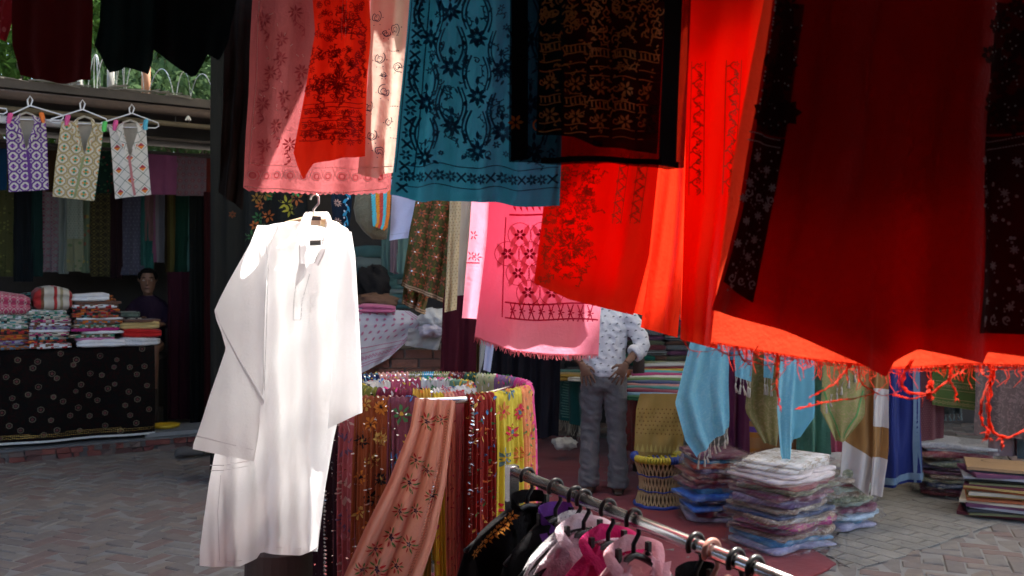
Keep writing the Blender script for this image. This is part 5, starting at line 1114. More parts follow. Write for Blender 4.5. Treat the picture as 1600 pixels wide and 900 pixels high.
# sheer black garment with gold-brown work
def sheer(name, col, tp):
    t = NT(name); d = t.n('ShaderNodeBsdfDiffuse', Color=col); tr = t.n('ShaderNodeBsdfTransparent', Color=(.85, .8, .8)); nz = t.n('ShaderNodeTexNoise', Scale=30.)
    x = t.n('ShaderNodeMixShader', i0=t.add(1 - tp - .04, t.mul(.08, nz.outputs[0])), i1=tr.outputs[0], i2=d.outputs[0]); t.t.links.new(x.outputs[0], t.out.inputs[0]); _mc[name] = t.mat; return t.mat
o, sh = over('black_organza_garment', 'black sheer garment with gold-brown embroidered panel', [(797, 0), (796, 120), (795, 252)], [(1080, 0), (1074, 120), (1066, 264)], 1.8, sheer('black organza', (.006, .006, .008), .16), [(0, 0), (.3, 2), (.6, -3), (.9, 5), (1, 0)], nu=80, seed=515, amp=.01, freq=2.5)
e = Emb(sh, .002, True); e.line([(x, 249 + 10 * ((x - 797) / 270) ** 2 + 2 * math.sin(x / 40)) for x in np.linspace(797, 1064, 40)], 9); e.line([(1052 - .05 * y, y) for y in np.linspace(-20, 258, 30)], 28); e.line([(812, y) for y in np.linspace(-20, 250, 30)], 26); e.build('hem_band', fabric('black band', (.005, .005, .006), 0), o)
pn, shp_ = None, Sheet(ext([(842, 0), (840, 120), (838, 210)], 1.77), ext([(1040, 0), (1036, 120), (1030, 238)], 1.77), 1.77, amp=.012, freq=2.2, seed=516, hem=lambda u: np.interp(u, [0, .3, .5, 1], [0, -4, 2, 0]))
pn = sheet_obj('front_panel', shp_, sheer('black panel', (.009, .006, .005), .10), 60, 50, o)
e = Emb(shp_, .003, True); rr = np.random.default_rng(8)
for c in range(5):
    x0 = 842 + c * 39
    for y in np.arange(8, 205, 1):
        pass
    for k, y in enumerate((70, 82, 98, 112, 150, 163, 192, 205)):
        yy_ = y + c * 3; e.line([(x0 + t, yy_ + 1.5 * math.sin(t / 7 + c)) for t in np.linspace(0, 34, 10)], 1.7)
    for y in (76, 156): 
        for t in range(5): e.line([(x0 + 3 + t * 7, y + c * 3 - 5), (x0 + 4 + t * 7, y + c * 3 + 5)], 2.4)
    for y in (130, 180): e.flower(x0 + 18, y + c * 3, 13, 6, 5.0, a0=c); e.paisley(x0 + 5, y + c * 3, 7, 1.6, .4)
    for k in range(9): e.paisley(x0 + rr.uniform(2, 32), rr.uniform(-5, 62), rr.uniform(6, 10), 2.0, rr.uniform(0, 6.28)); e.leaf(x0 + rr.uniform(2, 32), rr.uniform(0, 62), 9, 4, rr.uniform(0, 6.28))
for k in range(150):
    x, y = rr.uniform(842, 1030), rr.uniform(2, 205); q = rr.random()
    if q < .5: e.leaf(x, y, rr.uniform(5, 9), 3.2, rr.uniform(0, 6.28))
    else: e.vine(x, y, x + rr.normal() * 9, y + rr.normal() * 9, 2.5, 1, 1.6, 4, 12)
e.build('gold_embroidery', fabric('gold brown thread', (.34, .15, .03), .05, rough=.6), pn)
e = Emb(shp_, .004, True); e.line([(838 + t * 194, 212 + 25 * t - 4 * math.sin(t * 5)) for t in np.linspace(0, 1, 30)], 5); e.build('panel_hem', _mc['black band'], pn)
e = Emb(sh, .003, True); e.flower(806, 190, 13, 6, 6.); e.ring(842, 195, 9, 2.5); e.build('corner_flower', fabric('orange brown thread', (.35, .11, .012), .05), o)

# pink garment with ogee panel: two hanging layers
pk = fabric('hot pink cotton', (.66, .13, .24), .6, tr=(1., .33, .47), wr=6.)
o, sh = over('pink_garment', 'hot pink garment with ogee-embroidered panel and frayed hem', [(772, 200), (760, 380), (742, 526)], [(946, 200), (942, 380), (936, 556)], 2.3, pk, [(0, 0), (.3, 14), (.6, 10), (1, 0)], nu=70, seed=517, amp=.016, freq=1.6)
e, d2, l2_ = Emb(sh, .003, True), Emb(sh, .004, True), Emb(sh, .003, True)
for r_, y in enumerate((375, 405, 435, 465)):
    for c in range(3):
        x = 812 + c * 36 - (18 if r_ % 2 else 0) - r_ * 1.5
        if x < 790: continue
        d2.flower(x, y - 8, 10, 6, 5.2); l2_.leaf(x - 15, y - 24, 24, 9, 1.15); l2_.leaf(x + 15, y - 24, 24, 9, 2.0); l2_.leaf(x - 15, y + 14, 24, 9, -1.15); l2_.leaf(x + 15, y + 14, 24, 9, -2.0)
        e.ring(x, y - 8, 19, 1.1, 20)
for y in (472, 496): e.line([(x, y + .035 * (x - 790) + 2.5 * math.sin((x - 790) / 25)) for x in np.linspace(788, 934, 40)], 2.4)
for x in np.arange(796, 930, 15): e.line([(x, 472 + .035 * (x - 790)), (x + 9, 498 + .035 * (x - 790))], 1.8); e.line([(x + 9, 472 + .035 * (x - 790)), (x, 498 + .035 * (x - 790))], 1.8); e.flower(x + 5, 485 + .035 * (x - 790), 6, 5, 2.6)
for y in (312, 336): e.line([(x, y) for x in np.linspace(795, 850, 10)], 3.)
for x in np.arange(800, 845, 10): e.leaf(x, 316, 16, 4, 1.2)
e.line([(790, 340), (787, 400), (784, 495)], 1.8)
e.build('crimson_embroidery', fabric('crimson thread', (.42, .015, .08), .45, tr=(.7, .03, .12)), o); d2.build('maroon_flowers', fabric('maroon thread', (.25, .006, .04), .3, tr=(.4, .01, .06)), o); l2_.build('pink_petals', fabric('pink petal', (.75, .25, .32), .4, tr=(1., .45, .5)), o)
inn = Sheet(ext([(774, 200), (762, 380), (752, 470)], 2.33), ext([(944, 200), (940, 380), (937, 470)], 2.33), 2.33, amp=.012, freq=2, seed=518)
sheet_obj('lining', inn, pk, 30, 30, o)
mb = MB()
for u in np.linspace(.01, .99, 90):
    p = sh(u, 1.0); mb.tube([p + np.array([0, 0, .004]), p + np.array([RNG.normal() * .004, -.002, -.006 - .008 * RNG.random()])], [.0016, .0008], 4)
mb.build('frayed_hem', fabric('pink fray', (.85, .4, .45), .4), o, stuff=True)
o, sh = over('pink_garment', 'paler pink garment layer with small embroidered motif behind the ogee one', [(744, 200), (734, 360), (722, 497)], [(806, 200), (800, 360), (782, 500)], 2.36, pk, nu=40, seed=519, amp=.012, freq=1.5)
e = Emb(sh, .003, True)
for y in (389, 411): e.line([(729, y), (750, y)], 2.)
for x, y in ((740, 368), (736, 400), (746, 402)): e.flower(x, y, 8, 6, 2.2)
e.build('pink_motif', _mc['crimson thread'], o)

# the red garments with gold panels
rd = fabric('bright red cotton', (.66, .018, .008), .45, tr=(1., .045, .015), wr=5., bump=.3)
gth = fabric('dull gold thread', (.30, .13, .04), .05, rough=.6)
A_L, A_R = [(862, 200), (846, 350), (834, 442)], [(1034, 200), (1012, 400), (988, 492)]
o, sh = over('red_garment', 'bright red garment with gold flowered panel overlapping the pink one', A_L, A_R, 2.0, rd, [(0, 0), (.35, 8), (.7, 4), (1, 0)], nu=60, seed=521, amp=.012, freq=2)
inn = Sheet(ext([(864, 200), (849, 350), (842, 420)], 2.03), ext([(1032, 200), (1012, 400), (996, 455)], 2.03), 2.03, amp=.012, freq=2, seed=522, hem=lambda u: 12 * np.sin(3 * u)); sheet_obj('lining', inn, rd, 30, 30, o)
e, g2 = Emb(sh, .003, True), Emb(sh, .002, True); rr = np.random.default_rng(9)
for k in range(330):
    y = rr.uniform(250, 440); x = np.interp(y, [200, 350, 442], [866, 850, 840]) + rr.uniform(0, 78); q = rr.random()
    if q < .3: e.flower(x, y, rr.uniform(4, 6), 8, 1.2)
    elif q < .7: e.vine(x, y, x + rr.normal() * 10, y + rr.normal() * 10, 2.5, 1, .9, 4, 14)
    else: e.disc(x, y, 1.2, 5)
e.flower(893, 385, 24, 18, 2.0, .3); e.ring(893, 385, 5, 1.4)
for x0 in (975, 1005):
    for w_ in (-7, 7): e.line([(x0 + w_ - .14 * (y - 250), y) for y in np.linspace(240, 350, 12)], .9)
    e.vine(x0, 245, x0 - 15, 350, 5, 6, 1.2, 5)
e.build('gold_embroidery', gth, o)
over('red_garment', 'narrow bright red garment panel hanging between slits', [(1040, 200), (1018, 400), (1002, 512)], [(1082, 200), (1072, 400), (1060, 528)], 2.07, rd, nu=30, seed=523, amp=.014, freq=1.2)
over('red_garment', 'thin red panel glowing behind the slit', [(1020, 200), (1005, 400), (985, 488)], [(1052, 200), (1030, 400), (1012, 494)], 2.12, rd, nu=20, seed=524, amp=.01, freq=1)
o, sh = over('red_garment', 'bright red garment with two gold vine bands beside the dark red one', [(1076, 0), (1072, 250), (1062, 530)], [(1204, 0), (1180, 180), (1130, 430), (1120, 545)], 1.98, rd, nu=50, seed=525, amp=.012, freq=1.6)
e = Emb(sh, .003, True)
for xa, xb in ((1092, 1088), (1146, 1136)):
    for w_ in (-11, 11): e.line([(xa + w_ + (xb - xa) * t, 95 + 210 * t) for t in np.linspace(0, 1, 12)], 1.1)
    e.vine(xa, 98, xb, 305, 6, 8, 1.5, 6, 70)
    for t in np.linspace(.03, .97, 14): e.flower(xa + (xb - xa) * t + 3, 95 + 210 * t, 5, 5, 2.)
e.build('gold_embroidery', gth, o)
inn = Sheet(ext([(1078, 0), (1074, 250), (1066, 500)], 2.01), ext([(1202, 0), (1180, 180), (1130, 430), (1122, 505)], 2.01), 2.01, amp=.01, freq=2, seed=526); sheet_obj('lining', inn, rd, 20, 30, o)

# big dark red garment, nearest the camera
dr_ = fabric('deep red cotton', (.26, .004, .003), .34, tr=(.7, .012, .005), wr=4., bump=.5)
o, sh = over('crimson_garment', 'big crimson garment with black embroidered panels filling the right', [(1204, 0), (1182, 160), (1152, 330), (1112, 484)], [(1660, 0), (1660, 300), (1660, 565)], 1.5, dr_, [(0, 0), (.2, 14), (.48, 60), (.515, 66), (.54, 40), (.6, 14), (.78, 22), (.8, 2), (1, 0)], nu=140, nv=80, seed=531, amp=.03, freq=2.6, sharp=True)
pb, pc, pf, ws = Emb(sh, .002, True), Emb(sh, .002, True), Emb(sh, .002, True), Emb(sh, .003, True)
def band(e, A, B, n=30, m=26):
    t = np.linspace(0, 1, n); a = np.array(poly1(A, t)).T; b = np.array(poly1(B, t)).T; P = np.concatenate([a + (b - a) * q for q in np.linspace(0, 1, m)]); e._add([tuple(p) for p in P], grid_faces(n, m))
band(pb, [(1180, 206), (1158, 330), (1128, 440)], [(1238, 212), (1210, 350), (1190, 474)])
up = Emb(sh, .0015, True); band(up, [(1208, 2), (1190, 140), (1181, 204)], [(1262, 2), (1248, 140), (1238, 210)]); up.build('maroon_band', fabric('maroon velvet', (.05, .006, .006), .25, tr=(.4, .01, .008)), o); up = Emb(sh, .0015, True); band(up, [(1556, 0), (1552, 100), (1549, 206)], [(1650, 0), (1650, 100), (1650, 203)]); up.build('maroon_band', _mc['maroon velvet'], o)
band(pc, [(1548, 210), (1536, 330), (1520, 520)], [(1650, 205), (1650, 350), (1650, 525)])
for x, y in ((1225, 40), (1232, 95), (1214, 160), (1240, 170), (1200, 110), (1198, 175), (1560, 90), (1600, 60), (1590, 160), (1620, 150)):
    pf.flower(x, y, 24, 7, 17, 0.)
for y0, y1 in ((205, 214), (218, 226)):
    dashes(ws, [(1166, y0), (1232, y1)], 2.2, 3, .8); dashes(ws, [(1545, y1 + 6), (1640, y0)], 2.2, 3, 1.5)
rr = np.random.default_rng(12)
for x, y in ((1184, 245), (1205, 262), (1170, 285), (1215, 290), (1160, 310), (1190, 335), (1165, 345), (1185, 372), (1150, 380), (1175, 400), (1205, 320), (1540, 250), (1580, 300), (1560, 340), (1600, 250), (1555, 415), (1590, 390), (1600, 450), (1540, 470), (1585, 480), (1545, 300)):
    ws.flower(x, y, 8, 7, 3.2); ws.disc(x, y, 3)
for x0, y0 in ((1168, 302), (1142, 435), (1535, 500)):
    for k in range(3): ws.paisley(x0 + k * 22, y0 + k * 4 * (1 if x0 < 1500 else 0), 8, 2.4, .8 + k)
for k in range(26):
    y = 4 + k * 7.6; x = np.interp(y, [0, 160, 330], [1206, 1184, 1154]) + 30 + rr.normal() * 9; pf.flower(x, y, rr.uniform(11, 20), 6, 9, a0=rr.random()); pf.flower(1580 + rr.normal() * 22, y, rr.uniform(11, 20), 6, 9, a0=rr.random())
for k in range(90):
    y = rr.uniform(228, 455); t = rr.random(); ws.disc(np.interp(y, [206, 330, 440], [1180, 1158, 1130]) + 5 + t * 50, y, rr.uniform(1.2, 2.6), 6); ws.disc(rr.uniform(1530, 1640), rr.uniform(235, 510), rr.uniform(1.4, 3.2), 6)
for k in range(46):
    y = rr.uniform(0, 205); x = np.interp(y, [0, 160, 330], [1206, 1184, 1154]) + rr.choice([2, rr.uniform(6, 60)]); ws.disc(x, y, 1.7, 6); ws.disc(1545 + rr.uniform(0, 60), y, 1.7, 6)
[q.build(nm, fabric('black velvet', (.03, .008, .007), .16, tr=(.3, .015, .012)), o) for q, nm in ((pb, 'black_panel'), (pc, 'black_panel'), (pf, 'black_flowers'))]; ws.build('white_stitching', fabric('greyish thread', (.4, .3, .29), .05), o)
inn = Sheet(ext([(1206, 0), (1184, 160), (1154, 330), (1118, 470)], 1.53), ext([(1660, 0), (1660, 300), (1660, 545)], 1.53), 1.535, amp=.03, freq=2.6, seed=531, sharp=True, hem=lambda u: np.interp(u, [0, .48, .6, 1], [0, 50, 6, 0])); sheet_obj('lining', inn, dr_, 40, 40, o)
o, sh = over('scarlet_cloth', 'scarlet fringed cloth behind the big crimson garment, glowing hem', [(1196, 0), (1150, 250), (1116, 538)], [(1660, 0), (1660, 300), (1660, 574)], 1.58, fabric('fringe red cotton', (.62, .02, .01), .48, tr=(1., .075, .03)), [(0, 0), (.25, 14), (.5, 22), (.7, 6), (1, 0)], nu=90, seed=532, amp=.014, freq=2.4)
cord = fabric('orange red cord', (.8, .09, .04), .6, tr=(1., .2, .1), bump=.6, wr=60.)
def cordp(P, r=.0045, tw=4):
    r = r * .62
    t = np.linspace(0, 1, 40); x, y = poly1(P, t); x = np.convolve(np.pad(x, 3, 'edge'), np.ones(7) / 7, 'valid'); y = np.convolve(np.pad(y, 3, 'edge'), np.ones(7) / 7, 'valid')
    C = at(x, y, 1.57 + .012 * np.sin(7 * t)); mb = MB()
    for k in range(tw):
        a = t * (26 + 5 * k) + k * 6.283 / tw; mb.tube(C + np.stack([np.cos(a), np.sin(a), .8 * np.sin(a + k)], 1) * r * (.75 + .5 * np.sin(5 * t + k))[:, None], r * .42 * (.82 + .15 * np.sin(11 * t + k)) * np.clip(np.minimum(t * 8 + .5, (1 - t) * 6 + .12), 0, 1), 6)
    for j in range(5):
        p = C[int(RNG.integers(2, 38))]; q = RNG.normal(size=3) * .005 + [0, 0, -.005]; mb.tube([p, p + q * .5 + [.002, 0, .003], p + q], .0006, 4)
    return mb.build('fringe_cord', cord, o, True)
for P, r in (([(1216, 556), (1213, 600), (1219, 642)], .0036), ([(1332, 566), (1305, 600), (1262, 622)], .004), ([(1240, 640), (1290, 628), (1340, 622), (1375, 612)], .0028), ([(1340, 560), (1345, 600), (1380, 620), (1410, 610)], .0022),
             ([(1428, 560), (1408, 590), (1412, 612), (1450, 618), (1475, 600), (1500, 580)], .005), ([(1395, 616), (1425, 624), (1450, 617)], .003), ([(1486, 570), (1484, 595), (1494, 612), (1492, 628)], .0038), ([(1553, 560), (1552, 590), (1538, 612), (1530, 650), (1545, 678)], .0046), ([(1553, 570), (1545, 620), (1546, 676), (1575, 686), (1610, 668), (1630, 650)], .0056),
             ([(1545, 672), (1540, 688)], .004), ([(1566, 680), (1566, 700)], .003), ([(1455, 596), (1450, 618), (1456, 624)], .006), ([(1512, 570), (1500, 585), (1504, 597)], .003), ([(1530, 565), (1535, 585), (1548, 592)], .0025),
             ([(1185, 540), (1178, 552), (1188, 562)], .002), ([(1065, 528), (1078, 548), (1100, 550), (1130, 545)], .0016), ([(1120, 545), (1140, 556), (1170, 552)], .0022), ([(1150, 540), (1160, 562), (1175, 572)], .003), ([(1160, 560), (1200, 572), (1230, 560)], .0016)): cordp(P, r)
mb = MB()
for u in np.linspace(.005, .97, 300):
    p = sh(u, 1.0); g_ = -.004 - .045 * RNG.random() ** 4; mb.tube([p + np.array([0, 0, .004]), p + np.array([RNG.normal() * .004, -.002, g_ * .6]), p + np.array([RNG.normal() * .009, -.002, g_])], [.0008, .0007, .0004], 4)
mb.build('frayed_threads', cord, o, stuff=True)
# ================================================================ WHITE KURTA
KD = 2.6
kw = fabric('white kurta cotton', (.83, .83, .85), .57, tr=(.95, .95, .96), wr=4., bump=.22, mott=.015, sheen=.1)
kws = fabric('kurta sleeve cotton', (.82, .82, .84), .8, tr=(.98, .98, .98), wr=4., bump=.22, mott=.015, sheen=.1)
kroot = empty('white_kurta', at(480, 350, KD)); tag(kroot, 'white cotton kurta with long sleeves hanging in the sun on a hanger', 'kurta'); bpy.context.view_layer.update()
def kp(o): o.matrix_parent_inverse = kroot.matrix_world.inverted(); return o
rows = [(346, 452, 520, .045), (350, 425, 530, .05), (357, 404, 543, .055), (370, 396, 550, .06), (395, 392, 553, .065), (430, 390, 553, .07), (500, 384, 549, .08), (560, 372, 545, .09), (620, 358, 536, .1), (690, 339, 521, .11), (760, 326, 509, .115), (830, 317, 501, .12), (884, 312, 496, .125)]
ry = np.array([r[0] for r in rows], float)
WV = [(.05 + .16 * q * math.cos(a_), .16 * q * math.sin(a_), a_ * 7) for q, a_ in zip(np.random.default_rng(2).random(8), np.random.default_rng(4).random(8) * 3.1)]
def ktube(name, yv, xl, xr, b, Dc, n=72, m=60, hemf=None, hole=None, fa=.012, seed=0, mat=kw, foldk=None, cap=False):
    ph = np.random.default_rng(seed).random(6) * 6.28; V = []; UV = []; info = []
    ys = np.linspace(0, 1, m)
    for j, t in enumerate(ys):
        y = np.interp(t, np.linspace(0, 1, len(yv)), yv); a = np.interp(y, yv, xl); c = np.interp(y, yv, xr); bb = np.interp(y, yv, b)
        for i in range(n):
            th = 6.283 * i / n; cx = math.cos(th); sx = math.sin(th)
            px = (a + c) / 2 + (c - a) / 2 * cx; yy = y + (hemf(px, sx) * t ** 10 if hemf else 0)
            w = (math.sin(px * .085 + ph[0] + t * 1.2) * .6 + .4 * math.sin(px * .19 + ph[1] - t)) * fa * (.25 + t) + fa * .35 * math.sin(y * .05 + px * .06 + ph[2]) + (.0007) * sum(math.sin(px * A[0] + yy * A[1] + A[2]) for A in WV) + .010 * max(0, 1 - abs(((px - .12 * (y - 350) * (px < 450)) % 47) - 23) / 7) * t * (fa > .01)
            D = Dc - bb * sx * (abs(sx) ** .2) + w * (1 if sx > 0 else .6)
            V.append(at(px, yy, D)); UV.append((px / 533, 1 - yy / 533)); info.append((px, yy, sx))
    f = grid_faces(n, m, True)
    if hole: f = [q for q in f if not hole(*np.mean([info[i] for i in q], 0))]
    return kp(mesh(name, V, f, mat, kroot, True, UV))
def khole(px, py, s):
    if s < 0: return False
    return py < 412 and (484 - (py - 340) * .0) < px < np.interp(py, [340, 350, 412], [513, 512, 492])
def khem(px, s):
    if s > 0: return np.interp(px, [312, 330, 375, 395, 402, 408, 425, 440, 470, 485, 497], [0, 2, 1, -8, -12, -22, -18, -17, -16, -22, -30])
    return -26 + .02 * (px - 312)
kbody = ktube('body', ry, [r[1] for r in rows], [r[2] for r in rows], [r[3] for r in rows], KD, hemf=khem, hole=khole, fa=.03, seed=3, n=110, m=90)
# left sleeve: out to the elbow, doubled back, hanging to the cuff
yv = np.array([352, 380, 410, 440, 465, 485, 500, 520, 545, 580, 620, 660, 700, 716.])
xa = [402, 391, 374, 357, 344, 335, 338, 346, 353, 341, 327, 315, 302, 301]; xb = [436, 424, 419, 416, 415, 414, 414, 413, 413, 413, 412, 408, 400, 397]
kslv = ktube('sleeve', yv, xa, xb, [.03, .04, .045, .045, .04, .04, .035, .035, .03, .03, .03, .03, .03, .03], KD - .1, n=44, m=70, hemf=lambda px, s: -14 + (px - 302) * .2, fa=.006, seed=4, mat=kws)
fl = Sheet([(335, 483), (341, 500), (372, 556), (413, 622)], [(338, 488), (349, 520), (380, 580), (411, 640)], KD - .178, amp=.004, freq=1, billow=.0, seed=5); kp(sheet_obj('sleeve_fold', fl, kw, 10, 24, kroot))
# right sleeve
yv = np.array([362, 400, 450, 520, 590, 640, 662.]); ktube('sleeve', yv, [533, 530, 527, 523, 518, 514, 512], [549, 555, 558, 562, 565, 566, 566], [.03, .035, .035, .035, .035, .03, .03], KD - .06, n=36, m=50, hemf=lambda px, s: np.interp(px, [512, 566], [8, -18]), fa=.006, seed=7)
# collar, placket, seams, tone-on-tone embroidery
class Flat:                                      # front of the kurta as a drawing surface
    W = H = 1.
kb = Sheet([(452, 346), (404, 358), (392, 395), (384, 500), (358, 620), (326, 760), (312, 880)], [(520, 346), (543, 358), (553, 395), (549, 500), (536, 620), (509, 760), (497, 860)], KD, amp=0, billow=0)
def kstrip(name, A, B, D, mat=kw, n=20):
    sh = Sheet(A, B, D, amp=.002, freq=1, billow=0); return kp(sheet_obj(name, sh, mat, 8, n, kroot))
kstrip('collar', [(476, 333), (470, 345), (466, 380), (467, 424)], [(489, 334), (485, 350), (483, 385), (484, 424)], KD - .075)
kstrip('collar', [(508, 334), (512, 348), (506, 380), (490, 412)], [(516, 340), (523, 352), (514, 382), (498, 416)], KD - .075)
kstrip('placket', [(467, 412), (463, 430), (461, 446)], [(486, 412), (478, 430), (465, 446)], KD - .088)
ktube('neck_band', np.array([331, 336, 346, 352.]), [478, 474, 470, 468], [512, 516, 519, 521], [.035, .04, .045, .045], KD, n=40, m=8, fa=.0, seed=8, hole=lambda px, py, s: s > .15 and 482 < px < 512)
seam = fabric('kurta seam', (.74, .73, .75), .5, tr=(.85, .85, .86)); thr = fabric('kurta white thread', (.84, .84, .85), .8, tr=(.97, .97, .97))
def kribbon(name, paths, w, D, mat):
    V, f = [], []
    for P in paths:
        P = np.array(P, float); T = np.gradient(P, axis=0); T /= np.linalg.norm(T, axis=1)[:, None] + 1e-9; N = np.stack([-T[:, 1], T[:, 0]], 1); n = len(P); b = len(V)
        for q in (-1, 1):
            for p in P + N * q * w / 2:
                d_ = Vector(at(p[0], p[1], 1.)) - Vector((0, 0, EYE)); best = None
                for ob in (kbody, kslv):
                    hit, loc, nor, _ = ob.ray_cast(Vector((0, 0, EYE)), d_.normalized())
                    if hit and (best is None or loc.y < best): best = loc.y
                V.append(at(p[0], p[1], (best - .0022) if best else D))
        f += [(b + i, b + i + 1, b + n + i + 1, b + n + i) for i in range(n - 1)]
    return kp(mesh(name, V, f, mat, kroot))
kribbon('cuff_seam', [[(306, 681), (350, 692), (396, 703)]], 1.4, KD - .152, seam)
kribbon('side_band', [[(328, 727), (350, 727), (390, 720)], [(329, 735), (350, 735), (388, 728)]], 1.2, KD - .16, seam)
kribbon('hem_stitch', [[(314, 876), (345, 878), (378, 876)], [(408, 852), (440, 856), (470, 857), (493, 843)]], 1.0, KD - .16, seam)
seam2 = fabric('kurta seam shade', (.6, .59, .61), .4, tr=(.72, .72, .74))
def crv(P, n=24): t = np.linspace(0, 1, n); return list(zip(*poly1(P, t)))
for nm_, P in (('shoulder_seam', [(414, 356), (419, 420), (416, 520), (413, 610)]), ('shoulder_seam', [(534, 366), (531, 430), (526, 520), (519, 620)]), ('placket_seam', [(464, 430), (459, 470), (458, 500)]), ('placket_seam', [(484, 428), (472, 470), (470, 500), (458, 500)]), ('side_seam', [(345, 742), (340, 800), (343, 876)])): kribbon(nm_, [crv(P)], 1.1, KD - .1, seam2)
def kedge(P, D, w=1.3):
    V = []; Q = np.array(crv(P)); T = np.gradient(Q, axis=0); T /= np.linalg.norm(T, axis=1)[:, None]; N = np.stack([-T[:, 1], T[:, 0]], 1); n = len(Q)
    for q in (-1, 1): V += [at(p[0], p[1], D) for p in Q + N * q * w / 2]
    kp(mesh('collar_edge', V, [(i, i + 1, n + i + 1, n + i) for i in range(n - 1)], seam2, kroot))
kedge([(487, 336), (483, 352), (481, 385), (482, 422)], KD - .082); kedge([(478, 336), (472, 347), (468, 380), (469, 422)], KD - .082); kedge([(509, 336), (510, 348), (504, 380), (491, 411)], KD - .082, 1.6); kedge([(516, 342), (521, 352), (512, 382), (497, 414)], KD - .082)
rr = np.random.default_rng(3); paths = []
for k in range(70):
    t = rr.random(); x = 462 + (502 - 462) * t + rr.normal() * 3; y = 440 + 60 * (1 - abs(2 * t - 1)) * rr.random() + 40 * (1 - t) * rr.random()
    paths.append([(x + 5 * math.cos(a) * (1 + .3 * math.cos(3 * a)), y + 5 * math.sin(a)) for a in np.linspace(0, 5.4, 10)])
o = kribbon('white_embroidery', paths, .8, KD - .086, thr); o['kind'] = 'stuff'
# hanger and its cord
hg = empty('clothes_hanger', at(492, 330, KD)); tag(hg, 'pale wooden clothes hanger with wire hook inside the white kurta', 'hanger'); bpy.context.view_layer.update()
def hp(o): o.matrix_parent_inverse = hg.matrix_world.inverted(); return o
steel = solid('steel', (.6, .58, .55), .3, .9, mott=.1)
hp(MB().tube([at(485, 312, KD), at(487, 306, KD), at(493, 303, KD), at(498, 308, KD), at(498, 318, KD), at(490, 327, KD), at(489, 342, KD)], .0035, 8).build('hook', steel, hg, True))
hp(MB().tube([at(410, 366, KD), at(450, 352, KD), at(489, 343, KD), at(525, 353, KD), at(545, 372, KD)], [.01, .013, .016, .013, .01], 10).build('arm', solid('pale wood', (.5, .38, .24), .5), hg, True))
hp(MB().tube([at(415, 382, KD), at(540, 378, KD)], .008, 8).build('bar', solid('dark bar', (.05, .05, .05), .4), hg, True))
hp(MB().box(at(493, 346, KD - .03), (.015, .002, .012)).build('label_tag', solid('tan label', (.5, .42, .3), .6), hg))
hp(MB().box(at(493, 341, KD - .031), (.016, .002, .006)).build('label_tag', solid('dark label', (.04, .04, .04), .6), hg))
c_ = MB().tube([at(490, 305, KD), tuple(at(490, 305, KD)[:2]) + (2.58,)], .003, 6).build('hanger_cord', fabric('cord', (.3, .25, .2), 0)); tag(c_, 'thin cord holding up the white kurta hanger', 'cord')
# dark bollard under the kurta
p = gnd(440, 1060); bd = MB().loft([((p[0], 3.35, z), (a, 0, 0), (0, a, 0)) for z, a in ((0, .135), (.03, .135), (.62, .13), (.64, .12))], 28).build('wooden_stand', solid('dark stand', (.035, .028, .026), .6, sc=3, mott=.6, c2=(.09, .06, .05)), None, False)
bd.location.x = (438 - 800) / F * 3.35 - p[0]; tag(bd, 'dark round wooden stand behind the white kurta hem', 'stand')

# ================================================================ ROUND RACK OF SCARVES
RC, RR, RZ = np.array([-.386, 3.57]), .45, 1.2
chrome = solid('chrome', (.86, .86, .87), .24, 1., mott=.05, bump=.02)
rk = empty('round_rack', (RC[0], RC[1], 0)); tag(rk, 'round chrome display rack holding the embroidered scarves', 'clothes rack')
def circ(r, z, n=64): return [(r * math.cos(t), r * math.sin(t), z) for t in np.linspace(0, 6.283, n, endpoint=False)]
MB().tube(circ(RR, RZ), .013, 10, closed=True).build('outer_ring', chrome, rk, True); MB().tube(circ(.22, RZ), .012, 10, closed=True).build('inner_ring', chrome, rk, True)
MB().tube([(0, 0, .05), (0, 0, RZ - .06)], .02, 12).build('stand', chrome, rk, True)
for k in range(4):
    a = k * math.pi / 2 + .4; MB().tube([(0, 0, RZ - .09), (RR * math.cos(a), RR * math.sin(a), RZ - .012)], .007, 8).build('spoke', chrome, rk, True)
    MB().tube([(0, 0, .08), (.4 * math.cos(a), .4 * math.sin(a), .03)], .014, 8).build('foot', chrome, rk, True)
class RingScarf(Sheet):
    def __init__(s, th0, th1, R, hi, ho, seed, pl=6, amp=.011, flare=.02, spread=.12):
        s.p = (th0, th1, R, hi, ho, pl, amp, flare, spread); s.ph = np.random.default_rng(seed).random(6) * 6.28; s.rr = .02
        s.H = hi + ho + math.pi * s.rr; s.W = abs(th1 - th0) * R
    def __call__(s, u, v):
        th0, th1, R, hi, ho, pl, amp, flare, spread = s.p; u, v = np.broadcast_arrays(np.asarray(u, float), np.asarray(v, float)); d = v * s.H
        arc = np.clip((d - hi) / (math.pi * s.rr), 0, 1) * math.pi; dn = np.where(d < hi, hi - d, np.clip(d - hi - math.pi * s.rr, 0, None)); out = d > hi + math.pi * s.rr
        r = R - s.rr * np.cos(arc); k = np.clip(dn * 5, .25, 1)
        um = (th0 + th1) / 2 + (u - .5) * (th1 - th0) * (1 + spread * np.clip(dn, 0, 1) * np.where(out, 1, 0))
        w = np.abs(np.sin(pl * 3.1416 * u + s.ph[0] + .5 * np.sin(2 * dn + s.ph[1]))) * 1.4 - .7 + .5 * np.sin(pl * 8.1 * u + s.ph[2] + dn)
        r = r + np.where(out, 1, -1) * (amp * w * k + flare * np.sqrt(dn + 1e-6) * .5)
        z = RZ + s.rr * np.sin(arc) - dn + .004 * np.sin(pl * 6 * u)
        um = um + .012 * np.sin(5 * dn + s.ph[3]) * np.clip(dn * 2, 0, 1)
        return np.stack([RC[0] + r * np.cos(um), RC[1] + r * np.sin(um), z], -1)
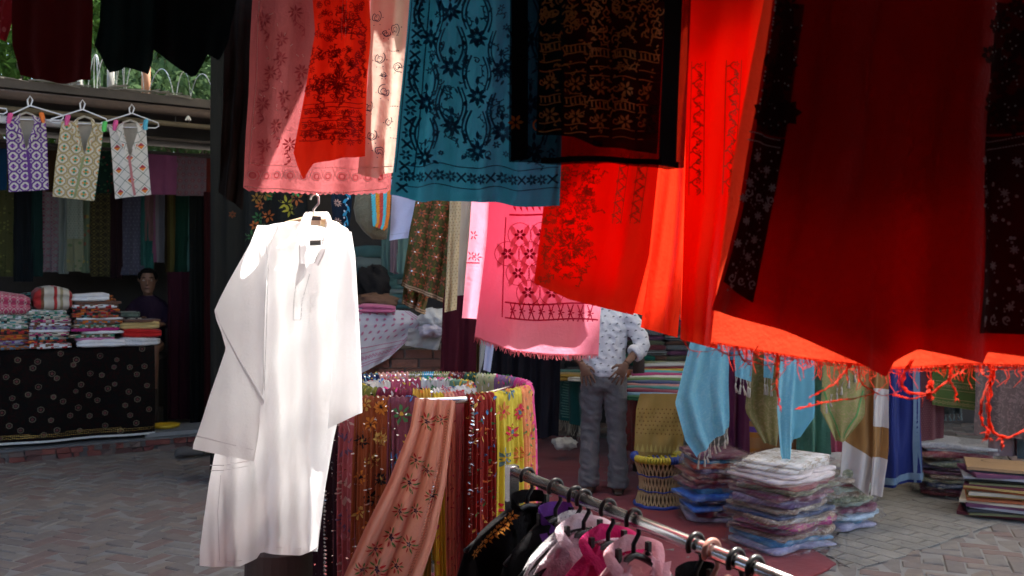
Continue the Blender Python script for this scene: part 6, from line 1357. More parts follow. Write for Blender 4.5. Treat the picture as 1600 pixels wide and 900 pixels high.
def ang(px, front=True, R=RR):                  # ring angle seen at a photo column
    best = None
    for t in np.linspace(-math.pi, math.pi, 1441):
        x, y = RC[0] + R * math.cos(t), RC[1] + R * math.sin(t)
        if (math.sin(t) < 0) == front:
            e = abs(800 + F * x / y - px)
            if best is None or e < best[0]: best = (e, t)
    return best[1]
thread_cache = {}
def thr_(c): return fabric('thread %.2f %.2f %.2f' % c, c, .1)
seqm = solid('mirror sequin', (.85, .85, .82), .12, .95, mott=.1)
def scarf(label, a0, a1, R, base, motif=None, cols=(), seed=0, ho=.82, hi=.6, pl=6, seq=None, trans=.12, nv=70, sc=.05, amp=.011):
    base = tuple(min(.8, c * 1.35) for c in base); cols = [tuple(min(.8, q * 1.25) for q in c) for c in cols]; sh = RingScarf(a0, a1, R, hi, ho, seed, pl, amp); o = sheet_obj('embroidered_scarf', sh, fabric('scarf cotton %.2f %.2f %.2f' % base, base, trans, bump=.35, wr=10.), int(14 + pl * 7), nv); tag(o, label, 'scarf', 'scarves on the round rack')
    rr = np.random.default_rng(seed); v0 = hi
    if motif:
        es = [Emb(sh, .0035) for _ in cols]; y = v0 - (.05 if R == RR else .12); k = 0
        while y < sh.H - .03:
            xs = np.arange(sc * .5 + (k % 2) * sc * .5, sh.W - .01, sc) if sh.W > sc else [sh.W / 2]
            for j, x in enumerate(xs):
                e = es[(k + j) % len(es)]; x += rr.normal() * .004; yy = y + rr.normal() * .006
                if motif == 'flower':
                    e.flower(x, yy, sc * .44, 7 + (j % 2) * 3, sc * .16, .25, rr.random()); es[(k + j + 1) % len(es)].disc(x, yy, sc * .1)
                elif motif == 'star': e.flower(x, yy, sc * .45, 10, sc * .08, .3, rr.random())
                elif motif == 'leaf': e.leaf(x, yy, sc * .5, sc * .2, rr.uniform(0, 6.28)); es[(k + j + 1) % len(es)].leaf(x + sc * .3, yy + sc * .3, sc * .45, sc * .18, rr.uniform(0, 6.28))
                elif motif == 'dash': e.leaf(x, yy, sc * .7, sc * .16, 1.57 + rr.normal() * .3)
            y += sc * (.8 if motif != 'flower' else 1.); k += 1
        for e, c in zip(es, cols): e.build('embroidery', thr_(c), o)
    if seq is not None:
        e = Emb(sh, .006)
        for u, step in seq:
            for y in np.arange(v0 - .02, sh.H - .01, step): e.disc(u * sh.W + rr.normal() * .0012, y, .0055 * rr.uniform(.7, 1.1), 7)
        for k in range(int(90 * sh.W / .1)): e.disc(rr.uniform(0, sh.W), rr.uniform(v0, sh.H), .0022, 5)
        e.build('sequins', seqm, o)
    return o
YE, ORG, BLU, REDT, GRN, WHI, MAG, NAV, BLKc = (.62, .45, .06), (.6, .2, .03), (.05, .16, .4), (.5, .04, .04), (.05, .25, .07), (.75, .73, .68), (.6, .05, .2), (.03, .03, .12), (.015, .012, .012)
def fa_(a, b): return ang(a), ang(b)
def ba_(a, b): return ang(a, False), ang(b, False)
scarf('black scarf with a column of mirror sequins beside the white kurta', *fa_(497, 535), RR, (.02, .008, .012), None, [], 601, seq=[(.62, .014)], pl=3)
scarf('dusty rose scarf with dark flowers at the left of the round rack', *fa_(531, 563), RR, (.24, .055, .065), 'star', [(.1, .05, .1), (.3, .1, .12), (.35, .22, .2)], 602, seq=[], pl=4, sc=.11)
scarf('rust brown scarf with orange and black flowers on the round rack', *fa_(560, 612), RR, (.17, .04, .012), 'flower', [(.4, .14, .02), BLKc, (.32, .2, .05)], 603, seq=[], pl=6, sc=.062)
scarf('plum scarf with yellow and green flowers on the round rack', *fa_(608, 652), RR, (.13, .035, .055), 'flower', [(.5, .34, .05), BLU, (.05, .16, .06)], 604, seq=[], pl=5, sc=.08)
scarf('red scarf crowded with coloured leaf stitches and sequin columns', *fa_(729, 770), RR, (.22, .018, .012), 'leaf', [(.62, .5, .12), (.05, .18, .35), (.05, .22, .06), (.5, .12, .03)], 605, seq=[(.08, .013)], pl=6, sc=.045)
scarf('bright yellow scarf with red starburst flowers on the round rack', *fa_(768, 811), RR, (.60, .50, .05), 'flower', [(.55, .03, .06), (.1, .2, .25), (.6, .22, .05)], 606, pl=5, sc=.085, trans=.25)
scarf('orange scarf with multicoloured stitches on the right of the rack', ang(808), -.14, RR, (.6, .2, .07), 'leaf', [YE, MAG, GRN], 607, pl=3, sc=.04)
scarf('hot pink scarf on the right edge of the round rack', -.16, .2, RR, (.6, .05, .2), 'dash', [(.7, .2, .35)], 608, pl=4, sc=.05)
for i, (a, b, c, m, cs, l) in enumerate([(540, 592, (.025, .03, .08), 'leaf', [YE, (.2, .45, .5)], 'navy and yellow leaf-stitched scarf on the back of the rack'), (590, 640, (.55, .27, .2), 'leaf', [MAG, WHI], 'peach scarf with pink stitches on the back of the rack'), (640, 662, (.2, .2, .09), 'leaf', [NAV, WHI], 'olive scarf with navy stitches on the back of the rack'), (660, 679, (.05, .33, .48), None, [], 'plain turquoise scarf on the back of the rack'), (678, 703, (.24, .26, .1), 'leaf', [REDT, GRN], 'green scarf with red stitches on the back of the rack'),
                                       (702, 728, (.12, .015, .025), 'leaf', [ORG, WHI], 'wine scarf with orange stitches on the back of the rack'), (727, 747, (.02, .08, .05), 'leaf', [YE], 'dark green scarf with yellow stitches on the back of the rack'), (746, 777, (.38, .38, .2), 'dash', [GRN, WHI], 'pale green scarf with white stitches on the back of the rack')]):
    scarf(l, *ba_(a, b), RR, c, m, cs, 620 + i, pl=7, sc=.03, nv=50)
scarf('purple and green patterned scarf at the back right of the rack', ang(777, False), .42, RR, (.2, .1, .2), 'leaf', [GRN, YE, MAG], 629, pl=6, sc=.04)
scarf('magenta scarf beside the purple one on the rack', .42, .2, RR, (.5, .04, .17), 'leaf', [YE, WHI], 630, pl=3, sc=.04)
for i, (a, b, c, m, cs, l) in enumerate([(540, 592, (.14, .14, .02), 'dash', [YE], 'olive scarf on the inner ring of the rack'), (592, 645, (.14, .012, .03), 'leaf', [MAG, WHI], 'wine scarf with white stitches on the inner ring'), (645, 672, (.5, .3, .04), 'leaf', [BLKc, ORG], 'mustard scarf with black stitches on the inner ring'), (676, 704, (.55, .53, .5), 'flower', [BLU, (.4, .1, .12)], 'white flowered scarf on the inner ring'), (702, 738, (.4, .4, .38), 'leaf', [ORG, BLU, REDT], 'pale grey flowered scarf on the inner ring')]):
    scarf(l, ang(a, True, .22), ang(b, True, .22), .22, c, m, cs, 640 + i, pl=6, sc=.05, nv=50)
for i, (c, m, cs, l) in enumerate((((.45, .42, .36), 'leaf', [BLU, REDT], 'cream stitched scarf at the back of the inner ring'), ((.35, .06, .1), 'leaf', [YE, WHI], 'crimson stitched scarf at the back of the inner ring'), ((.5, .5, .45), 'flower', [MAG, GRN], 'white pink-flowered scarf at the back of the inner ring'), ((.1, .2, .12), 'dash', [YE], 'green stitched scarf at the back of the inner ring'), ((.45, .25, .05), 'leaf', [REDT], 'amber scarf at the right of the inner ring'))):
    scarf(l, 2.9 - i * .66, 2.9 - (i + 1) * .66, .22, c, m, cs, 670 + i, pl=6, sc=.045, nv=40)
for i, (x, c, l) in enumerate(((684, (.5, .38, .03), 'yellow scarf strip seen through the gap in the rack'), (700, (.55, .24, .16), 'salmon scarf strip seen through the gap in the rack'), (716, (.35, .1, .1), 'brick red scarf strip seen through the gap in the rack'))):
    scarf(l, ang(x - 8, True, .36), ang(x + 8, True, .36), .36, c, 'dash', [(.4, .05, .08)], 650 + i, pl=3, sc=.03)
# peach scarf pulled across the others
o, sh = hang('embroidered_scarf', 'peach chiffon scarf with red starbursts draped diagonally across the rack', 'scarf', [(648, 622), (640, 670), (608, 750), (568, 830), (530, 915), (505, 960)], [(712, 626), (704, 690), (696, 760), (680, 840), (655, 915), (640, 960)], 3.0, fabric('peach chiffon', (.8, .40, .29), .3, bump=.4, wr=9.), 60, 80, group='scarves on the round rack', amp=.02, freq=3.6, sharp=True, seed=661, t0=.9, billow=.015)
e, f_, g_, q_ = [Emb(sh, .004, True) for _ in range(4)]
for x, y, r in ((668, 658, 15), (690, 655, 9), (650, 720, 13), (668, 735, 12), (640, 755, 16), (675, 775, 12), (625, 800, 14), (650, 800, 13), (612, 840, 16), (585, 860, 14), (640, 850, 14), (590, 890, 17), (620, 885, 13), (565, 890, 12)):
    for k in range(10): (e if k % 2 else f_).leaf(x + r * .35 * math.cos(k * .628), y + r * .35 * math.sin(k * .628), r * .65, r * .2, k * .628)
    for k in range(5): g_.leaf(x, y, r * .35, r * .2, k * 1.257)
    q_.disc(x, y, 1.6)
for x, y in zip(np.linspace(700, 642, 60), np.linspace(640, 905, 60)):
    xx = np.interp(y, [626, 690, 760, 840, 915], [706, 697, 681, 662, 634]); q_.disc(xx, y, 1.7, 7); q_.disc(xx - 5, y + 2, 1.3, 7)
e.build('red_petals', thr_((.5, .03, .03)), o); f_.build('green_petals', thr_((.1, .2, .05)), o); g_.build('dark_centres', thr_((.05, .03, .06)), o); q_.build('sequins', seqm, o)

# ================================================================ FRONT GARMENT RAIL
QA, QB, QZ = np.array([0.0, 2.33]), np.array([.4286, 1.485]), 1.12
qd = (QB - QA) / np.linalg.norm(QB - QA)
def rp(px):
    k = (px - 800) / F; t = (k * QA[1] - QA[0]) / ((QB - QA)[0] - k * (QB - QA)[1]); return QA + (QB - QA) * t
gr_ = empty('garment_rail', (QA[0], QA[1], 0)); tag(gr_, 'chrome garment rail running towards the camera at lower right', 'clothes rail'); bpy.context.view_layer.update()
def gp(o): o.matrix_parent_inverse = gr_.matrix_world.inverted(); return o
E2 = QA + qd * 1.5
gp(MB().tube([(QA[0], QA[1], QZ), (E2[0], E2[1], QZ)], .0135, 16).build('bar', chrome, gr_, True))
for p in (QA, E2):
    gp(MB().box((p[0], p[1], QZ / 2 + .0), (.014, .014, QZ / 2 + .014), math.atan2(qd[1], qd[0])).build('upright', chrome, gr_))
    gp(MB().tube([(p[0] - .25 * qd[1], p[1] + .25 * qd[0], .03), (p[0] + .25 * qd[1], p[1] - .25 * qd[0], .03)], .014, 8).build('foot', chrome, gr_, True))
blackp = solid('black plastic', (.02, .02, .021), .35, mott=.1)
ad = np.array([.80, .60, 0.]); fd = np.array([.60, -.80, 0.])   # shoulder and front directions of the hung garments
def hanger(px, label, mat, hw=.19, rot=0.):
    q = rp(px); base = np.array([q[0], q[1], QZ]); root = empty('plastic_hanger', base); tag(root, label, 'hanger', 'hangers on the front rail')
    c, s = math.cos(rot), math.sin(rot); a = np.array([ad[0] * c - ad[1] * s, ad[0] * s + ad[1] * c, 0]); f = np.array([fd[0] * c - fd[1] * s, fd[0] * s + fd[1] * c, 0])
    P = [a * (.021 * math.cos(t)) + np.array([0, 0, .021 * math.sin(t)]) for t in np.linspace(-.9, 3.6, 14)][::1]
    P = [p + np.array([0, 0, 0]) for p in P] ; P = P[::-1] + [a * .016 + np.array([0, 0, -.03]), np.array([0, 0, -.05]), np.array([0, 0, -.075])]
    P = P[0:]; MB().tube(P, .0052, 8).build('hook', mat, root, True)
    MB().tube([a * t * hw + np.array([0, 0, -.072 - .085 * abs(t) ** 1.3]) for t in np.linspace(-1, 1, 15)], .0075, 8).build('arm', mat, root, True)
    for t in (-.33, .33): MB().box(a * t * hw + np.array([0, 0, -.066]), (.005, .005, .014), math.atan2(a[1], a[0])).build('notch', mat, root)
    return base, a, f
def kurta(px, label, hlabel, mat, hmat=None, collar='stand', hw=.19, rot=0., emb=None, L=.85, sleeves=True, trim=None):
    base, a, f = hanger(px, hlabel, hmat or blackp, hw, rot); z = np.array([0, 0, 1.]); root = empty('kurta', base); tag(root, label, 'kurta', 'kurtas on the front rail'); r = np.random.default_rng(int(px)); ph = r.random(4) * 6.28
    rows = [(.046, .022, -.07), (.07, .026, -.078), (.12, .028, -.1), (.165, .03, -.125), (.19, .032, -.155), (.2, .036, -.2), (.2, .042, -.3), (.205, .05, -.5), (.215, .055, -L)]
    n, m = 48, 44; V = []; T = np.linspace(0, 1, m)
    A = np.array(rows); tt = np.linspace(0, 1, len(rows))
    for t in T:
        h, b, dz = (np.interp(t, tt, A[:, k]) for k in range(3))
        for i in range(n):
            th = 6.283 * i / n; w = .010 * math.sin(5 * math.cos(th) * 2 + ph[0] + 3 * t) * min(1, t * 2) + .005 * math.sin(13 * math.cos(th) + ph[1])
            V.append(a * h * hw / .19 * math.cos(th) + f * (b * math.sin(th) * abs(math.sin(th)) ** .3 + w) + z * (dz + .012 * math.sin(th) * (t < .1)))
    fc = grid_faces(n, m, True); Va = np.array(V)
    def hole(q):
        c = np.mean(Va[list(q)], 0); return c.dot(f) > .006 and abs(c.dot(a)) < max(0, (c[2] + .19) * .32)
    mesh('body', V, [q for q in fc if not hole(q)], mat, root, True, [(v.dot(a), v[2]) for v in Va])
    if sleeves:
        for sg in (-1, 1):
            R_ = [(a * sg * (.18 + .05 * t) * hw / .19 + z * (-.16 - .5 * t) + f * .01 * math.sin(4 * t), a * (.042 - .008 * t) * min(1, .3 + 4 * t), f * (.026 - .004 * t) * min(1, .3 + 4 * t)) for t in np.linspace(0, 1, 16)]; MB().loft(R_, 16, True).build('sleeve', mat, root, True)
    # collar pieces standing round the neck, opening to a V
    for sg in (-1, 1):
        V = []; N = 14; hgt = .034 if collar == 'stand' else .05
        for j in range(5):
            for i in range(N):
                t = i / (N - 1); th = math.pi / 2 * (1 - 2 * t) - math.pi / 2 if False else -math.pi / 2 + t * math.pi * .93   # back to front
                q = sg; rad = .047 + (.0 if collar == 'stand' else .022) * (j / 4) + .006 * t
                p = a * q * rad * math.cos(th) + f * (.022 + .006 * t) * math.sin(th) + z * (-.07 + hgt * (j / 4) * (1 - .35 * t) - .045 * max(0, t - .55) ** 1. * 2.2)
                if collar != 'stand': p = p + z * (-.035 * (j / 4) ** 2 * (.4 + t)) + a * q * .022 * (j / 4) * t
                V.append(p)
        mesh('collar', V, grid_faces(N, 5), trim or mat, root, True, [(v[0], v[2]) for v in V])
        V = []
        for j in range(3):
            for i in range(12):
                t = i / 11; V.append(a * sg * (.05 * (1 - t) + .004 + .014 * j * .8) + f * (.034 + .006 * t + .004 * math.sin(3 * t)) + z * (-.09 - .13 * t + (.0)))
        mesh('neckline_band', V, grid_faces(12, 3), trim or mat, root, True, [(v[0], v[2]) for v in V])
    if emb:
        col, pts, kind = emb; V, Fc = [], []; fr = np.random.default_rng(int(px) + 1)
        def surf(x, zz): # front of the body
            t = np.interp(-zz, -A[:, 2], tt); h, b = np.interp(t, tt, A[:, 0]) * hw / .19, np.interp(t, tt, A[:, 1]); cx = max(-.98, min(.98, x / h)); th = math.acos(cx); sx = math.sin(th)
            w = .010 * math.sin(5 * cx * 2 + ph[0] + 3 * t) * min(1, t * 2) + .005 * math.sin(13 * cx + ph[1]); return a * x + f * (b * sx * abs(sx) ** .3 + w + .004) + z * zz
        for x, zz, rad in pts:
            for k in range(6 if kind == 'flower' else 1):
                an = k * 1.047 + fr.random() * .3 if kind == 'flower' else fr.uniform(0, 3.1); b_ = len(V)
                for t, w in ((0.15, 0), (.5, .2), (1, 0), (.5, -.2)): V.append(surf(x + rad * (t * math.cos(an) - w * math.sin(an)), zz + rad * (t * math.sin(an) + w * math.cos(an))))
                Fc.append((b_, b_ + 1, b_ + 2, b_ + 3))
        o_ = mesh('embroidery', V, Fc, thr_(col), root); o_['kind'] = 'stuff'
    return root
rr = np.random.default_rng(21)
def scat(n, x0, x1, z0, z1, r0, r1): return [(rr.uniform(x0, x1), rr.uniform(z0, z1), rr.uniform(r0, r1)) for _ in range(n)]
def fabric_(n, c, *a, **k): k.setdefault('bump', .45); k.setdefault('wr', 11.); return fabric(n, c, *a, **k)
blkk = fabric('black voile', (.012, .011, .012), .1, bump=.3)
kurta(824, 'black voile kurta with orange flowers, farthest on the front rail', 'black hanger holding the black flowered kurta', blkk, emb=((.62, .24, .03), scat(36, -.16, .16, -.45, -.16, .016, .026) + [(sg * (.06 + .11 * q), -.086 - .075 * q, .014) for sg in (-1, 1) for q in np.linspace(0, 1, 9)], 'flower'))
kurta(868, 'black kurta with purple edge, second on the front rail', 'black hanger holding the black and purple kurta', fabric('black cotton k', (.012, .012, .014), .05), trim=fabric('purple edge', (.16, .04, .32), .1), hw=.15)
kurta(899, 'white kurta with eyelet texture on the front rail', 'black hanger holding the white eyelet kurta', fabric_('white eyelet', (.82, .8, .84), .25, pat='dots', cols=((.55, .5, .58),), sc=90.), hw=.16)
kurta(912, 'pale lilac-pink kurta with white embroidery on the front rail', 'black hanger holding the lilac-pink kurta', fabric_('lilac pink', (.82, .66, .74), .3), collar='fold', hw=.15, emb=((.8, .76, .78), scat(40, -.1, .1, -.4, -.14, .012, .02), 'dash'))
kurta(950, 'magenta kurta with white stitched neckline on the front rail', 'black hanger holding the magenta kurta', fabric_('magenta cotton', (.68, .015, .17), .25), collar='fold', hw=.145, emb=((.8, .7, .72), scat(34, -.05, .06, -.4, -.15, .01, .018), 'dash'))
kurta(990, 'pale pink kurta with white embroidered lapels, nearest full one on the rail', 'black hanger holding the pale pink kurta', fabric_('pale pink cotton', (.86, .48, .56), .3), collar='fold', hw=.13, emb=((.85, .75, .76), scat(60, -.1, .1, -.4, -.12, .01, .018), 'dash'))
kurta(1087, 'black kurta whose collar shows at the bottom edge', 'black hanger holding the lowest black kurta', fabric('black cotton k2', (.014, .013, .015), .05), hw=.12)
hanger(1112, 'flesh pink plastic hanger on the front rail', solid('flesh plastic', (.62, .3, .24), .4), .14)
hanger(1150, 'empty black hanger near the right end of the rail', blackp, .13); hanger(1180, 'rightmost black hanger on the front rail', blackp, .13)
# ================================================================ PEOPLE
skin = solid('brown skin', (.16, .075, .045), .55, mott=.12, sc=12, bump=.05)
hairm = solid('black hair', (.006, .005, .005), .9, sc=60, bump=.6, spec=.05)
def limb(mb, pts, n=14):                          # pts: (centre, rx, ry) across the limb
    C = np.array([p[0] for p in pts], float); T = np.gradient(C, axis=0); T /= np.linalg.norm(T, axis=1)[:, None]; rows = []
    for (c, rx, ry), t in zip(pts, T):
        a = np.cross(t, [0, 1, 0]) if abs(t[1]) < .85 else np.cross(t, [0, 0, 1]); a = a / np.linalg.norm(a); b = np.cross(t, a); rows.append((c, a * rx, b * ry))
    return mb.loft(rows, n)
def hand(mb, wrist, palm, fdir, side, nrm):
    """palm with four fingers and a thumb; side: direction from little finger to thumb across the palm"""
    w, p = np.array(wrist, float), np.array(palm, float); fd_ = np.array(fdir, float); fd_ /= np.linalg.norm(fd_); s = np.array(side, float); s -= fd_ * s.dot(fd_); s /= np.linalg.norm(s); nr = np.array(nrm, float)
    mb.loft([(w, s * .024, nr * .02), (w * .5 + p * .5, s * .032, nr * .018), (p, s * .04, nr * .016), (p + fd_ * .04, s * .041, nr * .014)], 14)
    for k, (o, l) in enumerate(((.036, .078), (.0125, .088), (-.0115, .084), (-.034, .066))):
        b = p + fd_ * .03 + s * o; sp = fd_ + s * o * 6; sp /= np.linalg.norm(sp); tip1 = b + sp * l * .5 + nr * .006; tip2 = tip1 + sp * l * .35 - nr * .004; tip3 = tip2 + sp * l * .22 - nr * .01
        mb.tube([b, tip1, tip2, tip3], [.009, .0088, .0082, .0066], 8)
    t0 = w * .45 + p * .55 + s * .028; mb.tube([t0, t0 + s * .028 + fd_ * .018, t0 + s * .042 + fd_ * .045, t0 + s * .045 + fd_ * .062], [.012, .011, .0095, .007], 8)
def head(mb, c, k=1., yaw=0.):
    cy, sy = math.cos(yaw), math.sin(yaw)
    def R_(x, y, z): return (c[0] + k * (x * cy - y * sy), c[1] + k * (x * sy + y * cy), c[2] + k * z)
    rows = [(-.125, .03, .035, .045), (-.11, .045, .055, .035), (-.08, .058, .07, .02), (-.04, .068, .085, .008), (0, .073, .095, 0), (.04, .074, .097, -.002), (.08, .066, .088, -.004), (.105, .045, .062, -.005), (.118, .018, .025, -.005)]
    mb.loft([(R_(0, oy, z), (k * w * cy, k * w * sy, 0), (-k * d * sy, k * d * cy, 0)) for z, w, d, oy in rows], 20)
    mb.tube([R_(0, .088, .02), R_(0, .104, -.012), R_(0, .112, -.03), R_(0, .09, -.038)], [k * .008, k * .012, k * .016, k * .01], 8)      # nose
    mb.tube([R_(-.025, .085, -.065), R_(0, .094, -.066), R_(.025, .085, -.065)], [k * .006, k * .009, k * .006], 6)                     # lips
    mb.tube([R_(-.04, .078, .03), R_(0, .092, .034), R_(.04, .078, .03)], k * .008, 6)                                                   # brow ridge
    for q in (-1, 1): mb.loft([(R_(q * .074, -.005, .018), (0, 0, k * .02), (k * .012, k * .012, 0)), (R_(q * .085, -.012, .016), (0, 0, k * .03), (k * .008, k * .018, 0)), (R_(q * .088, -.014, .016), (0, 0, k * .02), (k * .004, k * .01, 0))], 10)
    return R_
from mathutils import noise as _nz
def ruffle(o, amp, f, seed):                      # folds and creases worked into the cloth itself
    me = o.data; N = [v.normal.copy() for v in me.vertices]
    for v, n in zip(me.vertices, N):
        p = Vector((v.co.x * f[0] + seed, v.co.y * f[1], v.co.z * f[2] + 6 * v.co.x)); q = 1 - abs(_nz.noise(p)) * 2.2
        v.co += n * amp * (q - .35 + .4 * _nz.noise(p * 2.3))
    me.update()
# man with hands on hips, seen from behind
mp = gnd(943, 772); M = empty('person', (mp[0], mp[1], .012)); M.rotation_euler.z = -.12
tag(M, 'man in white printed shirt and grey trousers standing with hands on hips', 'person')
b = MB(); R_ = head(b, (0, .07, 1.61), 1., -.2)
limb(b, [((0, .05, 1.40), .062, .062), ((0, .055, 1.46), .055, .058), ((0, .065, 1.53), .053, .058)])
limb(b, [((0, 0, .9), .15, .1), ((0, 0, 1.0), .14, .095), ((0, .01, 1.15), .145, .1), ((0, .03, 1.32), .17, .105), ((0, .04, 1.42), .12, .08)])
for s in (-1, 1):
    el = np.array([s * .30, -.03, 1.15]); wr = np.array([s * .17 + .005, -.168, 1.02])
    limb(b, [((s * .16, .03, 1.39), .05, .05), ((s * .215, .02, 1.33), .047, .047), (tuple(el * .9 + np.array([s * .02, .01, .12])), .04, .04), (tuple(el), .037, .037), (tuple(el * .45 + wr * .55), .034, .034), (tuple(wr), .024, .024)])
    hand(b, wr, wr + np.array([-s * .03, -.014, -.055]), (-.5, .04, -.8) if s > 0 else (.22, .04, -.95), (s * .5, -.1, -.6) if False else (-s * .78, -.15, .62), (0, -1, 0))
    limb(b, [((s * .085, 0, .9), .085, .09), ((s * .095, .015, .7), .075, .08), ((s * .1, .02, .48), .055, .058), ((s * .105, -.005, .3), .052, .056), ((s * .11, -.02, .1), .035, .038), ((s * .11, -.02, .05), .035, .04)])
    b.loft([((s * .112, y, z), (w, 0, 0), (0, 0, h)) for y, w, z, h in ((-.07, .03, .04, .03), (-.02, .036, .05, .045), (.06, .042, .035, .03), (.13, .045, .026, .02), (.17, .03, .02, .012))], 12)
body = blend('body', b, .0046, skin, M, 2)
hr = MB(); hr.ball(R_(0, -.012, .032), (.086, .104, .1), 18, 12); hr.ball(R_(0, -.045, -.03), (.07, .06, .06), 14, 8); blend('hair', hr, .012, hairm, M, 2)
shm = fabric('white printed shirt', (.70, .70, .74), .1, wr=13., bump=.55)
t_ = MB()
limb(t_, [((0, -.005, .915), .182, .135), ((0, -.008, .96), .178, .135), ((0, -.005, 1.02), .165, .125), ((0, .01, 1.12), .172, .13), ((0, .03, 1.25), .187, .135), ((0, .035, 1.35), .185, .12), ((0, .045, 1.42), .12, .09), ((0, .05, 1.455), .07, .072)], 20)
for s in (-1, 1): limb(t_, [((s * .14, .03, 1.385), .072, .075), ((s * .21, .02, 1.33), .075, .07), ((s * .27, -.005, 1.23), .066, .064), ((s * .302, -.035, 1.14), .064, .062), ((s * .275, -.06, 1.115), .064, .06), ((s * .25, -.075, 1.095), .066, .062)])
shirt = blend('shirt', t_, .011, shm, M, 4); ruffle(shirt, .011, (10, 10, 13), 2)
for s in (-1, 1):
    c0, c1 = np.array([s * .262, -.07, 1.105]), np.array([s * .225, -.095, 1.078]); cu = MB(); limb(cu, [(tuple(c0), .068, .064), (tuple((c0 + c1) / 2), .071, .066), (tuple(c1), .066, .06)]); blend('cuff', cu, .008, shm, M, 2)
# paisley commas printed on the shirt back, laid on the surface by ray
bpy.context.view_layer.update(); V, Fc = [], []
rr = np.random.default_rng(17)
for j, z in enumerate(np.arange(.95, 1.42, .052)):
    for i, x in enumerate(np.arange(-.2, .34, .055)):
        x2 = x + (.027 if j % 2 else 0); cx, cz = x2 + rr.normal() * .004, z + rr.normal() * .004; ok = True; P = []
        for t, w in ((0, 0), (.25, .45), (.6, .55), (1, .0), (.75, -.15), (.4, -.12)):
            xx, zz = cx + .022 * (t - .5), cz + .014 * (w + .4 * (t - .5))
            hit, loc, nor, _ = shirt.ray_cast(Vector((xx, -.6, zz)), Vector((0, 1, 0)))
            if not hit: ok = False; break
            P.append(np.array(loc) + np.array(nor) * .004)
        if ok: b0 = len(V); V += P; Fc += [(b0, b0 + 1, b0 + 5), (b0 + 1, b0 + 2, b0 + 4, b0 + 5), (b0 + 2, b0 + 3, b0 + 4)]
o = mesh('shirt_print', V, Fc, fabric('grey print', (.16, .17, .2), 0), shirt); o['kind'] = 'stuff'
trm = fabric('grey trousers', (.13, .122, .125), 0, wr=9., bump=.7, mott=.1)
t_ = MB(); limb(t_, [((0, 0, .99), .158, .112), ((0, -.005, .93), .172, .125), ((0, -.012, .86), .178, .132), ((0, -.01, .80), .172, .12)], 20)
for s in (-1, 1): limb(t_, [((s * .085, -.006, .86), .095, .12), ((s * .092, 0, .75), .092, .108), ((s * .098, .012, .6), .082, .092), ((s * .103, .014, .47), .073, .08), ((s * .108, -.004, .3), .073, .078), ((s * .113, -.02, .14), .079, .084), ((s * .115, -.02, .055), .083, .092)])
tro = blend('trousers', t_, .011, trm, M, 4); ruffle(tro, .011, (9, 9, 17), 1)
MB().loft([((0, -.003, z), (.164, 0, 0), (0, .118, 0)) for z in (.965, .99)], 24).build('belt', solid('brown belt', (.05, .025, .015), .5), M, True)
for s in (-1, 1):
    sd_ = MB().loft([((s * .112, y, z), (w, 0, 0), (0, 0, h)) for y, w, z, h in ((-.1, .03, .012, .012), (-.05, .042, .014, .014), (.06, .046, .012, .012), (.14, .05, .012, .012), (.19, .03, .012, .01))], 14).build('sandal', solid('brown leather', (.06, .03, .02), .5), M, True)
# boy behind the counter
bp = stall(232, 440, 1.2); Bp = empty('person', (bp[0], bp[1], .1)); Bp.rotation_euler.z = math.pi + .25
tag(Bp, 'boy in dark purple shirt sitting behind the cloth piles in the left stall', 'person')
hz = float(bp[2]) - .1 + .05; b = MB(); R_ = head(b, (0, .05, hz - .045), 1.12, .1)
limb(b, [((0, .02, hz - .24), .055, .055), ((0, .03, hz - .17), .05, .052), ((0, .04, hz - .1), .05, .054)])
limb(b, [((0, 0, hz - .78), .14, .1), ((0, 0, hz - .6), .14, .1), ((0, .0, hz - .4), .15, .1), ((0, .01, hz - .27), .11, .08)])
for s in (-1, 1):
    limb(b, [((s * .13, 0, hz - .29), .05, .05), ((s * .19, .03, hz - .38), .045, .045), ((s * .2, .09, hz - .52), .038, .038), ((s * .13, .2, hz - .52), .032, .032), ((s * .05, .27, hz - .5), .024, .024)])
    hand(b, (s * .05, .27, hz - .5), (s * .01, .3, hz - .5), (-s * .9, .3, 0), (0, .3, 1), (0, .6, .5))
    limb(b, [((s * .09, 0, hz - .76), .08, .08), ((s * .1, .2, hz - .76), .072, .07), ((s * .11, .4, hz - .77), .055, .055), ((s * .11, .42, hz - .95), .05, .05), ((s * .11, .4, max(.06, hz - 1.2)), .035, .035)])
blend('body', b, .008, skin, Bp, 3)
hr = MB(); hr.ball(R_(0, -.02, .05), (.094, .112, .095), 18, 12); hr.ball(R_(0, .055, .098), (.07, .045, .03), 14, 8); hr.ball(R_(-.07, .01, .05), (.025, .05, .05), 10, 8); hr.ball(R_(.07, .01, .05), (.025, .05, .05), 10, 8); blend('hair', hr, .012, hairm, Bp, 2)
for q in (-1, 1):
    ey = MB().ball(R_(q * .032, .084, .006), (.012, .006, .006), 10, 7).build('eye', solid('eye white', (.6, .58, .55), .3), Bp, True); MB().ball(R_(q * .032, .091, .006), (.005, .003, .005), 8, 6).build('iris', hairm, ey, True)
    MB().tube([R_(q * .015, .092, .03), R_(q * .033, .09, .036), R_(q * .052, .076, .03)], [.003, .005, .003], 6).build('eyebrow', hairm, Bp)
MB().tube([R_(-.024, .094, -.066), R_(0, .103, -.067), R_(.024, .094, -.066)], [.003, .006, .003], 6).build('lips', solid('lips', (.13, .045, .04), .5), Bp, True)
t_ = MB(); limb(t_, [((0, 0, hz - .8), .17, .13), ((0, 0, hz - .6), .17, .125), ((0, .0, hz - .38), .19, .12), ((0, .01, hz - .26), .16, .09), ((0, .015, hz - .2), .075, .07)], 18)
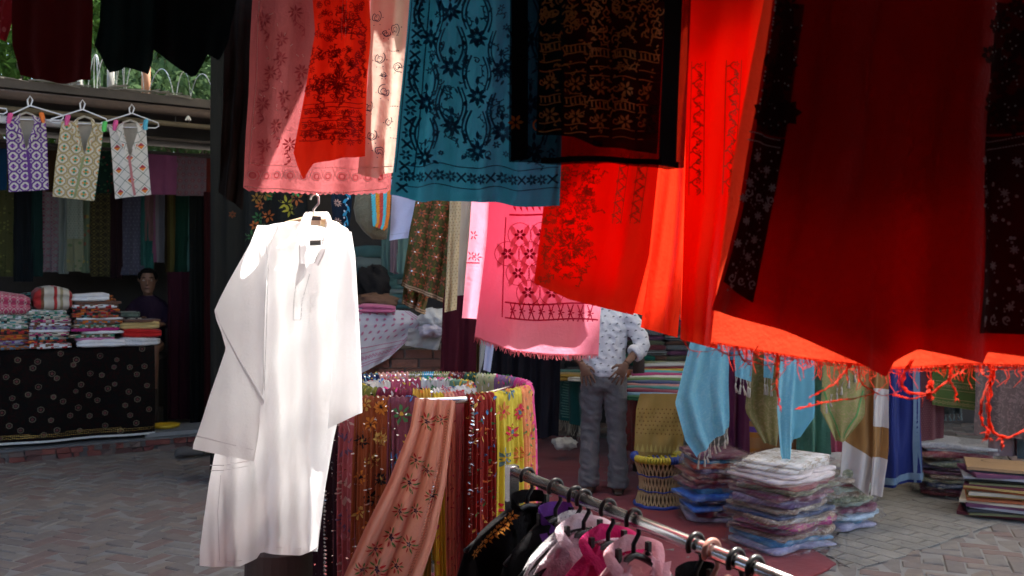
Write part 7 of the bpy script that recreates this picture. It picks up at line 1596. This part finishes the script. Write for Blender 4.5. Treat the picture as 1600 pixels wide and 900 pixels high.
for s in (-1, 1): limb(t_, [((s * .12, 0, hz - .3), .065, .065), ((s * .185, .03, hz - .38), .06, .06), ((s * .2, .08, hz - .49), .056, .054), ((s * .18, .14, hz - .53), .05, .048)])
blend('shirt', t_, .012, fabric('dark purple shirt', (.02, .01, .022), 0, bump=.6), Bp, 3)
stl = empty('stool', (bp[0], bp[1], .1)); tag(stl, 'dark stool under the boy behind the counter', 'stool')
MB().box((0, 0, hz - .88), (.18, .18, .02)).build('seat', dark, stl)
for sx in (-1, 1):
    for sy in (-1, 1): MB().box((sx * .14, sy * .14, (hz - .9) / 2), (.02, .02, (hz - .9) / 2)).build('leg', dark, stl)
# ================================================================ TREES BEYOND THE STALL
bark = solid('bark', (.09, .065, .045), .95, sc=6, bump=.8)
def tree(x, y, h, cz, rx, rz, nclump, nleaf, ls, seed, label, mats, name='tree', droop=0.):
    r = np.random.default_rng(seed); T = empty(name, (x, y, 0)); tag(T, label, 'tree', 'trees beyond the left stall')
    mb = MB(); P = [(.12 * math.sin(t * 3 + seed) * t, .1 * math.cos(t * 2 + seed) * t, t * h * .75) for t in np.linspace(0, 1, 9)]; mb.tube(P, np.linspace(.22, .09, 9), 10)
    cl = []
    for k in range(nclump):
        d = r.normal(size=3); d /= np.linalg.norm(d); q = r.random() ** .45; c = np.array([d[0] * rx * q, d[1] * rx * q, cz + d[2] * rz * q]); cl.append(c)
        if k % 2 == 0:
            s = np.array(P[int(r.integers(4, 9))]); m = (s + c) / 2 + [0, 0, .15]; mb.tube([s, m, c], [.05, .03, .01], 6)
    mb.build('trunk', bark, T, True)
    N = nleaf; idx = r.integers(nclump, size=N); C = np.array(cl)[idx] + r.normal(size=(N, 3)) * np.array([.42, .42, .32]) * (rx / 2.2)
    A = r.normal(size=(N, 3)); A[:, 2] -= droop; A /= np.linalg.norm(A, axis=1)[:, None]; B = np.cross(A, r.normal(size=(N, 3))); B /= np.linalg.norm(B, axis=1)[:, None]; l = ls * r.uniform(.6, 1.3, N)[:, None]
    V = np.stack([C, C + A * l * .5 + B * l * .22, C + A * l, C + A * l * .5 - B * l * .22], 1).reshape(-1, 3)
    mesh('crown', V, np.arange(4 * N).reshape(N, 4), mats, T)
g1, g2, g3 = leafmat('leaf dark', (.014, .045, .008), (.04, .085, .016)), leafmat('leaf mid', (.025, .065, .012), (.055, .11, .022)), leafmat('leaf pale', (.035, .07, .025), (.065, .11, .045))
tree(-7.6, 14.5, 5.5, 5.2, 2.6, 2.2, 46, 15000, .15, 1, 'leafy green tree rising behind the left end of stall roof', g2)
tree(-5.2, 15.5, 6, 5.6, 2.4, 2.4, 40, 14000, .16, 2, 'darker tree seen between maroon and green garments', g1)
tree(-4.6, 13.2, 4.6, 4.3, 1.5, 1.2, 24, 7000, .15, 3, 'low drooping pale tree behind the razor wire', g3, droop=.9)
tree(-9.6, 17.5, 7, 6.4, 3.2, 3., 50, 15000, .19, 4, 'tall background tree at the far left', g1)
tree(-6.4, 18.5, 7.5, 6.6, 3.0, 2.8, 46, 14000, .2, 5, 'tall background tree with sky gaps behind the others', g2)
